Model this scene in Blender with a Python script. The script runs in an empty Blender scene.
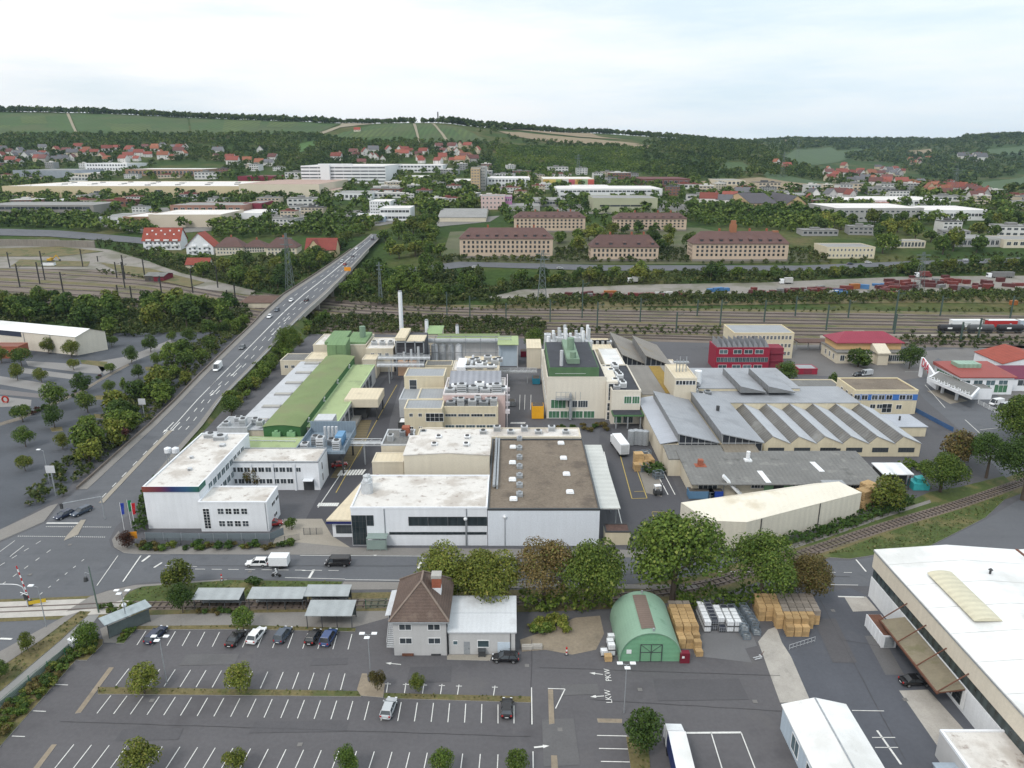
import bpy,bmesh,math,random
import numpy as np
from mathutils import Vector,Matrix
rnd=random.Random(11)
S=bpy.context.scene
COL=S.collection
TH=math.radians(17.4);CT,ST=math.cos(TH),math.sin(TH)
FP=740.0;CH=80.0
def ray(px,py):
 a=(px-512)/FP;b=(384-py)/FP
 return(a,CT+ST*b,-ST+CT*b)
def G(px,py,z=0.0):
 d=ray(px,py);t=(z-CH)/d[2]
 return(d[0]*t,d[1]*t)
def HZ(Y,py):
 k=(384-py)/FP
 return CH-Y*(ST-k*CT)/(CT+k*ST)
def rowY(py,z):return G(512,py,z)[1]
def PXS(Y,z=0.0):return FP/(Y*CT+(CH-z)*ST)
_left=[(15,0),(560,0),(620,5),(680,12),(800,20),(1000,32)]
_right=[(15,0),(430,0),(480,3),(530,8),(640,15),(800,22),(1000,32)]
_cols={-300:[(1200,172),(1400,153),(1550,139),(1750,124),(1950,109)],0:[(1200,172),(1400,153),(1550,139),(1750,124),(1950,110)],100:[(1200,172),(1400,153),(1550,139),(1750,125),(1950,112)],200:[(1200,172),(1400,155),(1550,142),(1750,128),(1950,117)],330:[(1200,172),(1400,157),(1550,146),(1750,133),(1950,122)],400:[(1200,173),(1350,160),(1500,147),(1700,130),(1850,122)],450:[(1200,173),(1350,160),(1500,147),(1700,130),(1850,122)],520:[(1200,174),(1350,163),(1500,152),(1750,139),(2000,129)],600:[(1200,176),(1400,163),(1600,150),(1900,139),(2200,133)],690:[(1200,178),(1400,165),(1600,153),(1900,144),(2300,139)],760:[(1200,180),(1400,168),(1600,158),(1900,150),(2600,143),(3500,139)],830:[(1200,186),(1500,178),(1900,170),(2400,160),(3000,149),(3600,140)],910:[(1200,188),(1500,183),(1900,177),(2400,166),(3000,152),(3600,140)],965:[(1200,190),(1500,185),(1900,178),(2300,165),(2700,149),(3150,138)],1024:[(1200,190),(1500,185),(1900,178),(2300,164),(2700,148),(3100,136)],1400:[(1200,190),(1500,185),(1900,178),(2300,164),(2700,148),(3100,134)],}
TY=np.concatenate([np.array([15,120,260,400]),np.arange(430,1000,15),np.arange(1000,2400,30),np.arange(2400,4300,60),np.array([5000,7000,9000,12000])]).astype(float)
TU=np.linspace(-1.15,1.15,185)
def _build_T():
 keys=sorted(_cols);us=np.array([(k-512)/FP*0.965 for k in keys])
 prof=[]
 for k in keys:
  w=min(1,max(0,(k-200)/220.0))
  ys=np.array([15,430,480,530,560,620,640,680,800,1000.])
  lz=np.interp(ys,[a for a,b in _left],[b for a,b in _left])
  rz=np.interp(ys,[a for a,b in _right],[b for a,b in _right])
  zz=list(lz*(1-w)+rz*w);yy=list(ys)
  for(Y,py)in _cols[k]:
   yy.append(Y);zz.append(HZ(Y,py))
  yy.append(yy[-1]+400);zz.append(zz[-1]-8)
  p=np.interp(TY,yy,zz)
  prof.append(p)
 prof=np.array(prof)
 out=np.zeros((len(TY),len(TU)))
 for j in range(len(TY)):
  out[j]=np.interp(TU,us,prof[:,j])
 for _ in range(2):
  o=out.copy()
  o[1:-1]=(out[:-2]+2*out[1:-1]+out[2:])/4
  m=(TY>1050)[:,None]
  out=np.where(m,o,out)
  o=out.copy();o[:,1:-1]=(out[:,:-2]+2*out[:,1:-1]+out[:,2:])/4
  out=np.where(m,o,out)
 r=np.random.RandomState(3)
 n=r.rand(len(TY),len(TU))-.5
 out+=n*np.clip((TY-600)/600,0,1)[:,None]*1.5
 return out
TZ=_build_T()
_TYl=TY.tolist();_TZl=TZ.tolist();_du=TU[1]-TU[0]
import bisect
def T(X,Y):
 if Y<430:return 0.0
 u=X/Y
 fu=(u-TU[0])/_du;i=int(min(max(fu,0),len(TU)-2));a=min(max(fu-i,0),1)
 j=min(max(bisect.bisect_right(_TYl,Y)-1,0),len(_TYl)-2);b=(Y-_TYl[j])/(_TYl[j+1]-_TYl[j]);b=min(b,1)
 r0=_TZl[j];r1=_TZl[j+1]
 return(r0[i]*(1-a)+r0[i+1]*a)*(1-b)+(r1[i]*(1-a)+r1[i+1]*a)*b
def GT(px,py):
 """photo point -> point on the terrain"""
 d=ray(px,py)
 if d[2]<0:
  t=-CH/d[2]
  if d[1]*t<430:return(d[0]*t,d[1]*t,0.0)
 Y=428.0;lo=Y
 while Y<4400:
  t=Y/d[1];z=CH+d[2]*t
  if z<T(d[0]*t,Y):break
  lo=Y;Y*=1.012
 else:
  t=4000/d[1];return(d[0]*t,4000.0,T(d[0]*t,4000.0))
 hi=Y
 for _ in range(14):
  m=(lo+hi)/2;t=m/d[1]
  if CH+d[2]*t<T(d[0]*t,m):hi=m
  else:lo=m
 t=hi/d[1]
 return(d[0]*t,hi,T(d[0]*t,hi))
KIDS={}
def link(o,parent=None):
 COL.objects.link(o)
 if parent is not None:
  o.parent=parent
  KIDS.setdefault(parent.name,[]).append(o)
 return o
def tag(o,label=None,cat=None,group=None,kind=None):
 if label:o['label']=label
 if cat:o['category']=cat
 if group:o['group']=group
 if kind:o['kind']=kind
 return o
def thing(name,label,cat,loc=(0,0,0),rz=0.0,group=None,scale=None):
 o=bpy.data.objects.new(name,None);o.empty_display_size=.5
 link(o);o.location=loc;o.rotation_euler=(0,0,rz)
 if scale is not None:o.scale=(scale,)*3 if not isinstance(scale,tuple)else scale
 return tag(o,label,cat,group)
def obj(name,me,parent=None,loc=None,rz=None,mat=None):
 o=bpy.data.objects.new(name,me);link(o,parent)
 if loc is not None:o.location=loc
 if rz is not None:o.rotation_euler=(0,0,rz)
 return o
def setmat(o,i,m):
 o.material_slots[i].link='OBJECT';o.material_slots[i].material=m
def dup(root,loc,rz=0.0,scale=None,label=None,group=None,mats=None):
 """copy of a thing with its parts and sub-parts; mats: {material name: material}"""
 def cp(o,parent):
  c=o.copy();link(c,parent)
  if mats and o.type=='MESH':
   for i,s in enumerate(o.material_slots):
    if s.material and s.material.name in mats:
     c.material_slots[i].link='OBJECT';c.material_slots[i].material=mats[s.material.name]
  for k in KIDS.get(o.name,[]):cp(k,c)
  return c
 c=cp(root,None)
 c.location=loc;c.rotation_euler=(0,0,rz)
 if scale is not None:c.scale=(scale,)*3 if not isinstance(scale,tuple)else scale
 if label:c['label']=label
 if group:c['group']=group
 return c
class MB:
 def __init__(s):s.v=[];s.f=[];s.m=[]
 def vs(s,pts):
  n=len(s.v);s.v+=[tuple(p)for p in pts];return n
 def poly(s,pts,mi=0):
  n=s.vs(pts);s.f.append(tuple(range(n,n+len(pts))));s.m.append(mi);return s
 def box(s,x0,x1,y0,y1,z0,z1,mi=0,top=None,bottom=True):
  n=s.vs([(x0,y0,z0),(x1,y0,z0),(x1,y1,z0),(x0,y1,z0),(x0,y0,z1),(x1,y0,z1),(x1,y1,z1),(x0,y1,z1)])
  q=[(0,1,5,4),(1,2,6,5),(2,3,7,6),(3,0,4,7)]
  for a in q:s.f.append(tuple(n+i for i in a));s.m.append(mi)
  s.f.append((n+4,n+5,n+6,n+7));s.m.append(mi if top is None else top)
  if bottom:s.f.append((n+3,n+2,n+1,n));s.m.append(mi)
  return s
 def prism(s,pts,z0,z1,mi=0,top=None):
  """pts counter-clockwise xy; z0/z1 numbers or lists"""
  k=len(pts)
  Z0=z0 if isinstance(z0,(list,tuple))else[z0]*k
  Z1=z1 if isinstance(z1,(list,tuple))else[z1]*k
  ar=sum(pts[i][0]*pts[(i+1)%k][1]-pts[(i+1)%k][0]*pts[i][1]for i in range(k))
  if ar<0:
   pts=pts[::-1];Z0=list(Z0)[::-1];Z1=list(Z1)[::-1]
  n=s.vs([(p[0],p[1],Z0[i])for i,p in enumerate(pts)]+[(p[0],p[1],Z1[i])for i,p in enumerate(pts)])
  for i in range(k):
   j=(i+1)%k
   s.f.append((n+i,n+j,n+k+j,n+k+i));s.m.append(mi)
  s.f.append(tuple(n+k+i for i in range(k)));s.m.append(mi if top is None else top)
  s.f.append(tuple(n+k-1-i for i in range(k)));s.m.append(mi)
  return s
 def tube(s,p0,p1,r,n=8,mi=0,r2=None,cap=True):
  p0=Vector(p0);p1=Vector(p1);d=(p1-p0).normalized()
  a=d.orthogonal().normalized();b=d.cross(a)
  r2=r if r2 is None else r2
  k=s.vs([p0+(a*math.cos(2*math.pi*i/n)+b*math.sin(2*math.pi*i/n))*r for i in range(n)]+[p1+(a*math.cos(2*math.pi*i/n)+b*math.sin(2*math.pi*i/n))*r2 for i in range(n)])
  for i in range(n):
   j=(i+1)%n
   s.f.append((k+i,k+j,k+n+j,k+n+i));s.m.append(mi)
  if cap:
   s.f.append(tuple(k+n+i for i in range(n)));s.m.append(mi)
   s.f.append(tuple(k+n-1-i for i in range(n)));s.m.append(mi)
  return s
 def bar(s,p0,p1,w,h,mi=0):
  p0=Vector(p0);p1=Vector(p1);d=(p1-p0).normalized()
  a=d.cross(Vector((0,0,1)))
  if a.length<1e-4:a=Vector((1,0,0))
  a=a.normalized()*w/2;b=a.cross(d).normalized()*h/2
  k=s.vs([p0-a-b,p0+a-b,p0+a+b,p0-a+b,p1-a-b,p1+a-b,p1+a+b,p1-a+b])
  for q in((0,1,2,3),(7,6,5,4),(1,0,4,5),(2,1,5,6),(3,2,6,7),(0,3,7,4)):
   s.f.append(tuple(k+i for i in q));s.m.append(mi)
  return s
 def mesh(s,name,mats):
  me=bpy.data.meshes.new(name);me.from_pydata(s.v,[],s.f)
  for m in mats:me.materials.append(m)
  me.polygons.foreach_set('material_index',s.m);me.update()
  return me
 def build(s,name,mats,parent=None,loc=None,rz=None,smooth=False,bevel=0):
  if not isinstance(mats,(list,tuple)):mats=[mats]
  me=s.mesh(name,mats)
  bm=bmesh.new();bm.from_mesh(me);bmesh.ops.recalc_face_normals(bm,faces=bm.faces)
  if bevel:
   bmesh.ops.bevel(bm,geom=[e for e in bm.edges if len(e.link_faces)==2 and e.calc_face_angle(0)>.5],offset=bevel,segments=1,affect='EDGES')
  bm.to_mesh(me);bm.free()
  if smooth:me.shade_smooth()
  return obj(name,me,parent,loc,rz)
MATS={}
def mat(name,col,rough=.85,var=.12,scale=.25,fine=.06,fscale=3.0,stripes=None,blotch=None,blotch2=None,metal=0.0,spec=.3,bump=0.0,orand=0.0,streak=0.0,sv=(1.2,1.2,.12)):
 if name in MATS:return MATS[name]
 m=bpy.data.materials.new(name);m.use_nodes=True;nt=m.node_tree;N=nt.nodes;L=nt.links
 p=N['Principled BSDF'];p.inputs['Roughness'].default_value=rough;p.inputs['Metallic'].default_value=metal
 p.inputs['Specular IOR Level'].default_value=spec
 tc=N.new('ShaderNodeTexCoord');src=tc.outputs['Object']
 def noise(sc,det=4,vec=None):
  n=N.new('ShaderNodeTexNoise');n.inputs['Scale'].default_value=sc;n.inputs['Detail'].default_value=det
  n.inputs['Roughness'].default_value=.6
  L.new(vec if vec is not None else src,n.inputs['Vector']);return n.outputs['Fac']
 def mth(op,a,b=None,c=None,clamp=False):
  n=N.new('ShaderNodeMath');n.operation=op;n.use_clamp=clamp
  for i,x in enumerate((a,b,c)):
   if x is None:continue
   if isinstance(x,(int,float)):n.inputs[i].default_value=x
   else:L.new(x,n.inputs[i])
  return n.outputs[0]
 val=mth('MULTIPLY_ADD',noise(scale),4*var,1-2*var)
 if fine:val=mth('ADD',val,mth('MULTIPLY_ADD',noise(fscale,2),4*fine,-2*fine))
 if streak:
  mp=N.new('ShaderNodeMapping');mp.inputs['Scale'].default_value=sv;L.new(src,mp.inputs['Vector'])
  val=mth('ADD',val,mth('MULTIPLY_ADD',noise(1.0,3,mp.outputs[0]),4*streak,-2*streak))
 if orand:
  oi=N.new('ShaderNodeObjectInfo');val=mth('ADD',val,mth('MULTIPLY_ADD',oi.outputs['Random'],2*orand,-orand))
 if stripes:
  ax,per,amt=stripes
  sp=N.new('ShaderNodeSeparateXYZ');L.new(src,sp.inputs[0])
  w=mth('SINE',mth('MULTIPLY',sp.outputs[ax],2*math.pi/per))
  val=mth('ADD',val,mth('MULTIPLY',w,amt))
 sc=N.new('ShaderNodeVectorMath');sc.operation='SCALE';L.new(val,sc.inputs['Scale'])
 sc.inputs[0].default_value=col[:3]
 out=sc.outputs[0]
 for bl in(blotch,blotch2):
  if not bl:continue
  bc,bs,th,amt=bl
  f=noise(bs,6)
  r=N.new('ShaderNodeMapRange');r.inputs['From Min'].default_value=th;r.inputs['From Max'].default_value=th+.12
  r.inputs['To Max'].default_value=amt;L.new(f,r.inputs['Value'])
  mx=N.new('ShaderNodeMix');mx.data_type='RGBA';L.new(r.outputs[0],mx.inputs['Factor'])
  L.new(out,mx.inputs['A']);mx.inputs['B'].default_value=(*bc[:3],1);out=mx.outputs['Result']
 L.new(out,p.inputs['Base Color'])
 if bump:
  bn=N.new('ShaderNodeBump');bn.inputs['Strength'].default_value=bump;bn.inputs['Distance'].default_value=.1
  L.new(noise(fscale*2,3),bn.inputs['Height']);L.new(bn.outputs[0],p.inputs['Normal'])
 MATS[name]=m;return m
def s2l(r,g,b):
 f=lambda c:((c/255+.055)/1.055)**2.4 if c>10 else c/255/12.92
 return(f(r),f(g),f(b))
def pm(name,rgb,k=.85,**kw):
 """material from an observed sRGB triple; k converts lit value to base colour"""
 c=s2l(*rgb);return mat(name,tuple(min(.85,x*k)for x in c),**kw)
GLASS=mat('window_glass',(.042,.05,.058),rough=.12,var=.3,scale=.7,fine=0,spec=.5,orand=.55)  # varied reflection is put into the glass colour, random per pane
GLASSB=mat('blue_green_glass',(.07,.105,.12),rough=.15,var=.3,scale=.5,fine=0,spec=.5,orand=.45)
WHITEP=mat('white_frame_paint',(.75,.76,.77),rough=.5,var=.04)
DARKP=mat('dark_frame_paint',(.06,.065,.07),rough=.5,var=.1)
GREYM=mat('grey_metal',(.30,.32,.34),rough=.5,var=.15,scale=1.5,metal=.2)
LGREYM=mat('light_grey_metal',(.50,.52,.54),rough=.45,var=.12,scale=1.0,metal=.2)
DARKM=mat('dark_metal',(.05,.052,.055),rough=.6,var=.2)
RUST=mat('rust_brown_metal',(.13,.06,.04),rough=.8,var=.25,scale=1)
CONC=mat('concrete',(.36,.34,.31),var=.15,scale=.4,fine=.08,fscale=4,blotch=((.2,.19,.17),.3,.58,.5))
W_WHITE=mat('white_plaster',(.68,.70,.73),var=.05,scale=.2,fine=.03,streak=.05)
W_CREAM=mat('cream_plaster',(.56,.51,.41),var=.06,scale=.2,fine=.03,streak=.06)
W_YEL=mat('yellow_plaster',(.58,.52,.385),var=.06,scale=.3,fine=.03,streak=.07)
W_GREY=mat('grey_plaster',(.46,.46,.46),var=.05,scale=.3,fine=.03,streak=.05)
W_PANEL=mat('white_wall_panel',(.68,.705,.745),var=.04,scale=.15,fine=.02,stripes=(0,2.2,.008),streak=.05)
R_WHITE=mat('white_roof_membrane',(.60,.58,.55),var=.08,scale=.12,fine=.06,fscale=1.2,blotch=((.36,.32,.28),.16,.47,.65),blotch2=((.20,.155,.13),.6,.58,.8))
R_CLEAN=mat('clean_white_roof',(.70,.71,.71),rough=.6,var=.04,scale=.1,fine=.03,stripes=(1,3.0,.03),streak=.06,sv=(.5,.03,1),blotch=((.50,.50,.48),.08,.50,.6),blotch2=((.36,.34,.31),.35,.64,.6))
R_GRAVEL=mat('brown_gravel_roof',(.165,.135,.105),var=.18,scale=.12,fine=.22,fscale=2.2,blotch=((.075,.06,.05),.16,.54,.6),blotch2=((.24,.21,.16),.5,.6,.5))
R_GREY=mat('grey_sheet_roof',(.27,.285,.30),rough=.55,var=.1,scale=.15,fine=.05,stripes=(0,.9,.03),blotch=((.22,.22,.22),.25,.6,.5))
R_DGREY=mat('weathered_grey_roof',(.16,.16,.155),var=.14,scale=.2,fine=.12,fscale=2,stripes=(0,1.1,.05),blotch=((.27,.27,.25),.35,.58,.6),blotch2=((.07,.07,.065),.3,.6,.6))
R_BLACK=mat('black_roofing',(.035,.038,.048),rough=.7,var=.2,scale=.2,fine=.08,stripes=(1,1.2,.05),blotch=((.09,.09,.10),.3,.6,.5))
R_CREAM=mat('cream_roof_sheet',(.58,.51,.38),var=.07,scale=.15,fine=.05,stripes=(0,1.2,.03),blotch=((.40,.35,.26),.2,.56,.55))
R_GREEN=mat('green_roof_membrane',(.165,.215,.095),var=.14,scale=.12,fine=.06,fscale=2,blotch=((.185,.195,.105),.10,.5,.6))
R_LGREEN=mat('pale_green_roof',(.31,.38,.20),var=.08,scale=.15,fine=.05,blotch=((.20,.24,.14),.2,.54,.6))
G_DARK=mat('dark_green_cladding',(.04,.12,.045),rough=.6,var=.08,stripes=(1,.8,.05))
G_MINT=mat('mint_green_paint',(.215,.335,.25),rough=.6,var=.09,scale=.2,fine=.03,stripes=(1,.6,.02),blotch=((.09,.19,.12),.3,.58,.6))
T_RED=mat('red_roof_tile',(.25,.06,.042),var=.15,scale=.3,fine=.15,fscale=4,stripes=(2,.4,.06),blotch=((.20,.06,.045),.4,.58,.5),orand=.15)
T_BROWN=mat('brown_roof_tile',(.105,.075,.062),var=.22,scale=.25,fine=.2,fscale=5,stripes=(2,.35,.10),blotch=((.17,.13,.105),.35,.56,.6),blotch2=((.21,.075,.045),.22,.64,.7))
T_MAROON=mat('maroon_roof_tile',(.105,.062,.056),var=.12,scale=.2,fine=.12,fscale=4,stripes=(2,.5,.06),orand=.12,blotch=((.15,.085,.06),.12,.6,.5))
BRICK=mat('red_brick',(.30,.10,.06),var=.15,scale=.5,fine=.12,stripes=(2,.3,.08))
W_RED=mat('crimson_cladding',(.27,.02,.045),rough=.55,var=.06,stripes=(0,1.0,.02))
WOOD=mat('raw_pallet_wood',(.45,.305,.15),var=.15,scale=1.0,fine=.12,fscale=5,orand=.2)
WOODG=mat('weathered_pallet_wood',(.24,.21,.18),var=.15,scale=1.0,fine=.12,fscale=5,orand=.15)
PLASTW=mat('white_tank_plastic',(.72,.74,.76),rough=.45,var=.05)
TYRE=mat('tyre_rubber',(.02,.02,.02),rough=.8,var=.1)
RIM=mat('wheel_rim_metal',(.35,.36,.37),rough=.35,metal=.6,var=.05)
LAMPG=mat('headlamp_glass',(.7,.72,.75),rough=.15,var=.02)
TAILR=mat('tail_lamp_red',(.35,.02,.02),rough=.3,var=.02)
PAINT=mat('road_paint_white',(.62,.62,.60),var=.12,scale=.8,fine=.12,fscale=5,blotch=((.25,.25,.25),.9,.62,.6))
PAINTY=mat('road_paint_yellow',(.42,.32,.10),var=.12,scale=.8,fine=.1,blotch=((.2,.18,.13),.8,.55,.6))
def carpaint(name,c):return mat(name,c,rough=.25,var=.03,fine=0,spec=.55)
_winc={}
def win_mesh(w,h,nx,nz,fm,gm):
 """origin at the middle of the opening, on the wall face, facing -y"""
 k=(round(w,2),round(h,2),nx,nz,fm.name,gm.name)
 if k in _winc:return _winc[k]
 b=MB();t=min(.09,.07*min(w,h));d=.07
 b.box(-w/2+t*.5,w/2-t*.5,-.03,.04,-h/2+t*.5,h/2-t*.5,1)
 b.box(-w/2,w/2,-d,.04,-h/2,-h/2+t);b.box(-w/2,w/2,-d,.04,h/2-t,h/2)
 b.box(-w/2,-w/2+t,-d,.04,-h/2+t,h/2-t);b.box(w/2-t,w/2,-d,.04,-h/2+t,h/2-t)
 for i in range(1,nx):
  x=-w/2+w*i/nx;b.box(x-t*.4,x+t*.4,-d+.01,-.031,-h/2+t,h/2-t)
 for i in range(1,nz):
  z=-h/2+h*i/nz;b.box(-w/2+t,w/2-t,-d+.02,-.031,z-t*.3,z+t*.3)
 me=b.mesh('window',[fm,gm]);_winc[k]=me;return me
FACE={'S':0,'E':math.pi/2,'N':math.pi,'W':-math.pi/2}
FOOT=[]
class Bld:
 """an axis-aligned (or turned) building: Empty at its front-left base corner, parts in local metres"""
 def __init__(s,name,label,cat,X0,Y0,w,d,h,z=0.0,rz=0.0,group=None):
  s.root=thing(name,label,cat,(X0,Y0,z),rz,group);s.w=w;s.d=d;s.h=h;FOOT.append((X0-1.5,X0+w+1.5,Y0-2.5,Y0+d+2))
 def walls(s,m,x0=0,x1=None,y0=0,y1=None,z0=-.3,z1=None,name='wall',top=None):
  x1=s.w if x1 is None else x1;y1=s.d if y1 is None else y1;z1=s.h if z1 is None else z1
  b=MB();b.box(x0,x1,y0,y1,z0,z1)
  return b.build(name,m,s.root)
 def flat(s,rm,pm_=None,par=.35,pw=.3,x0=0,x1=None,y0=0,y1=None,z=None,name='roof'):
  x1=s.w if x1 is None else x1;y1=s.d if y1 is None else y1;z=s.h if z is None else z
  pm_=pm_ or rm
  b=MB();b.box(x0+pw,x1-pw,y0+pw,y1-pw,z-.05,z+.04,0)
  o=.06
  b.box(x0-o,x1+o,y0-o,y0+pw,z-.12,z+par,1);b.box(x0-o,x1+o,y1-pw,y1+o,z-.12,z+par,1)
  b.box(x0-o,x0+pw,y0+pw,y1-pw,z-.12,z+par,1);b.box(x1-pw,x1+o,y0+pw,y1-pw,z-.12,z+par,1)
  return b.build(name,[rm,pm_],s.root)
 def slab(s,rm,z0,z1,x0=0,x1=None,y0=0,y1=None,over=.3,name='roof'):
  """roof sheet whose front edge is at height z0 and back edge at z1"""
  x1=s.w if x1 is None else x1;y1=s.d if y1 is None else y1
  a,b_,c,d=x0-over,x1+over,y0-over,y1+over
  b=MB();b.prism([(a,c),(b_,c),(b_,d),(a,d)],[z0-.02,z0-.02,z1-.02,z1-.02],[z0+.2,z0+.2,z1+.2,z1+.2])
  return b.build(name,rm,s.root)
 def gable(s,rm,wm,rise,axis='x',over=.4,z=None,x0=0,x1=None,y0=0,y1=None,name='roof'):
  x1=s.w if x1 is None else x1;y1=s.d if y1 is None else y1;z=s.h if z is None else z
  b=MB();g=MB();t=.22
  if axis=='x':
   m=(y0+y1)/2;k=rise/(m-y0);e=z-over*k
   a,c=x0-over,x1+over
   for(ya,yb)in((y0-over,m),(y1+over,m)):
    b.poly([(a,ya,e+t),(c,ya,e+t),(c,yb,z+rise+t),(a,yb,z+rise+t)])
    b.poly([(a,ya,e),(c,ya,e),(c,yb,z+rise),(a,yb,z+rise)])
    b.poly([(a,ya,e),(c,ya,e),(c,ya,e+t),(a,ya,e+t)])
    for xx in(a,c):b.poly([(xx,ya,e),(xx,yb,z+rise),(xx,yb,z+rise+t),(xx,ya,e+t)])
   for xx in(x0,x1):g.poly([(xx,y0,z),(xx,y1,z),(xx,m,z+rise)])
  else:
   m=(x0+x1)/2;k=rise/(m-x0);e=z-over*k
   a,c=y0-over,y1+over
   for(xa,xb)in((x0-over,m),(x1+over,m)):
    b.poly([(xa,a,e+t),(xa,c,e+t),(xb,c,z+rise+t),(xb,a,z+rise+t)])
    b.poly([(xa,a,e),(xa,c,e),(xb,c,z+rise),(xb,a,z+rise)])
    b.poly([(xa,a,e),(xa,c,e),(xa,c,e+t),(xa,a,e+t)])
    for yy in(a,c):b.poly([(xa,yy,e),(xb,yy,z+rise),(xb,yy,z+rise+t),(xa,yy,e+t)])
   for yy in(y0,y1):g.poly([(x0,yy,z),(x1,yy,z),(m,yy,z+rise)])
  if wm is not None:g.build('gable_wall',wm,s.root)
  return b.build(name,rm,s.root)
 def hip(s,rm,rise,over=.5,inset=None,z=None,name='roof'):
  z=s.h if z is None else z
  a,b_,c,d=-over,s.w+over,-over,s.d+over
  b=MB();ww,dd=b_-a,d-c
  if ww>=dd:
   i=dd/2 if inset is None else inset;r0=(a+i,(c+d)/2,z+rise);r1=(b_-i,(c+d)/2,z+rise)
   b.poly([(a,c,z),(b_,c,z),r1,r0]);b.poly([(b_,d,z),(a,d,z),r0,r1]);b.poly([(b_,c,z),(b_,d,z),r1]);b.poly([(a,d,z),(a,c,z),r0])
  else:
   i=ww/2 if inset is None else inset;r0=((a+b_)/2,c+i,z+rise);r1=((a+b_)/2,d-i,z+rise)
   b.poly([(a,d,z),(a,c,z),r0,r1]);b.poly([(b_,c,z),(b_,d,z),r1,r0]);b.poly([(a,c,z),(b_,c,z),r0]);b.poly([(b_,d,z),(a,d,z),r1])
  b.box(a,b_,c,d,z-.22,z-.002)
  return b.build(name,rm,s.root)
 def win(s,face,pos,w,h,nx=2,nz=1,fm=None,gm=None,name='window',off=0.0):
  fm=fm or WHITEP;gm=gm or GLASS;me=win_mesh(w,h,nx,nz,fm,gm)
  for(u,z)in pos:
   if face=='S':l=(u,-off-.003,z)
   elif face=='N':l=(u,s.d+off+.003,z)
   elif face=='E':l=(s.w+off+.003,u,z)
   else:l=(-off-.003,u,z)
   obj(name,me,s.root,l,FACE[face])
 def grid(s,face,u0,u1,n,zs,w,h,**k):
  s.win(face,[(u0+(u1-u0)*(i+.5)/n,z)for z in zs for i in range(n)],w,h,**k)
 def door(s,face,u,w,h,m,z=0,name='door'):
  b=MB();b.box(-w/2,w/2,-.06,.03,.02,h,0);b.box(w/2-.2,w/2-.1,-.12,-.061,h*.45,h*.5,1)
  l={'S':(u,-.003,z),'N':(u,s.d+.003,z),'E':(s.w+.003,u,z),'W':(-.003,u,z)}[face]
  return b.build(name,[m,DARKM],s.root,l,FACE[face])
 def part(s,name,mb,m,loc=None,**k):return mb.build(name,m,s.root,loc,**k)
def from_base(pl,pr,pyb,ytop,yback):
 """front-left/right base columns, base row, row of the front top edge, row of the back roof edge -> X0,Y0,w,d,h"""
 X0,Y0=G(pl,pyb);X1,_=G(pr,pyb);h=HZ(Y0,ytop);Y1=rowY(yback,h)
 return X0,Y0,X1-X0,max(2,Y1-Y0),h
def from_top(pl,pr,ytop,h,yback):
 X0,Y0=G(pl,ytop,h);X1,_=G(pr,ytop,h);Y1=rowY(yback,h)
 return X0,Y0,X1-X0,max(2,Y1-Y0),h
def roof_unit(name,root,x,y,z,w,d,h,m,fan=True):
 b=MB();b.box(x,x+w,y,y+d,z,z+h,0)
 b.box(x-.05,x+w+.05,y-.05,y+d+.05,z+h,z+h+.08,0)
 if fan:
  b.tube((x+w/2,y+d/2,z+h+.08),(x+w/2,y+d/2,z+h+.3),min(w,d)*.35,10,1)
 for i in range(3):b.box(x+.1,x+w-.1,y-.03,y-.001,z+h*(.2+.22*i),z+h*(.28+.22*i),1)
 return b.build(name,[m,DARKM],root)
cam=bpy.data.cameras.new('camera');co=bpy.data.objects.new('camera',cam);COL.objects.link(co)
co.location=(0,0,CH);co.rotation_euler=(math.pi/2-TH,0,0)
cam.sensor_width=36;cam.lens=FP/1024*36;cam.clip_start=1;cam.clip_end=30000
S.camera=co
SUN_EL,SUN_AZ=math.radians(48),math.radians(215)
sl=bpy.data.lights.new('sun','SUN');sl.energy=1.5;sl.angle=math.radians(11);sl.color=(1,.955,.89)
so=bpy.data.objects.new('sun',sl);COL.objects.link(so);so.location=(-60,-60,200)
sd=Vector((math.sin(SUN_AZ)*math.cos(SUN_EL),math.cos(SUN_AZ)*math.cos(SUN_EL),math.sin(SUN_EL)))
so.rotation_euler=sd.to_track_quat('Z','Y').to_euler()
w=bpy.data.worlds.new('World');S.world=w;w.use_nodes=True
nt=w.node_tree;N=nt.nodes;L=nt.links;N.clear()
out=N.new('ShaderNodeOutputWorld')
sky=N.new('ShaderNodeTexSky');sky.sky_type='NISHITA';sky.sun_disc=False
sky.sun_elevation=SUN_EL;sky.sun_rotation=SUN_AZ;sky.altitude=200;sky.dust_density=2.0
b1=N.new('ShaderNodeBackground');b1.inputs['Strength'].default_value=.11;L.new(sky.outputs[0],b1.inputs[0])
tc=N.new('ShaderNodeTexCoord')
mp=N.new('ShaderNodeMapping');mp.inputs['Scale'].default_value=(1.3,1.3,9.0);mp.inputs['Location'].default_value=(2.3,.4,.7);L.new(tc.outputs['Generated'],mp.inputs[0])
n1=N.new('ShaderNodeTexNoise');n1.inputs['Scale'].default_value=1.6;n1.inputs['Detail'].default_value=7;n1.inputs['Roughness'].default_value=.55;L.new(mp.outputs[0],n1.inputs['Vector'])
cr=N.new('ShaderNodeValToRGB');sx=N.new('ShaderNodeSeparateXYZ');L.new(tc.outputs['Generated'],sx.inputs[0]);dx_=N.new('ShaderNodeMath');dx_.operation='MULTIPLY_ADD';dx_.inputs[1].default_value=-.24;L.new(sx.outputs[0],dx_.inputs[0]);L.new(n1.outputs['Fac'],dx_.inputs[2]);L.new(dx_.outputs[0],cr.inputs[0])
cr.color_ramp.elements[0].position=.30;cr.color_ramp.elements[0].color=(.78,.90,.975,1)
cr.color_ramp.elements[1].position=.60;cr.color_ramp.elements[1].color=(1.0,1.0,1.0,1)
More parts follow.
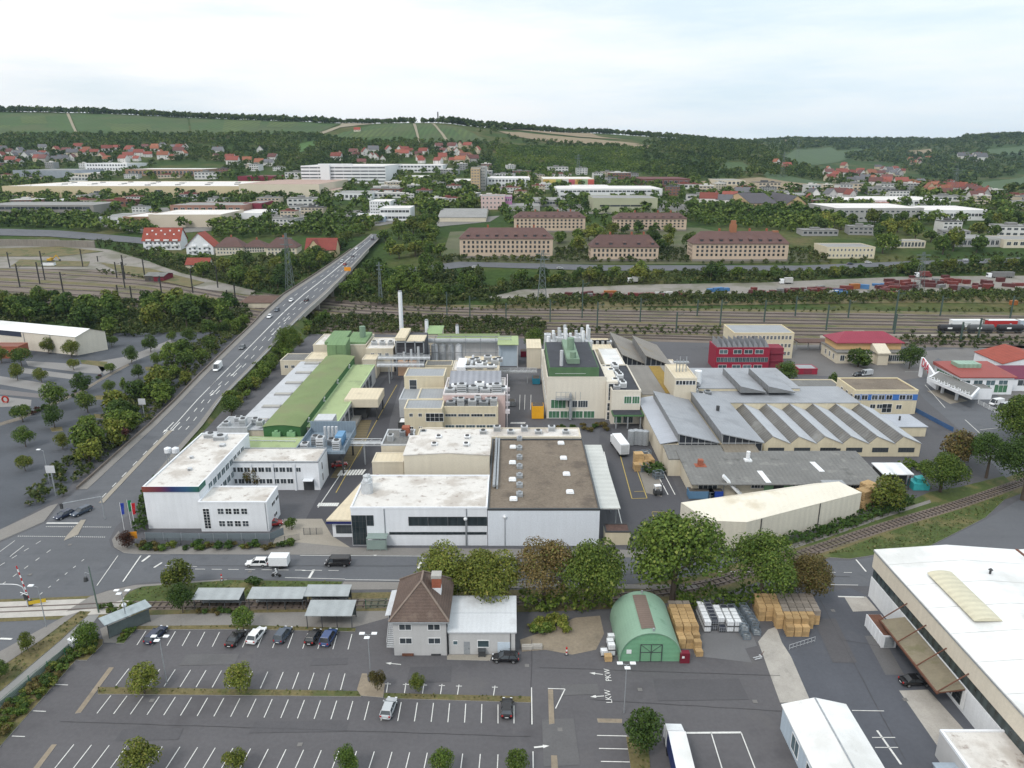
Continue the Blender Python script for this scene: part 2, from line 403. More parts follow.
b2=N.new('ShaderNodeBackground');L.new(cr.outputs[0],b2.inputs[0])
zr=N.new('ShaderNodeMapRange');zr.inputs['From Min'].default_value=0.0;zr.inputs['From Max'].default_value=.9
zr.inputs['To Min'].default_value=1.05;zr.inputs['To Max'].default_value=1.5;L.new(sx.outputs[2],zr.inputs['Value']);L.new(zr.outputs[0],b2.inputs['Strength'])
mr=N.new('ShaderNodeMapRange');mr.inputs['From Min'].default_value=.25;mr.inputs['From Max'].default_value=.5
mr.inputs['To Min'].default_value=.80;mr.inputs['To Max'].default_value=.97;L.new(n1.outputs['Fac'],mr.inputs['Value'])
mx=N.new('ShaderNodeMixShader');L.new(mr.outputs[0],mx.inputs[0]);L.new(b1.outputs[0],mx.inputs[1]);L.new(b2.outputs[0],mx.inputs[2])
L.new(mx.outputs[0],out.inputs[0])
S.view_settings.view_transform='Standard';S.view_settings.look='None';S.view_settings.gamma=1
S.view_settings.exposure=0.0;S.view_settings.use_curve_mapping=False
S.render.engine='CYCLES'
S.cycles.use_denoising=True;S.cycles.max_bounces=5;S.cycles.diffuse_bounces=3;S.cycles.glossy_bounces=2
S.cycles.transmission_bounces=2;S.cycles.volume_bounces=0;S.cycles.use_adaptive_sampling=True;S.cycles.adaptive_threshold=.02
A_ASPH=mat('yard_asphalt',(.092,.092,.100),rough=.9,var=.10,scale=.035,fine=.07,fscale=1.2,blotch=((.055,.055,.062),.06,.58,.6),blotch2=((.13,.128,.13),.15,.64,.5))
A_ROAD=mat('road_asphalt',(.108,.113,.124),rough=.9,streak=.06,sv=(.02,.4,1),var=.09,scale=.06,fine=.06,fscale=1.5,blotch=((.07,.075,.085),.12,.56,.6),blotch2=((.14,.14,.145),.2,.62,.5))
A_PARK=mat('car_park_asphalt',(.099,.096,.102),rough=.9,streak=.07,sv=(.012,.16,1),var=.10,scale=.05,fine=.08,fscale=1.6,blotch=((.066,.063,.068),.09,.56,.6),blotch2=((.125,.118,.115),.07,.60,.6))
A_LOT=mat('dark_lot_asphalt',(.076,.083,.096),rough=.9,streak=.12,sv=(.01,.10,1),var=.14,scale=.06,fine=.07,fscale=1.2,blotch=((.10,.105,.115),.08,.56,.55))
A_BLUE=mat('dark_yard_asphalt',(.080,.085,.100),rough=.9,streak=.10,sv=(.22,.02,1),var=.13,scale=.05,fine=.07,fscale=1.5,blotch=((.11,.11,.118),.07,.58,.5))
PAVE=mat('pavement_slabs',(.20,.19,.178),var=.08,scale=.2,fine=.08,fscale=3,blotch=((.13,.125,.12),.2,.6,.5))
PAVEB=mat('beige_pavement',(.28,.255,.215),var=.08,scale=.2,fine=.08,fscale=3)
KERB=mat('kerb_stone',(.34,.33,.31),var=.1,scale=.6,fine=.08)
GRASS=mat('grass_ground',(.06,.085,.022),var=.25,scale=.3,fine=.25,fscale=2,blotch=((.16,.13,.06),.15,.52,.7))
DRY=mat('dry_grass_ground',(.13,.11,.05),var=.2,scale=.25,fine=.25,fscale=2,blotch=((.05,.075,.02),.12,.5,.75))
DIRT=mat('sandy_dirt',(.24,.20,.15),var=.15,scale=.2,fine=.12,fscale=2,blotch=((.12,.105,.09),.15,.55,.6))
BALL=mat('track_ballast',(.15,.122,.10),var=.18,scale=.08,fine=.12,fscale=1.5,blotch=((.085,.085,.04),.045,.50,.8),blotch2=((.25,.225,.20),.07,.62,.5))
SLEEP=mat('sleepers_and_rust',(.052,.040,.034),var=.2,scale=.3,fine=.15,fscale=2)
RAILM=mat('rail_steel',(.16,.13,.12),rough=.45,metal=.3,var=.2)
GRAV=mat('pale_gravel',(.215,.20,.18),var=.18,scale=.05,fine=.1,fscale=1,blotch=((.12,.12,.08),.04,.5,.75))
def terrain_mat():
 m=bpy.data.materials.new('terrain_grass_and_scrub');m.use_nodes=True;nt=m.node_tree;N=nt.nodes;L=nt.links
 p=N['Principled BSDF'];p.inputs['Roughness'].default_value=1;p.inputs['Specular IOR Level'].default_value=.1
 tc=N.new('ShaderNodeTexCoord')
 def ns(s,d):
  n=N.new('ShaderNodeTexNoise');n.inputs['Scale'].default_value=s;n.inputs['Detail'].default_value=d;n.inputs['Roughness'].default_value=.65
  L.new(tc.outputs['Object'],n.inputs['Vector']);return n.outputs['Fac']
 r=N.new('ShaderNodeValToRGB');L.new(ns(.012,8),r.inputs[0])
 e=r.color_ramp.elements;e[0].position=.3;e[0].color=(.024,.046,.012,1);e[1].position=.72;e[1].color=(.12,.10,.05,1)
 a=e.new(.47);a.color=(.038,.066,.017,1);a=e.new(.58);a.color=(.070,.080,.028,1)
 n2=ns(.25,5)
 sc=N.new('ShaderNodeVectorMath');sc.operation='SCALE'
 mm=N.new('ShaderNodeMath');mm.operation='MULTIPLY_ADD';L.new(n2,mm.inputs[0]);mm.inputs[1].default_value=1.4;mm.inputs[2].default_value=.3
 L.new(r.outputs[0],sc.inputs[0]);L.new(mm.outputs[0],sc.inputs['Scale']);L.new(sc.outputs[0],p.inputs['Base Color'])
 return m
def make_terrain():
 nu,ny=len(TU),len(TY)
 U,YY=np.meshgrid(TU,TY);V=np.stack([U*YY,YY,TZ],-1).reshape(-1,3)
 i=np.arange(ny-1)[:,None]*nu+np.arange(nu-1)[None,:]
 F_=np.stack([i,i+1,i+nu+1,i+nu],-1).reshape(-1,4)
 me=bpy.data.meshes.new('terrain');me.from_pydata(V.tolist(),[],F_.tolist());me.materials.append(terrain_mat());me.shade_smooth()
 tag(obj('terrain',me),kind='structure')
make_terrain()
LV=.012
def gl(pts,z=0.0):return[G(x,y,z)for x,y in pts]
def sheet(name,pts,m,level,kind='structure',world=False):
 q=pts if world else gl(pts)
 b=MB();b.poly([(x,y,level*LV)for x,y in q])
 me=b.mesh(name,[m])
 bm=bmesh.new();bm.from_mesh(me)
 for f in bm.faces:
  f.normal_update()
  if f.normal.z<0:f.normal_flip()
 bmesh.ops.triangulate(bm,faces=bm.faces);bm.to_mesh(me);bm.free()
 return tag(obj(name,me),kind=kind)
def slab(name,pts,m,h=.12,kind='structure',side=None,world=False):
 q=pts if world else gl(pts)
 b=MB();b.prism(q,-.1,h,1,0)
 me=b.mesh(name,[m,side or KERB]);bm=bmesh.new();bm.from_mesh(me);bmesh.ops.triangulate(bm,faces=bm.faces);bmesh.ops.recalc_face_normals(bm,faces=bm.faces);bm.to_mesh(me);bm.free()
 return tag(obj(name,me),kind=kind)
def drape(name,pts,m,off=.4,kind='structure',step=14.0):
 """sheet laid on the terrain, photo outline"""
 q=[GT(x,y)[:2]for x,y in pts]
 bm=bmesh.new();vs=[bm.verts.new((x,y,0))for x,y in q];f=bm.faces.new(vs);f.normal_update()
 if f.normal.z<0:f.normal_flip()
 xs=[p[0]for p in q];ys=[p[1]for p in q]
 for a,lo,hi in((0,min(xs),max(xs)),(1,min(ys),max(ys))):
  k=max(1,min(60,int((hi-lo)/step)))
  for i in range(1,k):
   c=lo+(hi-lo)*i/k
   bmesh.ops.bisect_plane(bm,geom=bm.verts[:]+bm.edges[:]+bm.faces[:],plane_co=(c,0,0)if a==0 else(0,c,0),plane_no=(1,0,0)if a==0 else(0,1,0))
 for v in bm.verts:v.co.z=T(v.co.x,v.co.y)+off
 me=bpy.data.meshes.new(name);bm.to_mesh(me);bm.free();me.materials.append(m);me.shade_smooth()
 return tag(obj(name,me),kind=kind)
sheet('yard',[(-420,60),(420,60),(420,332),(-420,332)],A_ASPH,1,world=True)
sheet('road',[(-120,575),(0,543),(46,523),(62,503),(140,503),(116,527),(109,540),(111,547),(124,553),(135,554),(340,555),(600,557),(760,560),(850,561),(930,547),(985,520),(1024,497),(1110,465),(1200,500),(1080,575),(1000,590),(855,586),(700,584),(560,583),(345,581),(230,578),(140,583),(109,590),(90,596),(66,606),(64,617),(0,652),(-80,700),(-200,700)],A_ROAD,2)
sheet('road_right',[(908,380),(938,358),(975,380),(1040,425),(1120,500),(1024,497),(960,430),(925,400)],A_ROAD,3)
slab('pavement',[(124,553),(135,554),(340,555),(600,557),(700,559),(700,551),(600,550),(352,548),(300,543),(270,546),(145,547),(122,541),(119,531),(112,540),(114,547)],PAVE)
slab('forecourt',[(284,519),(322,519),(332,536),(351,548),(300,544),(272,546)],PAVEB,.06)
slab('pavement_west',[(-80,563),(0,541),(44,522),(58,504),(50,506),(30,516),(0,530),(-80,552)],PAVE)
slab('verge',[(122,601),(130,592),(143,587),(230,580.5),(343,582),(337,590),(250,597),(160,602)],GRASS)
slab('pavement_south',[(66,612),(90,597),(109,591),(135,585.5),(228,579.5),(226,580.6),(141,587.2),(128,592),(121,601),(92,609)],PAVE)
slab('pavement_east',[(344,582),(560,584),(700,585.5),(698,590),(560,588),(338,590)],PAVE)
def ribbon(pts,half,z):
 """world points -> left / right edges"""
 L_,R_=[],[]
 for i,p in enumerate(pts):
  a=pts[max(0,i-1)];c=pts[min(len(pts)-1,i+1)]
  d=Vector((c[0]-a[0],c[1]-a[1])).normalized();n=Vector((-d.y,d.x))
  L_.append((p[0]+n.x*half,p[1]+n.y*half,z));R_.append((p[0]-n.x*half,p[1]-n.y*half,z))
 return L_,R_
def strip(b,pts,half,z,mi=0,h=0.0,off=0.0):
 if off:
  l,_=ribbon(pts,off,z)if off>0 else ribbon(pts,off,z)
  pts=[(p[0],p[1])for p in l]
 L_,R_=ribbon(pts,half,z)
 for i in range(len(pts)-1):
  b.poly([R_[i],R_[i+1],L_[i+1],L_[i]],mi)
  if h:
   dn=lambda q:(q[0],q[1],q[2]-h)
   b.poly([dn(R_[i]),dn(R_[i+1]),R_[i+1],R_[i]],mi);b.poly([L_[i],L_[i+1],dn(L_[i+1]),dn(L_[i])],mi)
def smooth_line(pts,n=6):
 out=[]
 for i in range(len(pts)-1):
  p0=pts[max(0,i-1)];p1=pts[i];p2=pts[i+1];p3=pts[min(len(pts)-1,i+2)]
  for k in range(n):
   t=k/n
   out.append(tuple(.5*((2*p1[j])+(-p0[j]+p2[j])*t+(2*p0[j]-5*p1[j]+4*p2[j]-p3[j])*t*t+(-p0[j]+3*p1[j]-3*p2[j]+p3[j])*t**3)for j in range(len(p1))))
 out.append(tuple(pts[-1]));return out
tl=smooth_line(gl([(-150,616),(0,610.5),(64,608),(130,605.5),(300,604.5),(430,602.5),(600,598),(700,586),(760,568),(812,551),(870,531.5),(912,518.5),(960,504),(1012,486),(1080,462)]))
b=MB();strip(b,tl,3.6,.05);o=b.build('track_bed',DRY);tag(o,kind='structure')
b=MB();strip(b,tl,1.6,.07);o=b.build('track_ballast',BALL);tag(o,kind='structure')
cross=gl([(-150,616),(0,610.5),(64,608),(126,605.8)])
b=MB();strip(b,cross,2.6,.115);o=b.build('level_crossing',mat('pale_crossing_slabs',(.42,.40,.37),var=.08,scale=.3,fine=.06,stripes=(0,2.4,.03)));tag(o,kind='structure')
slp=MB();acc=0
for i in range(len(tl)-1):
 p,q=Vector(tl[i]),Vector(tl[i+1]);L_=(q-p).length;n=(q-p).normalized();k=acc
 while k<L_:
  c=p+n*k
  if G(125,606)[0]<c.x:slp.bar((c.x-n.y*-1.25,c.y+n.x*-1.25,.13),(c.x+n.y*-1.25,c.y+n.x*1.25,.13),.26,.12)
  k+=1.3
 acc=k-L_
tr=slp.build('railway_track',SLEEP);tag(tr,'single railway track with sleepers running beside the street and curving away at right','railway track')
for s_ in(-1,1):
 b=MB();l,_=ribbon(tl,s_*.75,0);strip(b,[(p[0],p[1])for p in l],.09,.235,h=.14);b.build('rail',RAILM,tr)
slab('bank',[(820,557),(868,540),(912,524),(962,509),(1014,491),(985,518),(930,546),(850,559)],GRASS,.10)
sheet('cycle_path',[(770,551),(830,533),(880,516),(930,500),(931,503),(880,519.5),(830,537),(778,554)],PAVE,7)
sheet('bank_north',[(690,552),(745,551),(800,538),(850,522),(905,503),(930,492),(960,487),(1004,476),(1012,484),(960,501),(912,515),(868,528),(812,546),(760,557)],GRASS,5)
sheet('car_park',[(115,644),(123,644),(134,630),(352,631),(362,612),(388,606),(392,656),(517,656),(525,625),(600,620),(1000,640),(1100,820),(-120,820),(0,748),(76,661),(87,661),(103,644)],A_PARK,4)
sheet('dark_yard',[(775,640),(803,598),(850,588),(884,604),(1010,770),(1010,820),(850,820),(790,720)],A_BLUE,5)
sheet('pale_yard',[(694,656),(752,663),(745,649),(757,646),(742,609),(698,611)],mat('pale_asphalt',(.14,.14,.145),var=.09,scale=.12,fine=.06),6)
sheet('concrete_strip',[(758,642),(766,664),(780,703),(811,703),(791,657),(782,643),(776,627),(768,630)],CONC,7)
sheet('concrete_apron',[(844,597),(866,597),(878,611),(853,612)],CONC,7)
sheet('loading_apron',[(899,691),(928,690),(964,730),(986,762),(948,762)],CONC,7)
sheet('dirt_patch',[(520,640),(546,631),(575,618),(600,616),(604,634),(596,650),(572,655),(545,650),(522,652)],DIRT,6)
sheet('footpath',[(100,629),(130,616),(190,614),(390,611),(388,618),(352,628),(134,629.3),(123,643),(104,643)],PAVE,5)
slab('kerb_bed',[(132,630),(136,626.5),(240,625.5),(356,628.5),(355,632),(240,629.5),(138,630)],DRY)
slab('kerb_bed_west',[(116,643.5),(124,643.5),(136,629),(133,627),(120,637)],GRASS)
slab('planting_bed',[(84,636),(103,640),(102.5,645),(87,660.5),(76,660.5),(0,747),(-60,815),(-60,760),(0,712),(30,685)],DRY)
slab('grass_strip',[(80,611.5),(91,612),(60,641),(0,692),(-60,742),(-60,715),(0,668),(42,640)],DRY)
sheet('path',[(91.5,612.5),(100,614),(84,635.5),(30,684),(-60,759),(-60,743),(0,692.5),(60.5,641.2)],mat('pale_path',(.22,.22,.215),var=.07,scale=.2,fine=.05),5)
slab('pavement_crossing',[(64,617),(80,612),(42,640.5),(0,668.5),(-60,716),(-60,690),(0,652)],PAVE)
slab('traffic_island',[(109,668),(114,668),(81,713),(75,714)],DIRT)
slab('traffic_island',[(52,745),(57,745),(34,776),(27,777)],DIRT)
slab('traffic_island',[(362,674),(367,674),(368,682),(385,684),(383,698),(360,696),(357,690)],DIRT)
slab('median',[(98,687.5),(358,691.5),(361,697),(98,694.5)],DRY)
slab('median',[(384,693.5),(531,697),(531,703),(384,698.6)],DRY)
slab('traffic_island',[(548,690),(553,690),(554.5,724),(549,725)],DIRT)
slab('traffic_island',[(597,719),(622,719.5),(622,723.5),(598,723)],DIRT)
slab('traffic_island',[(551,756),(557,756),(560,790),(552,790)],DIRT)
slab('tree_bed',[(626,737),(648,741),(652,790),(634,790)],DRY)
PD_=mat('dark_asphalt_patch',(.087,.085,.091),rough=.9,var=.08,fine=.08);PL_=mat('light_asphalt_patch',(.111,.109,.112),rough=.9,var=.08,fine=.08);TAR=mat('tar_seam',(.058,.057,.061),rough=.7,var=.2,scale=.4)
R9=random.Random(5)
for i,(px,py,w_,d_)in enumerate([(210,660,9,3),(300,727,14,2.5),(430,675,7,4),(560,742,5,9),(700,690,14,5),(150,735,9,2.5),(580,690,6,2.6),(330,662,6,2)]):
 x,y=G(px,py);sheet('asphalt_patch',[(x-w_/2,y-d_/2),(x+w_/2,y-d_/2+.3),(x+w_/2-.2,y+d_/2),(x-w_/2+.1,y+d_/2-.2)],PL_ if i%3==0 else PD_,8,world=True)
for i,(px,py,w_,d_)in enumerate([(830,640,4,12),(880,655,3,10)]):
 x,y=G(px,py);sheet('asphalt_patch',[(x-w_/2,y-d_/2),(x+w_/2,y-d_/2),(x+w_/2+d_*.12,y+d_/2),(x-w_/2+d_*.12,y+d_/2)],PL_ if i%2 else PD_,8,world=True)
sm=MB()
def seam(p,q,wig=.05,w_=.045):
 a,c=Vector(G(*p)),Vector(G(*q));n=max(3,int((c-a).length/2.5));d=(c-a).normalized();nr=Vector((-d.y,d.x));pts=[a+(c-a)*(i/n)+nr*R9.uniform(-wig,wig)for i in range(n+1)]
 strip(sm,[(v.x,v.y)for v in pts],w_,8.5*LV)
for p,q in(((60,722),(530,737)),((532,640),(530,725)),((540,668),(780,676)),((590,700),(790,712)),((820,600),(905,760)),((840,640),(900,650)),((150,566),(600,566.5)),((600,574),(850,577))):seam(p,q)
o=sm.build('asphalt_seams',TAR);tag(o,kind='structure')
dr_=MB()
for(px,py)in((603,648),(527,666),(152,701),(330,633),(700,655),(833,611),(808,607),(250,572),(420,575),(70,545),(30,575),(560,730),(755,702),(905,700),(640,690),(300,745)):
 x,y=G(px,py);dr_.box(x-.35,x+.35,y-.35,y+.35,8.6*LV,9.2*LV)
o=dr_.build('drain_covers',mat('worn_iron_cover',(.16,.155,.15),var=.2));tag(o,kind='structure')
pk=MB();rm=MB();ym=MB()
def ln(b,p,q,w=.13,lv=9):
 a=Vector(G(*p));c=Vector(G(*q));d=(c-a).normalized();n=Vector((-d.y,d.x))*w/2;z=lv*LV
 b.poly([(a.x-n.x,a.y-n.y,z),(c.x-n.x,c.y-n.y,z),(c.x+n.x,c.y+n.y,z),(a.x+n.x,a.y+n.y,z)])
def lp(p,q,t):return(p[0]+(q[0]-p[0])*t,p[1]+(q[1]-p[1])*t)
def bays(tl_,tr_,bl_,br_,n,w=.13,skip=()):
 for i in range(n+1):
  if i not in skip:ln(pk,lp(tl_,tr_,i/n),lp(bl_,br_,i/n),w)
bays((146,631.5),(352,634.5),(137,645.5),(348,650),14)
bays((129,669),(345,674),(116,686),(340.6,690.5),14)
bays((111,696),(498,705),(97,714),(498,724),24)
ln(pk,(514,706),(514,724))
bays((74,745),(498,755),(50,775),(497,777),24)
for x in(388,406,424,442,459,495):
 ln(pk,(x,683+(x-388)*.03),(x-1.5,693+(x-388)*.03));ln(pk,(x-3,684.5+(x-388)*.03),(x+3,684.5+(x-388)*.03))
ln(pk,(531.5,688),(532,725),.16);ln(pk,(533,752),(533.5,790),.16)
ln(pk,(548,689),(565,689.5),.16);ln(pk,(565,689.5),(555.5,709),.16)
for y in(736,749,762):ln(pk,(597+(y-736)*.15,y),(627+(y-736)*.15,y+.6),.15)
ln(pk,(681,733.5),(741,733),.35);ln(pk,(711,733),(722,769),.16);ln(pk,(741,733),(755,769),.16);ln(pk,(682,733),(687,769),.16)
for x in(55,33,12):ln(pk,(x,685+(55-x)*1.2),(x+13,685.5+(55-x)*1.2))
def arrow(b,p,q,w=.16):
 ln(b,p,q,w);a=Vector(G(*p));c=Vector(G(*q));d=(a-c).normalized();n=Vector((-d.y,d.x));z=9*LV
 b.poly([(a.x-n.x*.32,a.y-n.y*.32,z),(a.x+n.x*.32,a.y+n.y*.32,z),(a.x+d.x*.9,a.y+d.y*.9,z)])
arrow(pk,(595,674),(603,675));arrow(pk,(596,697),(604,696.5));arrow(pk,(391,664),(401,665));arrow(pk,(543,747),(534,748),.3)
ln(pk,(852,711),(884,711.5));ln(pk,(877,731),(901,765),.3);ln(pk,(872,738),(895,738));ln(pk,(875,748),(898,748))
o=pk.build('parking_markings',PAINT);tag(o,kind='structure')
def flat_text(txt,px,py,size,m,name,rz):
 c=bpy.data.curves.new(name,'FONT');c.body=txt;c.size=size;c.align_x='CENTER';c.align_y='CENTER'
 t=bpy.data.objects.new(name,c);COL.objects.link(t)
 me=bpy.data.meshes.new_from_object(t.evaluated_get(bpy.context.evaluated_depsgraph_get()));bpy.data.objects.remove(t)
 me.materials.clear();me.materials.append(m)
 X,Y=G(px,py);o=obj(name,me,None,(X,Y,10*LV),rz);tag(o,kind='structure');return o
flat_text('PKW',608,675.5,1.35,PAINT,'painted_lettering',math.pi/2)
flat_text('LKW',608.5,697,1.35,PAINT,'painted_lettering',math.pi/2)
def dash(p,q,n,w=.15,fill=.5,b=rm):
 for i in range(n):ln(b,lp(p,q,i/n),lp(p,q,(i+fill)/n),w)
ln(rm,(46.5,523.5),(80,523.5),.5)
dash((46,527),(112,527.5),34,.25,.55);dash((18,536.5),(106,537.5),44,.25,.55)
ln(rm,(0,552),(15,541),.13);ln(rm,(10,557),(24,546),.15);dash((0,566),(48,537),4,.15,.4);dash((2,585),(58,545),5,.15,.35)
dash((40,595),(90,555),6,.14,.3);ln(rm,(97,586),(118,556),.15);ln(rm,(123,582),(141,556),.25)
ln(rm,(142,562),(150,556),.5);ln(rm,(154,568),(162,563),.4);ln(rm,(165,566),(197,567));dash((195,569.5),(345,571),9,.14,.62)
ln(rm,(302,571),(314,571),.16);ln(rm,(309,578.5),(314,570),.5);ln(rm,(285,578),(345,579.5),.13)
ln(rm,(418,569.5),(423,558),.5);dash((423,569),(600,571),12,.14,.6);dash((600,571),(860,573),16,.14,.5)
ln(rm,(818,585),(858,585.5),.15);ln(rm,(856,560),(866,572),.3);ln(rm,(838,597),(864,597.5),.35)
ln(rm,(0,639),(12,639.5),.45);ln(rm,(345,580.2),(560,582),.16)
ln(rm,(300,555.8),(560,557.4),.14);ln(rm,(372,553.5),(376,556),.5)
for i in range(9):ln(rm,(338+i*2.9,476-i*.1),(342+i*2.9,470.5-i*.1),.55)
for i in range(9):ln(rm,(318+i*2.3,506.6),(320+i*2.3,503.2),.5)
ln(ym,(336,493),(397,385),.2);ln(rm,(318,508),(345,468),.2)
ln(ym,(620,455),(632,499),.22);ln(ym,(632,499),(647,498.5),.22);ln(ym,(647,498.5),(634,462),.22);ln(ym,(634,492),(645,491.5),.2);ln(rm,(604,452),(622,525),.22)
ln(rm,(656,472),(668,495),.2);ln(rm,(663,472),(675,495),.2);ln(ym,(652,512),(670,513),.18);ln(ym,(652,513),(658,528),.18)
for x in(520,525,531):ln(rm,(x,395),(x-.5,410),.15)
for i in range(10):ln(rm,(511+i*1.5,424),(511.4+i*1.5,422.5),.4)
ln(rm,(1000,452),(965,420),.2);ln(rm,(945,408),(925,385),.2);ln(rm,(980,430),(1000,428),.15);ln(rm,(905,372),(920,372),.15)
o=rm.build('road_markings',PAINT);tag(o,kind='structure')
o=ym.build('yard_markings',PAINTY);tag(o,kind='structure')
sheet('parking_lot',[(-140,345),(120,333),(215,332),(228,340),(128,425),(60,497),(0,530),(-140,570)],A_LOT,3)
for q in([(23,368),(77,375),(76.6,380),(21,373)],[(-20,373),(52,384.5),(48.7,393),(-20,381)],[(-20,394),(31.5,400),(31,406),(-20,408)],[(26,361),(110,366),(100,374),(85,373),(28,366)],[(95,362),(130,356),(170,340),(180,343),(130,363),(104,375)]):
 sheet('pale_paving',q,mat('pale_lot_paving',(.21,.205,.20),var=.08,scale=.1,fine=.05),5)
sheet('paved_lane',[(-20,387),(48,395),(52,399),(-20,393)],mat('warm_grey_lane',(.15,.14,.14),var=.08),5)
slab('median',[(-30,432),(20,417),(48,404.5),(80,391),(100,379),(128,364),(129.5,365.5),(101,381),(81,393.5),(49,407),(21,420),(-30,435)],mat('kerb_bed_soil',(.16,.14,.115),var=.2,scale=.4,fine=.15))
for q in([(95,396),(112,395),(113,399),(96,400)],[(94,414),(112,416),(110,420),(94,418)],[(15,460),(31,459),(33,464),(18,465)],[(50,428),(62,427),(63,431),(52,432)],[(80,360),(108,362),(104,367),(82,364)],[(145,367),(162,367),(162,371),(146,371)]):
 slab('tree_bed',q,DRY,.1)
sheet('brown_yard',[(346,455),(360,420),(372,420),(360,455),(338,478),(330,478)],mat('brown_gravel_yard',(.13,.105,.06),var=.15,fine=.12,stripes=(1,2.0,.12)),3)
sheet('works_road',[(300,530),(372,395),(392,370),(405,370),(390,420),(385,450),(345,500),(335,530)],mat('dark_works_asphalt',(.060,.060,.068),var=.1,scale=.08,fine=.06,fscale=1.5),2)
sheet('works_yard',[(600,425),(648,425),(682,500),(690,545),(612,545),(598,470)],mat('dark_court_asphalt',(.070,.070,.078),var=.1,scale=.08,fine=.06,fscale=1.5,blotch=((.10,.1,.1),.1,.56,.5)),2)
sheet('pale_court',[(634,455),(648,450),(660,478),(662,497),(646,493)],mat('pale_court_concrete',(.20,.185,.165),var=.1,fine=.08),4)
sheet('rear_yard',[(780,345),(835,345),(870,362),(940,362),(960,372),(905,380),(800,375)],mat('grey_station_yard',(.135,.13,.128),var=.1,scale=.08,fine=.05),4)
sheet('forecourt_showroom',[(905,352),(1100,340),(1160,460),(1000,430),(940,400)],mat('grey_forecourt',(.15,.145,.142),var=.12,scale=.08,fine=.06,blotch=((.09,.09,.09),.1,.55,.5)),2)
sheet('pale_apron',[(927,391),(938,390),(968,401),(950,404)],PAVEB,5)
def tpt(s,k):
 yl=[258+42*s,272+36*s,296+30*s,308+25*s,311+26*s,314+28*s,318+28*s]
 xl=[-60,140,280,420,600,800,1090]
 return(xl[k],yl[k])
poly=[tpt(-.15,k)for k in range(7)]+[tpt(1.12,k)for k in range(6,-1,-1)]
sheet('rail_yard',poly,BALL,2)
for sa,sb in((.385,.455),(.80,.845),(.155,.185),(.56,.585),(-.14,-.06)):
 sheet('grass_strip',[tpt(sa,k)for k in range(7)]+[tpt(sb,k)for k in range(6,-1,-1)],DRY,3)
for i,s_ in enumerate([0,.11,.23,.34,.5,.62,.74,.9,1.0]):
 ctl=smooth_line(gl([tpt(s_,k)for k in range(7)]),5)
 b=MB();strip(b,ctl,1.5,.05,h=.02);t_=b.build('railway_track',SLEEP)
 tag(t_,'main line railway track in the wide rail yard behind the factory','railway track','tracks of the rail yard')
 for q in(-1,1):
  b=MB();l,_=ribbon(ctl,q*.75,0);strip(b,[(p[0],p[1])for p in l],.11,.2,h=.14);b.build('rail',RAILM,t_)
sheet('platform_strip',[(820,335.5),(1090,332),(1090,334.2),(820,338)],PAVEB,6)
drape('gravel_yard',[(480,299),(520,290),(640,285),(760,283),(900,277),(1024,276),(1080,276),(1080,290),(900,293),(700,294),(560,298)],GRAV,.25)
drape('scrub_strip',[(480,307),(560,300),(700,296),(900,295),(1080,292),(1080,304),(900,303),(700,306),(480,309)],DRY,.2)
drape('frontage_road',[(395,270),(460,262),(600,265.5),(800,266),(900,262),(1080,256),(1080,261),(900,266),(800,271),(600,271),(470,267),(400,275)],A_ROAD,.3)
drape('gravel_road',[(-40,247),(60,244),(110,250),(150,262),(180,273),(230,285),(255,291),(255,296),(200,289),(150,277),(100,270),(-40,268)],GRAV,.25)
for q in([(-40,250),(60,247),(104,252),(60,257),(-40,257)],[(100,263),(150,269),(205,283),(190,288),(120,273)],[(20,260),(90,262),(88,267),(10,267)]):
 drape('scrub_strip',q,DRY,.5)
drape('west_road',[(-40,228),(60,231),(140,238),(170,243),(170,247),(130,243),(50,237),(-40,235)],A_ROAD,.5)
drape('barrack_yard',[(440,264),(450,232),(600,226),(700,228),(800,252),(830,262),(700,264.5)],mat('grey_green_yard',(.09,.095,.05),var=.25,scale=.05,fine=.1,fscale=.6,blotch=((.06,.08,.025),.04,.48,.8)),.2)
for q in([(100,210),(240,205),(250,228),(150,235),(95,226)],[(235,212),(380,210),(420,219),(380,226),(250,224)],[(420,222),(500,216),(490,222),(430,228)],[(550,205),(690,200),(700,215),(560,214)]):
 drape('town_yard',q,mat('town_yard_grey',(.17,.165,.155),var=.15,scale=.04,fine=.1,fscale=.5),.3)
VINE=mat('vineyard_green',(.036,.074,.014),var=.18,scale=.02,fine=.10,fscale=.2,stripes=(0,11.0,.22),blotch=((.062,.078,.024),.007,.47,.7),blotch2=((.026,.050,.014),.010,.55,.6))
VINE3=mat('vineyard_olive',(.056,.086,.018),var=.18,scale=.02,fine=.10,fscale=.2,stripes=(0,13.0,.24),blotch=((.036,.062,.016),.007,.5,.7))
VINE2=mat('vineyard_bright',(.05,.11,.02),var=.12,scale=.02,fine=.10,fscale=.2,stripes=(0,8.0,.12))
FIELD=mat('stubble_field',(.21,.165,.10),var=.12,scale=.01,fine=.08,fscale=.1)
TRACKW=mat('pale_farm_track',(.24,.21,.15),var=.1)
for q in([(-60,113),(66,114),(76,134),(-60,136)],[(70,114.5),(185,117),(190,135),(79,134)],[(188,117.5),(340,124),(316,134),(192,135)],[(332,136),(370,126),(412,124.5),(418,143),(345,140)],[(416,124.5),(432,124.5),(447,143),(421,143)],[(436,125),(462,128),(492,143),(450,143)],[(725,163),(742,162),(756,171),(715,172)]):
 drape('vineyard',q,VINE,.9,step=22)
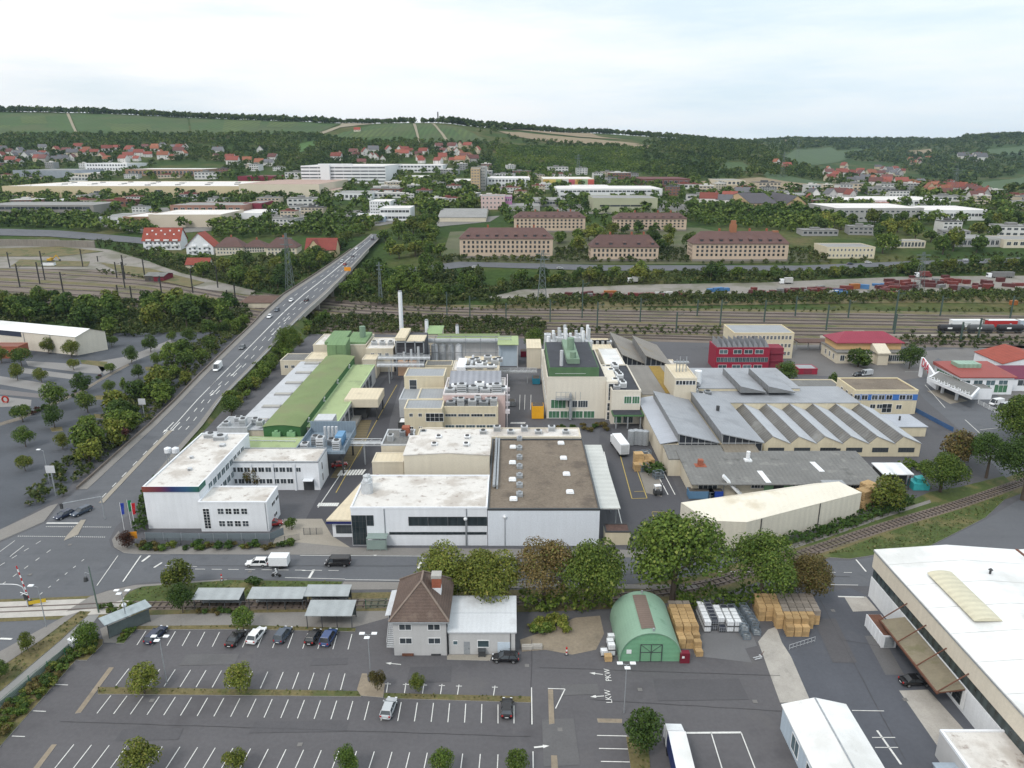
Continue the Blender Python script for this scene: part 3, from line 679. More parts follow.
for q in([(20,114),(44,114.3),(48,124),(22,124)],[(110,124),(150,125),(154,134),(112,134.5)],[(225,119.5),(262,121),(256,134),(222,134.5)],[(270,122),(300,122.5),(290,128),(266,128)],[(350,134),(392,127),(398,136),(352,139)],[(452,128),(466,130),(482,142),(466,142)],[(-40,126),(10,126),(12,135),(-40,135)]):
 drape('vineyard',q,VINE3,1.3,step=22)
drape('vineyard',[(296,145),(317,140),(314,148),(300,153)],VINE2,.9)
for q in([(66,113.5),(69,113.5),(78,134.5),(75.5,134.5)],[(412.6,124),(415.5,124),(420.5,143),(418.5,143)],[(432,124),(434.5,124),(450,143),(447,143)],[(316,134),(340,126),(372,123),(372,124.5),(340,128),(318,136)]):
 drape('farm_track',q,TRACKW,1.2)
for q in([(498,131.5),(520,132.5),(600,140),(640,144),(620,146.5),(560,143),(512,136)],[(500,128.5),(540,130.5),(600,137),(625,140),(600,138.8),(540,133)],[(615,143),(655,146),(650,149),(626,148)],[(782,139),(806,140.5),(800,143.5),(785,142.5)],[(690,183),(760,178),(825,186),(832,192),(760,190),(700,188)],[(815,184),(880,184),(915,190),(880,193),(830,191)]):
 drape('stubble_field',q,FIELD,1.2,step=22)
drape('meadow',[(760,170),(960,190),(1024,176),(1080,172),(1080,186),(1000,192),(900,195),(780,188)],mat('meadow_green',(.045,.080,.026),var=.15,scale=.02,fine=.1,fscale=.2),.5,step=25)
drape('meadow',[(795,150),(830,147),(850,158),(800,165),(780,160)],mat('meadow_green',(.05,.09,.03)),.8,step=25)
drape('meadow',[(838,151),(862,149),(866,153),(842,156)],mat('meadow_green',(0,0,0)),1.2,step=25)
drape('meadow',[(985,150),(1030,146),(1040,153),(992,157)],mat('meadow_green',(0,0,0)),1.2,step=25)
drape('stubble_field',[(905,151),(930,149),(936,152),(910,155)],FIELD,1.2,step=25)
drape('meadow',[(965,184),(1060,168),(1080,180),(985,193)],mat('meadow_green',(.05,.09,.03)),1.0,step=25)
drape('meadow',[(95,209),(150,210),(152,217),(100,217)],GRASS,.5)
hz=MB();hz.box(-9000,9000,-300,12500,-30,420)
m=bpy.data.materials.new('pale_haze');m.use_nodes=True;nt=m.node_tree;nt.nodes.clear()
po=nt.nodes.new('ShaderNodeOutputMaterial');pv=nt.nodes.new('ShaderNodeVolumePrincipled')
pv.inputs['Color'].default_value=(.60,.80,1.0,1);pv.inputs['Density'].default_value=.000034;pv.inputs['Anisotropy'].default_value=0.1
nt.links.new(pv.outputs[0],po.inputs['Volume']);m.cycles.homogeneous_volume=True
HAZE=hz.build('haze',m);tag(HAZE,kind='stuff')
def car_proto(name,label,paint,L_=4.4,W=1.8,Hh=1.45,kind='hatch',loc=(0,0,0),rz=0,cat='car',group=None):
 """nose towards +x"""
 root=thing(name,label,cat,loc,rz,group);hw=W/2;hl=L_/2
 if kind=='van':sx=[-1,-.97,-.6,0,.5,.72,.93,1];top=[.92,1.0,1.02,1.02,1.02,.98,.80,.55];bw=[.93,1,1,1,1,.98,.92,.82]
 else:sx=[-1,-.95,-.7,-.3,.3,.55,.9,1];top=[.72,.93,.96,.94,.92,.88,.74,.55];bw=[.82,.93,.98,1,1,.98,.90,.74]
 b=MB();rings=[]
 for i,x in enumerate(sx):
  y=hw*bw[i];z=top[i];lo=.30 if 0<i<len(sx)-1 else .36
  rings.append(b.vs([(x*hl,-y*.9,lo),(x*hl,-y,.52),(x*hl,-y*.95,z-.04),(x*hl,-y*.55,z+.02),(x*hl,y*.55,z+.02),(x*hl,y*.95,z-.04),(x*hl,y,.52),(x*hl,y*.9,lo)]))
 for i in range(len(sx)-1):
  for k in range(8):
   a=rings[i]+k;c=rings[i]+(k+1)%8;d=rings[i+1]+(k+1)%8;e=rings[i+1]+k
   b.f.append((a,e,d,c));b.m.append(0)
 for r,q in((rings[0],1),(rings[-1],-1)):
  b.f.append(tuple(r+k for k in(range(8)if q>0 else range(7,-1,-1))));b.m.append(0)
 cab={'hatch':(-.93,-.72,.12,.50),'estate':(-.95,-.80,.10,.48),'sedan':(-.70,-.38,.10,.50),'van':(-.985,-.95,.52,.80)}[kind]
 z0=.95 if kind!='van' else 1.0;zt=Hh-.05
 x0,x1,x2,x3=[c*hl for c in cab];wb,wt=hw*.93,hw*(.74 if kind!='van' else .86)
 b.prism([(x1-.03,-wt),(x2+.03,-wt),(x2+.03,wt),(x1-.03,wt)],zt-.02,zt+.05,0)
 for(xa,xb)in((x0,x1),(x3,x2),((x0+x3)/2-.1,(x1+x2)/2-.05)):
  for q in(-1,1):b.bar((xa,q*wb,z0-.04),(xb,q*(wt+.01),zt),.09,.09)
 if kind=='van':
  b.prism([(x0+.02,-wb-.01),(hl*.30,-wb-.01),(hl*.30,wb+.01),(x0+.02,wb+.01)],z0-.06,zt-.03)
 b.build('body',[paint],root,smooth=False,bevel=.02)
 g=MB();xs=(x0+.03,x3-.03);q=g.vs([(xs[0],-wb+.02,z0-.06),(xs[1],-wb+.02,z0-.06),(xs[1],wb-.02,z0-.06),(xs[0],wb-.02,z0-.06),(x1,-wt+.02,zt-.021),(x2,-wt+.02,zt-.021),(x2,wt-.02,zt-.021),(x1,wt-.02,zt-.021)])
 for f in((0,1,5,4),(1,2,6,5),(2,3,7,6),(3,0,4,7)):g.f.append(tuple(q+k for k in f));g.m.append(0)
 g.build('windows',GLASS,root)
 wr=.33
 for xx in(-.60*hl,.64*hl):
  for sgn in(-1,1):
   t=MB();t.tube((0,-.11,0),(0,.11,0),wr,14);w_=t.build('tyre',TYRE,root,(xx,sgn*(hw-.09),wr))
   r=MB();r.tube((0,sgn*.112,0),(0,sgn*.13,0),wr*.62,10);r.build('rim',RIM,w_)
 for sgn in(-1,1):
  h=MB();h.box(hl*.915,hl*.985,sgn*hw*.62-.2,sgn*hw*.62+.14,.60,.74);h.build('headlight',LAMPG,root)
  t=MB();t.box(-hl*1.004,-hl*.93,sgn*hw*.72-.13,sgn*hw*.72+.13,.68,.90);t.build('tail_light',TAILR,root)
  m_=MB();m_.box(x3-.35,x3-.17,sgn*(hw+.1)-.09,sgn*(hw+.1)+.09,.95,1.08);m_.build('wing_mirror',paint,root)
 p_=MB();p_.box(-hl*1.006,-hl*.99,-.26,.26,.48,.6);p_.build('number_plate',WHITEP,root)
 return root
CP={k:carpaint('car_paint_'+k,c)for k,c in dict(black=(.012,.012,.014),navy=(.02,.03,.06),white=(.72,.73,.74),silver=(.42,.44,.46),grey=(.10,.11,.12),blue=(.03,.06,.16),red=(.28,.02,.02),slate=(.05,.07,.10)).items()}
def near_car(px,py,ang,**k):
 X,Y=G(px,py);return car_proto('parked_car' if k.pop('parked',True)else 'car',loc=(X,Y,k.pop('z',.05)),rz=math.radians(ang),**k)
_pg='cars parked in the front car park'
near_car(156.5,637.5,80,label='dark navy estate car parked alone at the left end of the top row',paint=CP['navy'],kind='estate',L_=4.8,group=_pg)
near_car(236,641,80,label='black saloon car parked just left of the white car in the top row',paint=CP['black'],kind='sedan',L_=4.6,group=_pg)
near_car(257,638,80,label='white car parked in the top row between two dark cars',paint=CP['white'],kind='hatch',L_=4.5,W=1.85,Hh=1.6,group=_pg)
near_car(283.5,637.5,80,label='slate blue compact van parked to the right of the white car',paint=CP['slate'],kind='estate',L_=4.4,Hh=1.7,group=_pg)
near_car(313.5,639.5,82,label='small black car parked left of the dark blue people carrier',paint=CP['black'],kind='hatch',L_=4.1,group=_pg)
near_car(329,640,82,label='dark blue people carrier parked at the right end of the top row',paint=CP['blue'],kind='estate',L_=4.6,Hh=1.75,W=1.85,group=_pg)
near_car(389,711,84,label='silver car parked below the grass median of the front car park',paint=CP['silver'],kind='hatch',L_=4.4,group=_pg)
near_car(507,711,89,label='black hatchback parked below the median at its right end',paint=CP['black'],kind='hatch',L_=4.1,group=_pg)
near_car(505.5,660.5,178,label='black car parked along the front of the white flat annex',paint=CP['black'],kind='hatch',L_=4.4,group=_pg)
near_car(914,684,3,label='black saloon car parked under the rust framed canopy of the white warehouse',paint=CP['black'],kind='sedan',L_=4.6)
near_car(257.5,565.5,180,parked=False,label='white car with a sunroof driving along the street behind the tram shelters',paint=CP['white'],kind='estate',L_=4.6,Hh=1.6)
near_car(338,565,180,parked=False,label='black minibus driving along the street in front of the works gate',paint=CP['black'],kind='van',L_=5.1,W=1.95,Hh=1.95,cat='minibus')
near_car(64.5,517,244,parked=False,label='dark blue car waiting at the stop line, left of the slate estate',paint=CP['navy'],kind='hatch',L_=4.3)
near_car(82,513.5,244,parked=False,label='slate grey estate waiting at the stop line beside the central island',paint=CP['slate'],kind='estate',L_=4.8)
near_car(274,525.5,20,label='red car half hidden at the corner of the white office annex',paint=CP['red'],kind='hatch',L_=4.0)
near_car(339.5,466.5,20,label='dark red car parked beside the works road under the pipe bridge',paint=CP['red'],kind='sedan',L_=4.3)
def box_trailer(px,py):
 X,Y=G(px,py);r=thing('box_trailer','silver white box trailer towed by the white car on the street','trailer',(X,Y,.05),0)
 b=MB();b.box(-1.9,1.9,-1.05,1.05,.75,2.7);b.build('box',PLASTW,r,bevel=.04)
 c=MB();c.box(-1.95,1.95,-1.0,1.0,.6,.748);c.bar((-1.9,0,.6),(-3.0,0,.5),.1,.1);c.build('chassis',DARKM,r)
 for s_ in(-1,1):
  t=MB();t.tube((.35,s_*.9-.1,.33),(.35,s_*.9+.1,.33),.33,14);t.build('wheel',TYRE,r)
box_trailer(280,567)
def motorbike(px,py):
 X,Y=G(px,py);r=thing('motorcycle','small motorcycle ridden along the street in front of the box trailer','motorcycle',(X,Y,.05),math.radians(175))
 for xx in(-.68,.68):
  t=MB();t.tube((xx,-.06,.31),(xx,.06,.31),.31,14);t.build('wheel',TYRE,r)
 b=MB();b.box(-.55,.2,-.14,.14,.72,.84);b.box(-.35,.35,-.16,.16,.35,.70);b.box(-.05,.35,-.15,.15,.72,.95);b.bar((.62,0,.4),(.42,0,1.05),.1,.1);b.build('frame',DARKM,r,bevel=.02)
 h=MB();h.tube((.4,-.36,1.05),(.4,.36,1.05),.025,6);h.build('handlebar',GREYM,r)
 f=MB();f.tube((.52,0,.88),(.62,0,.86),.1,8);f.build('headlight',LAMPG,r)
 P_=[(-.15,0,.92),(-.12,0,1.15),(-.02,0,1.42),(.0,0,1.55),(.04,0,1.70),(-.13,.1,.9),(.22,.2,.80),(.06,.2,.42),(.2,.2,.36),(-.13,-.1,.9),(.22,-.2,.80),(.06,-.2,.42),(.2,-.2,.36),(-.03,.19,1.40),(.14,.27,1.16),(.38,.32,1.09),(-.03,-.19,1.40),(.14,-.27,1.16),(.38,-.32,1.09)]
 E_=[(0,1),(1,2),(2,3),(3,4),(0,5),(5,6),(6,7),(7,8),(0,9),(9,10),(10,11),(11,12),(2,13),(13,14),(14,15),(2,16),(16,17),(17,18)]
 R_=[.15,.15,.16,.06,.11,.11,.09,.06,.06,.11,.09,.06,.06,.07,.055,.045,.07,.055,.045]
 me=bpy.data.meshes.new('person');me.from_pydata(P_,E_,[]);me.materials.append(mat('white_riding_jacket',(.55,.56,.58),var=.1))
 o=bpy.data.objects.new('person',me);COL.objects.link(o)
 md=o.modifiers.new('skin','SKIN');lay=me.skin_vertices[0].data
 for i,v in enumerate(lay):v.radius=(R_[i],R_[i]);v.use_root=(i==0)
 o.modifiers.new('sub','SUBSURF').levels=1
 o.modifiers['sub'].render_levels=1
 o.location=(X,Y,.05);o.rotation_euler=(0,0,math.radians(175))
 tag(o,'person in a pale jacket and helmet riding the motorcycle along the street','person')
 hm=MB();n=10
 for k in range(5):
  a0,a1=-1.2+2.6*k/5,-1.2+2.6*(k+1)/5
  hm.tube((.04,0,1.72+.15*math.sin(a0)),(.04,0,1.72+.15*math.sin(a1)),.15*math.cos(a0),n,0,.15*math.cos(a1),cap=(k in(0,4)))
 hm.build('helmet',PLASTW,o)
motorbike(276.5,577)
X0,Y0,w_,d_,h_=from_base(394.5,447,655.5,620,581)
H1=Bld('corner_house','two storey pale grey house with a brown hipped tile roof at the car park edge','house',X0,Y0,w_,d_,h_)
H1.walls(W_GREY)
H1.hip(T_BROWN,4.6,.55,inset=w_*.55)
b=MB();i_=w_*.55;c_=((-.55+w_+.55)/2);za,zb=h_+.08,h_+4.68
for(p,q)in(((-.55,-.55,za),(c_,-.55+i_,zb)),((w_+.55,-.55,za),(c_,-.55+i_,zb)),((c_,-.55+i_,zb),(c_,d_+.55-i_,zb)),((-.55,d_+.55,za),(c_,d_+.55-i_,zb)),((w_+.55,d_+.55,za),(c_,d_+.55-i_,zb))):b.bar(p,q,.32,.16)
H1.part('ridge_tiles',b,mat('pale_ridge_tile',(.19,.15,.125),var=.2,scale=1))
b=MB();b.bar((-.62,-.62,h_-.12),(w_+.62,-.62,h_-.12),.16,.14);H1.part('gutter',b,GREYM)
H1.win('S',[(w_*.23,h_-1.35),(w_*.77,h_-1.35),(w_*.23,h_-4.0),(w_*.77,h_-4.0)],2.1,1.2,nx=2)
H1.win('W',[(3,h_-1.5),(6.5,h_-1.5),(3,h_-4.2),(7,h_-4.2)],1.2,1.2)
b=MB();b.box(0,1.9,-.25,-.01,.05,.45);H1.part('cellar_shutter',b,RUST,(w_*.15,0,0))
b=MB();b.box(0,1.6,-.12,-.01,.05,.35);H1.part('cellar_grille',b,DARKM,(w_*.70,0,0))
b=MB();b.box(-.75,.75,-.75,.75,0,1.5,0);b.box(-.76,.76,-.76,.76,1.5,3.3,1);b.box(-.85,.85,-.85,.85,3.3,3.85,2);H1.part('chimney',b,[W_WHITE,BRICK,KERB],(w_*.78,d_*.47,h_+1.5))
b=MB()
for i in range(14):b.box(-1.6,-.15,2+i*.3,2.3+i*.3,i*.2,i*.2+.12)
for y in(2.0,6.0):b.bar((-1.6,y,.3+(y-2)/.3*.2+.9),(-1.6,y,(y-2)/.3*.2),.06,.06)
b.bar((-1.6,2,1.0),(-1.6,6.2,3.8),.07,.07);H1.part('outside_stair',b,LGREYM)
b=MB();b.box(-1.6,-.1,5,d_-1,3.0,3.12);b.box(-1.65,-1.58,5,d_-1,3.12,4.0);b.prism([(-1.9,3.5),(-.05,3.5),(-.05,d_-.5),(-1.9,d_-.5)],[5.2,5.5,5.5,5.2],[5.28,5.58,5.58,5.28]);H1.part('balcony',b,LGREYM)
b=MB();b.tube((w_+.12,-.12,0),(w_+.12,-.12,h_-.2),.07,6);H1.part('downpipe',b,DARKM)
X0b,_,wb,db,hb=from_base(448.5,514.5,654.5,632.5,600)
H2=Bld('flat_annex','low white annex with a pale sheet roof beside the hipped house','annex',X0b+.1,Y0+.3,wb,db,hb)
H2.walls(W_GREY);H2.slab(mat('pale_sheet_roof',(.52,.54,.56),rough=.6,var=.06,scale=.2,stripes=(0,.8,.02),blotch=((.38,.38,.39),.2,.55,.5)),hb,hb+.5,over=.25)
b=MB();b.box(-.2,wb+.2,db*.5,db*.5+.12,hb+.45,hb+.52);H2.part('roof_seam',b,LGREYM)
H2.win('S',[(wb*.10,2.3)],.8,.8,nx=1,gm=GLASSB);H2.win('S',[(wb*.52,2.1)],2.0,1.4,nx=1,gm=GLASSB)
H2.door('S',wb*.27,1.0,2.5,GREYM);H2.door('S',wb*.83,2.1,2.4,mat('pale_blue_door',(.50,.58,.66),var=.05),name='garage_door')
b=MB();b.tube((wb*.93,-.1,0),(wb*.93,-.1,hb),.06,6);H2.part('downpipe',b,DARKM)
slab('doorstep',[(447,655),(492,655),(490,661),(447,660)],PAVEB,.1)
X,Y=G(482,656);r=thing('waste_bin','dark grey wheeled waste bin standing by the annex door','bin',(X,Y,.05))
b=MB();b.prism([(-.6,-.4),(.6,-.4),(.6,.4),(-.6,.4)],.15,1.1);b.build('bin_body',DARKM,r);b=MB();b.box(-.65,.65,-.45,.45,1.1,1.2);b.build('lid',DARKP,r)
b=MB()
for q in(-1,1):b.tube((q*.5,-.42,.09),(q*.5,-.32,.09),.09,8)
b.build('wheel',TYRE,r)
X0,Y0,w_,d_,h_=from_base(619,682,662.5,633,591)
q=thing('arched_hall','mint green round arched storage hall with a brown strip along its top','storage hall',(X0+w_/2,Y0,0));R_=w_/2
pf=[(-R_*math.cos(t),h_*(math.sin(t)**.86))for t in[math.pi*i/28 for i in range(29)]]
b=MB()
for i in range(28):
 (xa,za),(xb,zb)=pf[i],pf[i+1]
 b.poly([(xa,.0,za),(xb,.0,zb),(xb,d_,zb),(xa,d_,za)])
 b.poly([(xa*.975,.0,za*.975),(xb*.975,.0,zb*.975),(xb*.975,d_,zb*.975),(xa*.975,d_,za*.975)])
 b.poly([(xa,0,za),(xb,0,zb),(xb*.975,0,zb*.975),(xa*.975,0,za*.975)])
me=b.build('shell',G_MINT,q)
b=MB()
b.poly([(x*.97,d_-.1,z*.97)for x,z in pf]);b.build('end_wall',G_MINT,q)
b=MB();b.poly([(x*.97,.25,z*.97)for x,z in pf])
b.build('end_wall',mat('mint_green_boards',(.16,.34,.21),rough=.6,var=.08,stripes=(2,.9,.04),blotch=((.24,.36,.18),.25,.56,.6)),q)
b=MB()
for i in range(12,16):
 (xa,za),(xb,zb)=pf[i],pf[i+1];k=1.012
 b.poly([(xa*k-.4,1.2,za*k),(xb*k-.4,1.2,zb*k),(xb*k-.4,d_-1.2,zb*k),(xa*k-.4,d_-1.2,za*k)])
b.build('roof_strip',mat('brown_roof_strip',(.16,.12,.10),var=.1,stripes=(1,.6,.08)),q)
b=MB();b.box(-1.75,1.75,.12,.248,.1,3.4,0)
dr=b.build('door',mat('mint_door',(.15,.31,.19),var=.05),q)
b=MB()
for x in(-1.75,0,1.75):b.box(x-.06,x+.06,.04,.118,.1,3.4)
for z in(.12,1.9,3.4):b.box(-1.75,1.75,.05,.117,z-.05,z+.05)
for a in(-1,1):b.bar((a*.05,.08,1.95),(a*1.7,.08,3.35),.07,.05)
b.build('door_frame',DARKP,dr)
b=MB();b.box(-4.0,-3.2,.15,.248,1.6,2.3);b.build('sign',WHITEP,q)
b=MB();b.tube((.2,d_-.6,h_),(.2,d_-.6,h_+.5),.18,8);b.tube((.3,.6,h_*.99),(.3,.6,h_+.45),.18,8);b.build('roof_vent',GREYM,q)
X,Y=G(684,662);r=thing('red_cabinet','dark red ribbed steel cabinet at the corner of the green arched hall','cabinet',(X,Y,.05))
b=MB();b.box(-.75,.75,-.4,.5,0,1.9);[b.box(-.75+i*.37,-.70+i*.37,-.45,-.401,.1,1.8)for i in range(5)];b.build('cabinet_body',mat('dark_red_paint',(.16,.015,.03),var=.1),r)
b=MB();b.box(-.5,-.1,-.47,-.452,1.0,1.4);b.build('notice',WHITEP,r)
def crate_proto(name,label,cat,group,m):
 r=thing(name,label,cat,(0,0,0),0,group);L_,W,Hc=1.2,1.0,.95
 b=MB()
 for i in range(3):b.box(-L_/2,L_/2,-W/2+i*(W-.12)/2,-W/2+.12+i*(W-.12)/2,0,.12)
 b.build('pallet_base',m,r)
 b=MB();b.box(-L_/2+.04,L_/2-.04,-W/2+.04,W/2-.04,.121,Hc-.05,1)
 for k in range(4):
  z=.14+k*.205
  b.box(-L_/2,L_/2,-W/2,-W/2+.03,z,z+.16);b.box(-L_/2,L_/2,W/2-.03,W/2,z,z+.16)
  b.box(-L_/2,-L_/2+.03,-W/2+.031,W/2-.031,z,z+.16);b.box(L_/2-.03,L_/2,-W/2+.031,W/2-.031,z,z+.16)
 for k in range(6):b.box(-L_/2+k*.202,-L_/2+k*.202+.17,-W/2,W/2,Hc-.045,Hc)
 b.build('slatted_box',[m,mat('dark_crate_gap',(.10,.055,.02))],r)
 return r
def gcol(px,py):return G(px,py)
crate=crate_proto('wooden_crate','orange wooden crate in the tall stacks beside the green arched hall','crate','orange crates beside the arched hall',WOOD)
first=[True]
def put(proto,loc,rz,label,group,used,**k):
 if not used[0]:
  used[0]=True;proto.location=loc;proto.rotation_euler=(0,0,rz);proto['label']=label;proto['group']=group
  if 'scale' in k and k['scale']is not None:proto.scale=(k['scale'],)*3 if not isinstance(k['scale'],tuple)else k['scale']
  return proto
 return dup(proto,loc,rz,label=label,group=group,**k)
uc=[False]
Xa,Ya=G(690,649)
for i in range(3):
 for j in range(9):
  hgt=3 if j>1 else 2
  if i==2 and j==0:continue
  for k in range(hgt):
   top_grey=(j>=7)
   put(crate,(Xa-1.4+i*1.32+rnd.uniform(-.04,.04),Ya+.5+j*1.1,.05+k*.955),rnd.uniform(-.03,.03),'orange wooden crate in the tall stacks beside the green arched hall','orange crates beside the arched hall',uc,mats={'raw_pallet_wood':WOODG}if(j>=8 and k==2)else None)
Xa,Ya=G(698,655)
for k in range(2):dup(crate,(Xa+.1,Ya+k*1.25,.05+0),.05,label='loose orange crate standing in front of the tall crate stacks',group='loose crates in front of the stacks')
dup(crate,(Xa+.1,Ya+1.25,1.005),.02,label='orange crate set on top of a loose crate in front of the stacks',group=None)
wood_l='wooden pallet box in the big stack under the street trees by the yard'
Xa,Ya=G(790,637)
lay=[(0,0,2),(1,0,2),(2,0,2),(0,1,2),(1,1,3),(2,1,3),(3,1,2)]
for i in range(-3,5):
 for j in range(-0,8):
  hgt=0
  if j<2 and 0<=i<=2:hgt=2 if j==0 else 3
  elif j>=2 and i>=-1-(j>3):hgt=3
  elif j>=4 and i==-3:hgt=3
  if i==4 and j<3:hgt=0
  if i==3 and j<1:hgt=0
  for k in range(hgt):
   grey=(j>=3 and i>=0 and k==hgt-1)
   dup(crate,(Xa+i*1.34+rnd.uniform(-.04,.04)+j*.12,Ya+.5+j*1.12,.05+k*.955),rnd.uniform(-.03,.03),label='grey topped weathered pallet box on the big stack under the street trees' if grey else wood_l,group='weathered boxes on top of the big stack' if grey else 'wooden boxes in the big yard stack',mats={'raw_pallet_wood':WOODG}if grey else None)
def ibc_proto():
 r=thing('liquid_container','white plastic liquid container in a steel cage in the yard','container',(0,0,0),0,'caged liquid containers')
 b=MB();b.box(-.55,.55,-.45,.45,.16,1.05);b.tube((0,0,1.05),(0,0,1.12),.15,10);b.build('tank',PLASTW,r,bevel=.05)
 b=MB()
 for x in(-.58,-.2,.2,.58):
  for y in(-.48,.48):b.bar((x,y,.14),(x,y,1.06),.03,.03)
 for z in(.4,.72,1.04):
  for y in(-.48,.48):b.bar((-.59,y,z),(.59,y,z),.025,.025)
  for x in(-.58,.58):b.bar((x,-.48,z),(x,.48,z),.025,.025)
 b.build('cage',LGREYM,r)
 b=MB()
 for y in(-.4,0,.4):b.box(-.6,.6,y-.08,y+.08,0,.12)
 b.box(-.6,.6,-.5,.5,.121,.15);b.build('pallet_base',DARKM,r)
 return r
ibc=ibc_proto();ui=[False]
darkt=mat('dark_tank_plastic',(.03,.035,.05),rough=.5,var=.1)
Xa,Ya=G(706,632.5)
for i in range(5):
 for j in range(6):
  for k in range(2):
   if(i,k)==(2,1)and j==0:continue
   if i in(2,3,4)and j>4:continue
   dk=(i==1)or(i==2 and j==0 and k==0)or(i>=3 and j==4)
   put(ibc,(Xa+.2+i*1.32+(j*.0),Ya+.4+j*1.04+(.5 if i in(1,)else 0),.05+k*1.13),0,'black plastic liquid container among the white ones right of the crate stacks' if dk else 'white caged liquid container in the rows right of the crate stacks','dark containers right of the crates' if dk else 'white containers right of the crates',ui,mats={'white_tank_plastic':darkt}if dk else None)
for(px,py,z)in((604,655,0),(611,655,0),(611,655,1.13),(610,645,0),(611,640,0)):
 X,Y=G(px,py);dup(ibc,(X,Y,.05+z),.05,label='white caged liquid container beside the left flank of the green arched hall',group='containers left of the arched hall')
dup(crate,(*G(608,660),.05),.05,label='wooden crate on the ground left of the arched hall under the white containers')
def rack_proto():
 r=thing('cage_pallet','blue grey steel cage pallet in the yard','cage pallet',(0,0,0),0,'steel cage pallets')
 b=MB()
 for x in(-.6,.6):
  for y in(-.4,.4):b.bar((x,y,0),(x,y,1.0),.07,.07)
 for z in(.12,.5,.98):
  for y in(-.4,.4):b.bar((-.6,y,z),(.6,y,z),.05,.05)
  for x in(-.6,.6):b.bar((x,-.4,z),(x,.4,z),.05,.05)
 b.build('frame',mat('blue_grey_steel',(.16,.20,.24),rough=.6,var=.2,scale=1),r)
 b=MB();b.box(-.5,.5,-.33,.33,.13,.6);b.box(-.4,.1,-.25,.2,.6,.85);b.build('load',mat('mixed_grey_goods',(.20,.215,.225),var=.3,scale=2,fine=.2,orand=.5),r)
 return r
rack=rack_proto();ur=[False]
Xa,Ya=G(756,640)
for i,offx in enumerate((-1.6,0.5)):
 for j in range(8-i):
  for k in range(2 if j else 1):
   put(rack,(Xa+offx-j*.10,Ya+.3+j*1.0+i*1.2,.05+k*1.02),rnd.uniform(-.06,.06),'blue grey steel cage pallet in the double row left of the big wooden stack','steel cages left of the wooden stack',ur)
X,Y=G(757,659);r=thing('pallet_trolley','pale hand pallet truck left lying by the concrete strip','trolley',(X,Y,.05),.3)
b=MB();b.box(-.6,.5,-.3,-.12,.1,.2);b.box(-.6,.5,.12,.3,.1,.2);b.box(.5,.75,-.3,.3,.1,.5);b.build('forks',LGREYM,r);b=MB();b.bar((.7,0,.5),(1.2,0,1.2),.06,.06);b.build('handle',RUST,r)
X,Y=G(802,646);r=thing('folding_barrier','low grey wire barrier standing in front of the wooden stack','barrier',(X,Y,.05),.4)
b=MB()
for i in range(8):b.bar((-2.8+i*.8,0,0),(-2.8+i*.8,0,1.0),.05,.05)
b.bar((-2.8,0,1),(2.8,0,1),.05,.05);b.bar((-2.8,0,.3),(2.8,0,.3),.05,.05);b.build('frame',LGREYM,r)
X,Y=G(661.5,738);Xr,_=G(685,738)
r=thing('truck','white roofed articulated truck with dark blue sides parked by the round tree','truck',(X+1.4,Y,.05),math.radians(-2))
b=MB();b.box(-1.25,1.25,-13.0,-2.9,1.1,3.85,0,top=1);b.build('trailer_box',[mat('dark_blue_tarpaulin',(.02,.035,.13),rough=.5,var=.1,stripes=(1,1.3,.08)),R_CLEAN],r,bevel=.03)
b=MB();b.box(-1.2,1.2,-2.4,-.1,.5,2.6);b.prism([(-1.2,-2.4),(1.2,-2.4),(1.15,-.5),(-1.15,-.5)],2.6,[3.5,3.5,2.9,2.9]);b.build('cab',PLASTW,r,bevel=.06)
b=MB();b.box(-1.05,1.05,-.11,-.06,1.5,2.4);b.build('windscreen',GLASS,r)
b=MB();b.box(-.9,.9,-12.5,-1.5,.75,1.05);b.build('chassis',DARKM,r)
for y in(-12,-10.8,-9.6,-3.2,-1.2):
 for s_ in(-1,1):
  t=MB();t.tube((s_*1.08-.15,y,.5),(s_*1.08+.15,y,.5),.5,14);t.build('wheel',TYRE,r)
Pn=G(783,706,4.0);Pr=G(847,709,4.0)
B=Bld('white_store','white pitched roof storage shed at the bottom edge of the yard','shed',Pn[0],Pn[1]-26,Pr[0]-Pn[0],26,4.0)
B.walls(mat('pale_blue_sheet',(.42,.50,.58),var=.06,stripes=(1,1.2,.04),streak=.06));B.gable(R_CLEAN,mat('pale_blue_gable',(.45,.52,.58),var=.05),1.1,'y',.2)
b=MB();b.box(B.w/2-.12,B.w/2+.12,-.1,B.d+.1,5.32,5.38);B.part('ridge_cap',b,GREYM)
B.win('W',[(5+i*5.2,2.0)for i in range(4)],2.6,2.6,nx=2,gm=GLASSB)
Xw,Yw=G(868,596);hw_=HZ(Yw,550)
B=Bld('warehouse','large white roofed warehouse with a cream parapet band at the right edge','warehouse',Xw,Yw-62,60,62,hw_)
WHP=mat('cream_wall_band',(.60,.55,.46),var=.05,scale=.2,streak=.05)
b=MB();b.box(0,60,0,62,-.3,4.2,0);B.part('wall',b,[mat('white_lower_wall',(.66,.68,.70),var=.05,streak=.06)])
b=MB();b.box(.15,59.8,.15,61.85,4.201,6.2);B.part('ribbon_window',b,mat('dark_ribbon_glass',(.035,.05,.052),rough=.2,var=.3,scale=.4,stripes=(1,1.6,.3),spec=.5))
b=MB();b.box(-.1,60,-.1,62.1,6.201,hw_-.4);B.part('wall_band',b,WHP)
b=MB()
b.box(-.25,60,-.2,62.25,hw_-.42,hw_-.2);B.part('eaves',b,GREYM)
b=MB()
m0=13.0
b.prism([(-.2,-.2),(m0,-.2),(m0,62.2),(-.2,62.2)],hw_-.19,[hw_,hw_+1.0,hw_+1.0,hw_]);b.prism([(m0,-.2),(26,-.2),(26,62.2),(m0,62.2)],hw_-.19,[hw_+1.0,hw_,hw_,hw_+1.0])
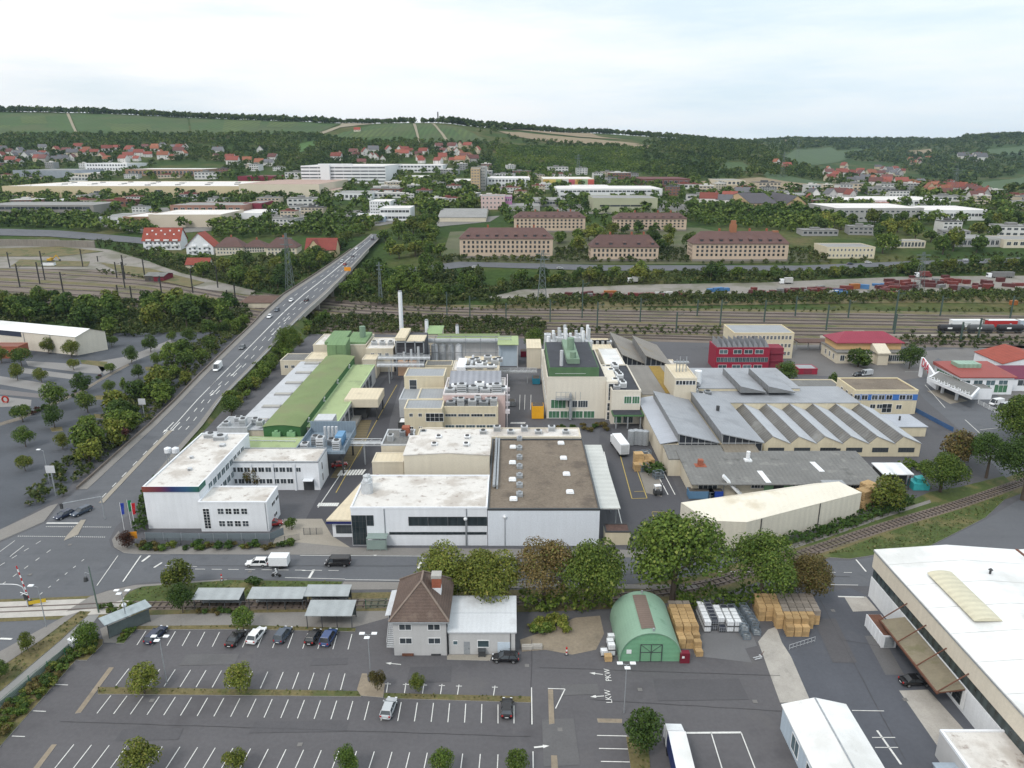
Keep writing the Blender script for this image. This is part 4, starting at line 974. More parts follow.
b.prism([(26.3,-.2),(40,-.2),(40,62.2),(26.3,62.2)],hw_-.19,[hw_,hw_+1.0,hw_+1.0,hw_]);b.prism([(40,-.2),(60,-.2),(60,62.2),(40,62.2)],hw_-.19,[hw_+1.0,hw_,hw_,hw_+1.0])
B.part('roof',b,R_CLEAN)
b=MB();b.box(25.9,26.4,-.2,62.2,hw_-.1,hw_+.12);B.part('valley_gutter',b,RUST)
b=MB();n=10;(xs_,ys_)=G(940,572,hw_+1);xs_-=Xw;ys_-=(Yw-62)
(xe,ye)=G(990,620,hw_+1);ye-=(Yw-62)
for i in range(n):
 a0,a1=math.pi*i/n,math.pi*(i+1)/n;R_=2.2
 b.poly([(xs_-R_*math.cos(a0),ye,hw_+.75+.6*math.sin(a0)),(xs_-R_*math.cos(a1),ye,hw_+.75+.6*math.sin(a1)),(xs_-R_*math.cos(a1),ys_,hw_+.75+.6*math.sin(a1)),(xs_-R_*math.cos(a0),ys_,hw_+.75+.6*math.sin(a0))])
for yy in(ye,ys_):b.poly([(xs_-2.2*math.cos(math.pi*i/n),yy,hw_+.75+.6*math.sin(math.pi*i/n))for i in range(n+1)])
B.part('rooflight',b,mat('yellowed_rooflight',(.52,.49,.37),rough=.5,var=.1,stripes=(1,1.3,.06)))
(xv,yv)=G(989,578,hw_);b=MB();b.tube((0,0,0),(0,0,1.6),.18,8);b.tube((0,0,1.6),(0,0,1.9),.4,8,0,.1);B.part('roof_vent',b,DARKM,(xv-Xw,yv-(Yw-62),hw_))
for i in range(9):b=MB();y=4+i*6.6;b.prism([(-.1,y),(m0,y),(m0,y+.12),(-.1,y+.12)],[hw_-.05,hw_+.95]+[hw_+.95,hw_-.05],[hw_+.03,hw_+1.03,hw_+1.03,hw_+.03]);b.prism([(m0,y),(25.8,y),(25.8,y+.12),(m0,y+.12)],[hw_+.95,hw_-.05,hw_-.05,hw_+.95],[hw_+1.03,hw_+.03,hw_+.03,hw_+1.03]);B.part('roof_seam',b,mat('pale_seam',(.46,.46,.45)))
yA=G(890,618,4.0)[1]-(Yw-62);(xq,yq)=G(950,690,4.0);yq-=(Yw-62);yB=yq
b=MB();b.prism([(-4.2,yB),(-.15,yB),(-.15,yA),(-4.2,yA)],[3.5,4.1,4.1,3.5],[3.62,4.22,4.22,3.62]);cn=B.part('canopy',b,mat('brown_canopy_sheet',(.20,.175,.125),var=.16,scale=.4,stripes=(1,.7,.02),blotch=((.12,.12,.06),.3,.52,.6)))
b=MB();b.bar((-4.3,yB-.2,3.55),(-4.3,yA+.2,3.55),.25,.3)
for t in(0,.33,.66,1):y=yB+(yA-yB)*t;b.bar((-4.25,y,3.7),(-.12,y,6.9),.14,.14);b.bar((-4.25,y,3.5),(-.2,y,4.05),.16,.16)
b.build('canopy_frame',RUST,cn)
b=MB();yw=G(962,700)[1]-(Yw-62);b.box(-.18,-.12,yw-3.0,yw+3.0,.6,4.0);b.build('door',WHITEP,B.root)
B.win('W',[(yw+1.2,2.3),(yw-1.2,2.3)],2.0,2.6,nx=2,nz=3,fm=DARKP,off=.2)
X,Y=G(877,634);X2,Y2=G(893,643);X3,Y3=G(899,622)
r=thing('white_container','white panelled site container open at the top beside the warehouse wall','container',(Xw-4.9,Yw-15.5,.05))
b=MB();b.box(0,2.4,0,6.0,.1,2.5);[b.box(-.08,-.001,i*1.2,i*1.2+.12,.1,2.5)for i in range(6)];b.build('container_body',W_WHITE,r)
b=MB();b.box(.1,2.3,.1,5.9,2.5,2.56);b.build('rusty_roof',RUST,r)
b=MB();b.box(.4,2.0,-.06,-.001,.2,2.2);b.build('door',GREYM,r)
P=G(940,731,4.2);P2=G(1012,733,4.2)
B=Bld('outbuilding','low flat roofed white outbuilding with a roof box at the bottom right corner','building',P[0],P[1]-24,P2[0]-P[0]+.5,24,4.2)
B.walls(W_GREY);B.flat(R_WHITE,W_WHITE,.25);roof_unit('roof_unit',B.root,B.w-3.4,15.5,4.3,1.3,1.3,2.1,LGREYM)
b=MB();b.box(-3.0,-.02,4,20,2.6,2.75);[b.bar((-2.9,4.5+i*5,0),(-2.9,4.5+i*5,2.6),.15,.15)for i in range(4)];B.part('side_canopy',b,mat('blue_grey_sheet',(.28,.33,.38),var=.1,stripes=(1,1.0,.05)))
ROOFG=mat('shelter_roof_sheet',(.30,.325,.335),rough=.5,var=.12,scale=.5,stripes=(0,2.0,.05))
def shelter(pl,pr,py,label,dep=3.0,h=2.9,glass=True):
 X0,Y0=G(pl,py);X1,_=G(pr,py);w_=X1-X0
 r=thing('platform_shelter' if glass else 'bicycle_shelter',label,'shelter',(X0,Y0,.05))
 b=MB();b.prism([(-.2,-.3),(w_+.2,-.3),(w_+.2,dep),(-.2,dep)],[h-.35,h-.35,h,h],[h-.25,h-.25,h+.1,h+.1]);b.build('roof',ROOFG,r)
 n=max(2,int(w_/2.6))
 for i in range(n+1):
  for yy in(.2,dep-.3):
   p=MB();p.box(w_*i/n-.06,w_*i/n+.06,yy-.06,yy+.06,0,h-.36+(.3 if yy>1 else 0.02));p.build('post',DARKP,r)
 b=MB();b.box(.1,w_-.1,dep-.2,dep-.15,.3,h-.4);b.build('back_screen',mat('dull_screen_glass',(.10,.12,.12),rough=.25,var=.2,scale=.6),r)
 if glass:b=MB();b.box(.5,w_-.5,dep-.9,dep-.45,.42,.5);[b.box(.6+i*(w_-1.3),.7+i*(w_-1.3),dep-.8,dep-.5,0,.419)for i in(0,1)];b.build('bench',GREYM,r)
 return r
shelter(195,240,611.5,'left of the three long platform shelters, pale sheet roof, nearest the dark tree')
shelter(249.5,303,610.5,'middle platform shelter of three with a pale sheet roof on dark posts')
shelter(306,348.5,608,'right of the three platform shelters, behind the open bicycle shelter')
shelter(307.5,352,629.5,'open bicycle shelter with glazed sides behind the parked cars',4.0,3.2,False)
X0,Y0=G(97,637);r=thing('bus_shelter','narrow glass roofed bus shelter set askew beside the level crossing','shelter',(X0+1.5,Y0,.05),math.radians(46))
b=MB();b.prism([(-.2,-1.5),(7.6,-1.5),(7.6,1.5),(-.2,1.5)],3.0,3.12);b.build('roof',mat('blue_glass_roof',(.29,.34,.36),rough=.3,var=.06,stripes=(0,1.2,.06)),r)
for x in(.3,3.7,7.1):
 p=MB();p.box(x-.06,x+.06,-1.1,-.98,0,3.0);p.build('post',DARKP,r)
b=MB();b.box(.3,7.1,-1.2,-1.15,.2,2.6);b.build('back_screen',mat('dull_screen_glass',(.1,.12,.12)),r);b=MB();b.box(1,6,-.9,-.5,.42,.5);[b.box(x,x+.1,-.8,-.6,0,.419)for x in(1.2,5.7)];b.build('bench',DARKM,r)
def park_lamp(px,py,label,h=8.5):
 X,Y=G(px,py);r=thing('street_lamp',label,'street lamp',(X,Y,.05),0,'three headed car park lamps')
 b=MB();b.tube((0,0,0),(0,0,h),.09,8,0,.06);b.build('pole',GREYM,r)
 for k,(x,y)in enumerate(((-.95,.25),(.95,.25),(0,-.8))):
  a=MB();a.bar((0,0,h-.05),(x*.5,y*.5,h+.1),.06,.06);a.build('arm',GREYM,r)
  l=MB();l.box(x-.42,x+.42,y-.3,y+.3,h+.06,h+.18);l.build('lamp_head',PLASTW,r,bevel=.03)
 return r
park_lamp(167,684,'three headed lamp standing in the second parking row at the left')
park_lamp(371,681,'three headed lamp on the traffic island between the two grass medians')
park_lamp(624,713,'three headed lamp standing beside the round tree by the truck bays')
park_lamp(128,629,'three headed lamp at the top left corner of the car park',7.5)
def globe_lamp(px,py,h,label,rz=0,kind='globe'):
 X,Y=G(px,py);r=thing('lamp_post',label,'lamp',(X,Y,.05),rz)
 b=MB();b.tube((0,0,0),(0,0,h),.10,8,0,.06);b.build('pole',GREYM,r)
 if kind=='globe':
  b=MB()
  for k in range(6):
   a0,a1=-1.4+2.8*k/6,-1.4+2.8*(k+1)/6
   b.tube((0,0,h+.35+.42*math.sin(a0)),(0,0,h+.35+.42*math.sin(a1)),.42*math.cos(a0),10,0,.42*math.cos(a1),cap=(k in(0,5)))
  b.build('lamp_globe',PLASTW,r,smooth=True)
 else:
  b=MB();b.bar((0,0,h),(-1.0,0,h+.3),.07,.07);b.build('arm',GREYM,r);b=MB();b.box(-1.6,-.7,-.3,.3,h+.25,h+.42);b.build('lamp_head',PLASTW,r,bevel=.03)
globe_lamp(128,627.5,4.2,'white globe lamp beside the footpath at the level crossing')
globe_lamp(46.5,627,8.0,'slim street lamp with a white head in front of the level crossing',0,'cobra')
globe_lamp(505,546,6.5,'white headed lamp in front of the brown roofed hall wall')
globe_lamp(466,546,6.0,'slim lamp standing against the white hall front by its windows')
X,Y=G(31,606);r=thing('crossing_barrier','raised red and white striped barrier pole at the level crossing','barrier',(X,Y,.1),math.radians(20))
b=MB()
for i in range(12):b.tube((-.08*i*.9,0,1.0+i*.62),(-.08*(i+1)*.9,0,1.0+(i+1)*.62),.11,8,i%2)
b.build('boom',[WHITEP,mat('signal_red',(.45,.02,.02),rough=.5)],r)
b=MB();b.box(-.3,.3,-.3,.3,0,1.2);b.build('drive_box',DARKM,r)
b=MB();b.box(-.2,2.6,-.35,-.30,.4,1.1);b.build('yellow_board',mat('signal_yellow',(.55,.38,.03)),r)
X,Y=G(28,607.5);r=thing('signal_mast','curved white signal arm reaching over the road at the level crossing','signal',(X,Y,.1))
b=MB();pts=smooth_line([(0,0,0),(0,0,3.6),(-.6,0,4.5),(-2,0,4.8),(-6,0,4.8)],4)
for i in range(len(pts)-1):b.tube(pts[i],pts[i+1],.08,6)
b.build('arm',LGREYM,r);b=MB();b.box(-.25,.25,-.2,.2,1.6,2.8);b.tube((0,-.22,2.4),(0,-.3,2.4),.14,8);b.build('signal_head',DARKM,r)
b=MB();b.bar((-.6,-.25,3.3),(.6,-.25,2.7),.12,.05);b.bar((-.6,-.25,2.7),(.6,-.25,3.3),.12,.05);b.build('warning_cross',WHITEP,r)
X,Y=G(99,613);r=thing('signal_mast','tall green grey mast with a dark hanging lantern beside the bus shelter','mast',(X,Y,.05))
b=MB();b.tube((0,0,0),(-.25,0,9.6),.14,8,0,.10);b.build('pole',mat('green_grey_paint',(.10,.14,.12)),r);b=MB();b.bar((-.2,0,8.0),(-1.2,0,8.4),.06,.06);b.bar((-1.2,0,8.4),(-1.2,0,7.4),.05,.05);b.build('bracket',GREYM,r);b=MB();b.tube((-1.2,0,6.6),(-1.2,0,7.4),.42,8,0,.3);b.build('lantern',DARKM,r)
X,Y=G(133,545);r=thing('direction_sign','orange direction sign board on two posts at the street corner','sign',(X,Y,.1),.2)
b=MB();b.box(-1.1,1.1,-.04,.04,1.4,3.0);b.build('board',mat('sign_orange',(.68,.27,.02),rough=.5),r)
for x in(-.8,.8):
 b=MB();b.tube((x,.1,0),(x,.1,2.9),.05,6);b.build('post',GREYM,r)
for(px,py,m,nm)in((124.5,531,(.03,.06,.35),'blue'),(131.5,528,(.02,.22,.08),'green'),(135.5,531,(.5,.02,.03),'red')):
 X,Y=G(px,py);r=thing('flagpole','flagpole with a limp %s banner beside the street corner hedge'%nm,'flag',(X,Y,.1),.3)
 b=MB();b.tube((0,0,0),(0,0,6.8),.05,6);b.build('pole',WHITEP,r)
 b=MB()
 for i in range(6):
  z0,z1=6.6-i*.45,6.6-(i+1)*.45;a0,a1=.08*math.sin(i*1.3),.08*math.sin((i+1)*1.3)
  b.prism([(.06,a0),(.75-.04*i,a0+.1),(.75-.04*i,a0+.13),(.06,a0+.03)],z1,z0)
 b.build('banner',mat('banner_'+nm,m),r)
for(px,py,lab)in((222,581,'slim red and white traffic post at the rear of the grass verge'),(347,592,'red and white crossing post right of the platform shelters'),(340,595,'short white marker post beside the right platform shelter'),(566.5,655,'red and white warning cone post on the dirt patch')):
 X,Y=G(px,py);r=thing('marker_post',lab,'post',(X,Y,.08))
 b=MB();[b.tube((0,0,i*.35),(0,0,(i+1)*.35),.14,8,i%2)for i in range(4)];b.build('striped_post',[WHITEP,mat('signal_red',(0,0,0))],r)
 b=MB();b.box(-.3,.3,-.3,.3,0,.08);b.build('foot',DARKM,r)
def fence(pts,label,h,m,postgap=2.6,name='fence',panel=None,zt=0.0,world=False):
 q=pts if world else gl(pts);q=[Vector(p[:2])for p in q]
 r=thing(name,label,'fence',(q[0].x,q[0].y,zt))
 o=q[0];pn=MB()
 for a,c in zip(q[:-1],q[1:]):
  L_=(c-a).length;n=max(1,int(L_/postgap));d=(c-a)/n
  for i in range(n):
   p=a+d*i-o
   b=MB();b.box(-.05,.05,-.05,.05,0,h);b.build('post',m,r,(p.x,p.y,0))
  for z in[h*(k+.5)/7 for k in range(7)]if panel is None else[]:
   pn.bar((a.x-o.x,a.y-o.y,z),(c.x-o.x,c.y-o.y,z),.025,.05)
  if panel is not None:pn.bar((a.x-o.x,a.y-o.y,h*.52),(c.x-o.x,c.y-o.y,h*.52),.04,h*.92)
 pn.build('mesh_panel' if panel is None else 'panel',panel or m,r)
 return r
FGREEN=mat('fence_green',(.03,.12,.07),rough=.6)
fence([(83,644),(66,657),(30,685),(0,711)],'green wire mesh fence between the pale path and the planting bed',1.8,FGREEN,3.0)
fence([(0,708),(30,683),(60,657),(78,641)],'low pale grey wall running along the path left of the car park',1.0,mat('pale_wall',(.30,.31,.31),var=.06),4.0,'low_wall',mat('pale_wall',(.3,.31,.31)))
fence([(143,544.5),(270,545.5),(300,540)],'dark wire fence along the pavement in front of the white office',1.6,DARKP,2.6)
fence([(366,609),(388,607)],'dark green double gate between the bicycle shelter and the house',2.0,FGREEN,2.0,'gate')
X,Y=G(74,648);r=thing('electrical_cabinet','pale grey electrical cabinet beside the young birch at the path','cabinet',(X,Y,.1),-.5)
b=MB();b.box(-.7,.7,-.4,.4,0,1.6);b.build('cabinet_body',LGREYM,r);b=MB();b.box(-.75,.75,-.45,.45,1.6,1.68);b.build('lid',PLASTW,r)
b=MB();b.box(-.02,.02,-.42,-.401,.1,1.5);b.build('door',DARKM,r)
for k,(px,py,lab)in enumerate(((527,649,'left of two pale concrete blocks on the dirt patch'),(537,648.5,'right of two pale concrete blocks on the dirt patch'))):
 X,Y=G(px,py);b=MB();b.box(-.9,.9,-.4,.4,0,.7);b.box(-.7,.7,-.2,.2,.7,.85);o=b.build('concrete_block',CONC,None,(X,Y,.07),bevel=.05);tag(o,lab,'block')
RB=[(503,62,141,0),(477,92,160,.15),(450,122,181,.5),(425,150,203,1.0),(400,176,221,1.8),(375,200,246,2.8),(350,226,270,4.0),(325,252,293,5.4),(312,265,306,6.2),(295,284,325,7.0),(275,315,345,8.4),(262,334,357,9.6),(252,348,366,11.0),(240,364,378,13.4),(234,371,384,15.5)]
def rbp(row,t):
 py,a,c,z=row;x,y=G(a+(c-a)*t,py,z);return(x,y,z)
def rb_at(f):
 i=min(int(f),len(RB)-2);k=f-i;return i,k
def rbpt(f,t,dz=0.0):
 i,k=rb_at(f);p=rbp(RB[i],t);q=rbp(RB[i+1],t)
 return tuple(p[j]+(q[j]-p[j])*k for j in range(2))+(p[2]+(q[2]-p[2])*k+dz,)
b=MB();NS=56;fs=[i*(len(RB)-1)/NS for i in range(NS+1)]
for f0,f1 in zip(fs[:-1],fs[1:]):
 for t0,t1 in((0,1),):
  b.poly([rbpt(f0,t0,.03),rbpt(f0,t1,.03),rbpt(f1,t1,.03),rbpt(f1,t0,.03)],0)
o=b.build('road_ramp',A_ROAD);tag(o,kind='structure')
b=MB()
for f0,f1 in zip(fs[:-1],fs[1:]):
 if f0>7.6:break
 for t in(0,1):
  p,q=rbpt(f0,t,0),rbpt(f1,t,0)
  b.poly([(p[0],p[1],-.3),(q[0],q[1],-.3),(q[0],q[1],q[2]+.02),(p[0],p[1],p[2]+.02)])
  k=1 if t else-1
  b.poly([(p[0]+k*(p[2]*1.1+.3),p[1],-.2),(q[0]+k*(q[2]*1.1+.3),q[1],-.2),(q[0]+k*.02,q[1],q[2]-.3),(p[0]+k*.02,p[1],p[2]-.3)])
o=b.build('road_embankment',GRASS);tag(o,kind='structure')
b=MB()
for f0,f1 in zip(fs[:-1],fs[1:]):
 if f0<.3:continue
 for t0,t1 in((.0,.13),(.90,1.0)):
  p=[rbpt(f0,t0,.13),rbpt(f0,t1,.13),rbpt(f1,t1,.13),rbpt(f1,t0,.13)]
  b.poly(p)
  e=(1,2)if t0==0 else(0,3);a,c=p[e[0]],p[e[1]]
  b.poly([(a[0],a[1],a[2]-.1),(c[0],c[1],c[2]-.1),c,a])
o=b.build('pavement_ramp',PAVE);tag(o,kind='structure')
b=MB()
def rline(f0,f1,t,w,n=1,fill=1.0,t1=None):
 for i in range(n):
  a0=f0+(f1-f0)*i/n;a1=a0+(f1-f0)/n*fill;m=max(1,int((a1-a0)/.3))
  for j in range(m):
   x0,x1=a0+(a1-a0)*j/m,a0+(a1-a0)*(j+1)/m
   tt0=t if t1 is None else t+(t1-t)*(x0-f0)/(f1-f0);tt1=t if t1 is None else t+(t1-t)*(x1-f0)/(f1-f0)
   p,q=rbpt(x0,tt0,.05),rbpt(x1,tt1,.05)
   b.poly([(p[0]-w/2,p[1],p[2]),(p[0]+w/2,p[1],p[2]),(q[0]+w/2,q[1],q[2]),(q[0]-w/2,q[1],q[2])])
rline(2.8,12,.47,.25);rline(4.5,13,.47,.25,t1=.44)
rline(2.8,12,.62,.22,26,.42);rline(2.8,12,.76,.22,26,.42);rline(.2,3.0,.44,.2,7,.4);rline(8,13,.28,.2,16,.4)
for f,t in((2.75,.40),(2.75,.52),(5.0,.70),(6.6,.72),(7.3,.70),(4.2,.68)):
 rline(f,f+.35,t,.28);p=rbpt(f,t,.052);b.poly([(p[0]-.5,p[1]+.8,p[2]),(p[0]+.5,p[1]+.8,p[2]),(p[0],p[1]-1.8,p[2])])
o=b.build('ramp_markings',PAINT);tag(o,kind='structure')
b=MB()
for f0,f1 in zip(fs[:-1],fs[1:]):
 if f1<2.9:
  t=.50;p,q=rbpt(f0,t),rbpt(f1,t);b.prism([(p[0]-.6,p[1]),(p[0]+.6,p[1]),(q[0]+.6,q[1]),(q[0]-.6,q[1])],[p[2],p[2],q[2],q[2]],[p[2]+.14,p[2]+.14,q[2]+.14,q[2]+.14])
o=b.build('central_island',PAVEB);tag(o,kind='structure')
slab('central_island',[(81,520.5),(86,520),(78,535),(64,541),(66,537)],PAVEB,.14)
p0=rbpt(7.6,.5)
br=thing('road_bridge','grey concrete road bridge on piers crossing the railway tracks','bridge',p0)
b=MB();F7=[7.4+i*(12.2-7.4)/24 for i in range(25)]
for f0,f1 in zip(F7[:-1],F7[1:]):
 P4=[rbpt(f0,-.015,-.02),rbpt(f0,1.015,-.02),rbpt(f1,1.015,-.02),rbpt(f1,-.015,-.02)]
 b.prism([(p[0]-p0[0],p[1]-p0[1])for p in P4],[p[2]-p0[2]-1.7 for p in P4],[p[2]-p0[2]-.03 for p in P4])
b.build('deck',CONC,br)
for t,nm in((-.02,'left'),(1.02,'right')):
 b=MB()
 for f0,f1 in zip(F7[:-1],F7[1:]):
  P_,Q_=rbpt(f0,t),rbpt(f1,t)
  b.bar((P_[0]-p0[0],P_[1]-p0[1],P_[2]-p0[2]+.45),(Q_[0]-p0[0],Q_[1]-p0[1],Q_[2]-p0[2]+.45),.3,1.0)
 b.build('parapet',mat('pale_parapet_concrete',(.34,.33,.31),var=.1)if t>0 else mat('brown_parapet',(.16,.135,.115),var=.15),br)
for f in(8.15,8.9,9.55,10.2,10.8):
 for t in(.15,.85):
  P_=rbpt(f,t);b=MB();b.box(-.9,.9,-.6,.6,T(P_[0],P_[1])-P_[2]-.5,-1.68);b.build('pier',CONC,br,(P_[0]-p0[0],P_[1]-p0[1],P_[2]-p0[2]))
w0=rbpt(0.4,-.005)
rw=thing('retaining_wall','long low brown parapet wall along the left side of the bridge road','wall',w0)
b=MB()
for f0,f1 in zip(fs[:-1],fs[1:]):
 if f0<.4 or f1>7.5:continue
 P_,Q_=rbpt(f0,-.005),rbpt(f1,-.005);b.bar((P_[0]-w0[0],P_[1]-w0[1],P_[2]-w0[2]+.35),(Q_[0]-w0[0],Q_[1]-w0[1],Q_[2]-w0[2]+.35),.3,.9)
b.build('parapet',mat('brown_parapet',(.16,.135,.115)),rw)
w0=rbpt(3.4,1.01)
rw=thing('guard_rail','steel guard rail along the right side of the bridge road','guard rail',w0)
b=MB()
for f0,f1 in zip(fs[:-1],fs[1:]):
 if f0<3.4 or f1>7.5:continue
 P_,Q_=rbpt(f0,1.01),rbpt(f1,1.01);b.bar((P_[0]-w0[0],P_[1]-w0[1],P_[2]-w0[2]+.7),(Q_[0]-w0[0],Q_[1]-w0[1],Q_[2]-w0[2]+.7),.12,.35)
b.build('rail',LGREYM,rw)
cols=['white','black','silver','navy','white','red','grey','silver','white','navy','grey']
def ramp_car(f,t,col,lab,kind='hatch',up=True,**k):
 P_,Q_=rbpt(f,t,.05),rbpt(f+.2,t,.05);a=math.atan2(Q_[1]-P_[1],Q_[0]-P_[0]);pit=math.atan2(Q_[2]-P_[2],math.hypot(Q_[0]-P_[0],Q_[1]-P_[1]))
 o=car_proto('van' if kind=='van' else 'car',lab,CP[col],kind=kind,loc=P_,rz=a if up else a+math.pi,group=None,**k)
 o.rotation_euler=(0,-pit if up else pit,a if up else a+math.pi)
ramp_car(5.2,.27,'white','white delivery van driving down the bridge road towards the junction','van',False,L_=5.9,W=2.0,Hh=2.6,cat='van')
ramp_car(6.05,.34,'grey','dark grey car on the bridge road some way behind the white van','hatch',False)
ramp_car(7.55,.25,'white','white car on the bridge, lowest of three cars in the left lanes','hatch',False)
ramp_car(8.05,.27,'slate','dark slate car on the bridge between two white cars','hatch',False)
ramp_car(8.6,.35,'white','white car on the bridge beside the black car over the railway','hatch',False)
ramp_car(8.62,.72,'black','black car on the right lane of the bridge over the railway','sedan',True)
ramp_car(10.75,.62,'red','dark red car at the far end of the bridge beside a silver one','hatch',True)
ramp_car(11.0,.35,'silver','silver car at the far end of the bridge left of the dark red one','hatch',False)
ramp_car(11.5,.55,'grey','dark grey car at the far end of the bridge following a red one','hatch',True)
ramp_car(12.2,.30,'white','white car coming over the crest at the far end of the bridge','hatch',False)
ramp_car(13.0,.62,'navy','dark blue car just past the crest at the far end of the bridge','hatch',True)
ramp_car(13.4,.40,'silver','farthest silver car on the bridge road, near the town','hatch',False)
P_=rbpt(10.1,1.05);r=thing('roadworks_sign','orange direction board beside the right parapet of the bridge','sign',P_)
b=MB();b.box(-2.0,2.0,-.06,.06,1.6,4.0);b.build('board',mat('sign_orange',(0,0,0)),r);b=MB();b.tube((-1.4,.15,-.8),(-1.4,.15,3.8),.08,6);b.build('post',GREYM,r);b=MB();b.tube((1.4,.15,-.8),(1.4,.15,3.8),.08,6);b.build('post',GREYM,r)
X,Y=G(174,470);r=thing('twin_tank_mast','steel lattice frame with two white round tanks behind the white office','tank tower',(X,Y,0),0,None,.72)
b=MB()
for x in(-1.5,1.5):
 for y in(-.8,.8):b.bar((x,y,0),(x,y,7),.22,.22)
for z in(2,4.5,6.8):
 for y in(-.8,.8):b.bar((-1.5,y,z),(1.5,y,z),.15,.15)
b.build('frame',GREYM,r)
for x in(-1.2,1.6):b=MB();b.tube((x,0,7),(x,0,8.6),1.25,12);b.tube((x,0,8.6),(x,0,9.1),1.25,12,0,.3);b.build('tank',W_WHITE,r)
b=MB();b.tube((4.5,3,3),(8.5,3,3.2),1.6,12);b.build('lying_tank',LGREYM,r)
X0,Y0,w_,d_,h_=from_base(149,204,528.5,488,434)
xR=G(203,530)[0]
B=Bld('white_office','white three storey office block with a dark rainbow fascia at the corner','office',X0,Y0,w_,d_,h_)
B.walls(W_WHITE);B.flat(R_WHITE,W_WHITE,.3)
b=MB();b.box(-.12,w_+.12,-.16,-.063,h_-.9,h_+.36);b.box(w_+.063,w_+.14,-.16,3.5,h_-.9,h_+.36)
fm=bpy.data.materials.new('rainbow_fascia');fm.use_nodes=True;nt_=fm.node_tree;tcn=nt_.nodes.new('ShaderNodeTexCoord');sp=nt_.nodes.new('ShaderNodeSeparateXYZ');rp=nt_.nodes.new('ShaderNodeValToRGB');mrn=nt_.nodes.new('ShaderNodeMapRange')
mrn.inputs['From Max'].default_value=w_*1.05;nt_.links.new(tcn.outputs['Object'],sp.inputs[0]);nt_.links.new(sp.outputs[0],mrn.inputs['Value']);nt_.links.new(mrn.outputs[0],rp.inputs[0])
e=rp.color_ramp.elements;e[0].color=(.20,.05,.03,1);e[1].color=(.02,.11,.08,1);e[1].position=.95
for p_,c_ in((.3,(.12,.02,.05)),(.5,(.02,.03,.12)),(.75,(.02,.08,.16))):q_=e.new(p_);q_.color=(*c_,1)
nt_.links.new(rp.outputs[0],nt_.nodes['Principled BSDF'].inputs['Base Color']);B.part('fascia',b,fm)
n=9
B.win('E',[(6+i*(d_-9)/n,z)for z in(h_-2.2,h_-5.4)for i in range(n)],(d_-9)/n*.82,1.7,nx=2,gm=GLASSB)
for(x,y,w2,d2)in((w_*.4,d_-5,3,2.2),(w_*.15,d_-3.4,3,2),(w_*.65,d_-9,1.2,1.2),(w_*.5,9,.8,.8),(w_*.3,16,.7,.7)):roof_unit('roof_unit',B.root,x,y,h_+.05,w2,d2,1.1 if w2>2 else .5,LGREYM,w2>2)
XA,YA=G(204.5,531.5);wA=G(270,530.5)[0]-XA;hA=HZ(YA,503)
dA=rowY(487,hA)-YA
A=Bld('office_annex','white two storey flat roofed office annex with square windows on the street','office',X0+w_+.05,YA,XA+wA-X0-w_,dA,hA)
A.walls(W_WHITE);A.flat(R_WHITE,W_WHITE,.3)
wA=A.w
A.grid('S',wA*.26,wA*.72,4,[hA-2.0,hA-5.0],1.45,1.5,nx=2,nz=2)
A.win('S',[(wA*.105,hA/2-.3)],1.5,hA-2.0,nx=2,nz=7)
A.win('E',[(dA*.5,hA-2.1),(dA*.85,hA-2.1),(dA*.6,hA-5.2)],2.2,1.0,nx=2)
b=MB();b.box(-.09,-.02,0,0.12,.2,hA);A.part('downpipe',b,GREYM,(wA*.98,-.15,0))
XC,YC,wC,dC,hC=from_top(226,318,462.5,7.4,450)
C_=Bld('rear_office_wing','pale two storey office wing with long window bands behind the white annex','office',XC,YC,wC,dC+1,hC)
C_.walls(W_WHITE);C_.flat(R_WHITE,GREYM,.25)
C_.grid('S',wC*.03,wC*.72,9,[hC-1.9,hC-5.0],wC*.07,1.4,nx=2);C_.win('S',[(wC*.78,hC-1.9)],1.3,1.3)
for i in range(4):b=MB();b.box(0,.5,-.28,-.1,0,hC-.3);C_.part('pilaster',b,W_WHITE,(wC*(.02+.235*i),0,0))
C_.door('S',wC*.88,2.6,2.8,DARKM);b=MB();b.box(wC*.83,wC*.94,-1.6,-.05,3.0,3.15);C_.part('porch',b,W_WHITE)
C_.win('E',[(dC*.4,hC-2.2),(dC*.4,hC-5.2)],1.0,2.2,nx=1)
fence([(146,540),(200,541),(270,541),(284,535)],'long dark grey hoarding along the foot of the white office',1.9,GREYM,3.0,'hoarding',mat('slate_hoarding',(.15,.18,.20),var=.08,scale=.3))
fence([(304,535),(323,534.5)],'dark sliding gate across the works entrance',1.7,DARKP,1.2,'gate')
hG=8.5
X0,Y0,w_,d_,h_=from_top(263,300,427,hG,356.5)
B=Bld('green_hall','long hall with a mossy green barrel roof and dark green flank','hall',X0,Y0,w_,d_,hG)
B.walls(G_DARK)
b=MB();nseg=10
for i in range(nseg):
 xa,xb=-.2+(w_+.4)*i/nseg,-.2+(w_+.4)*(i+1)/nseg;f=lambda x:hG+.1+.55*math.sin(math.pi*(x+.2)/(w_+.4))
 b.poly([(xa,-.3,f(xa)),(xb,-.3,f(xb)),(xb,d_+.3,f(xb)),(xa,d_+.3,f(xa))])
 b.poly([(xa,-.05,hG-.1),(xb,-.05,hG-.1),(xb,-.05,f(xb)-.02),(xa,-.05,f(xa)-.02)],1);b.poly([(xa,d_+.05,hG-.1),(xb,d_+.05,hG-.1),(xb,d_+.05,f(xb)-.02),(xa,d_+.05,f(xa)-.02)],1)
B.part('roof',b,[R_GREEN,G_DARK])
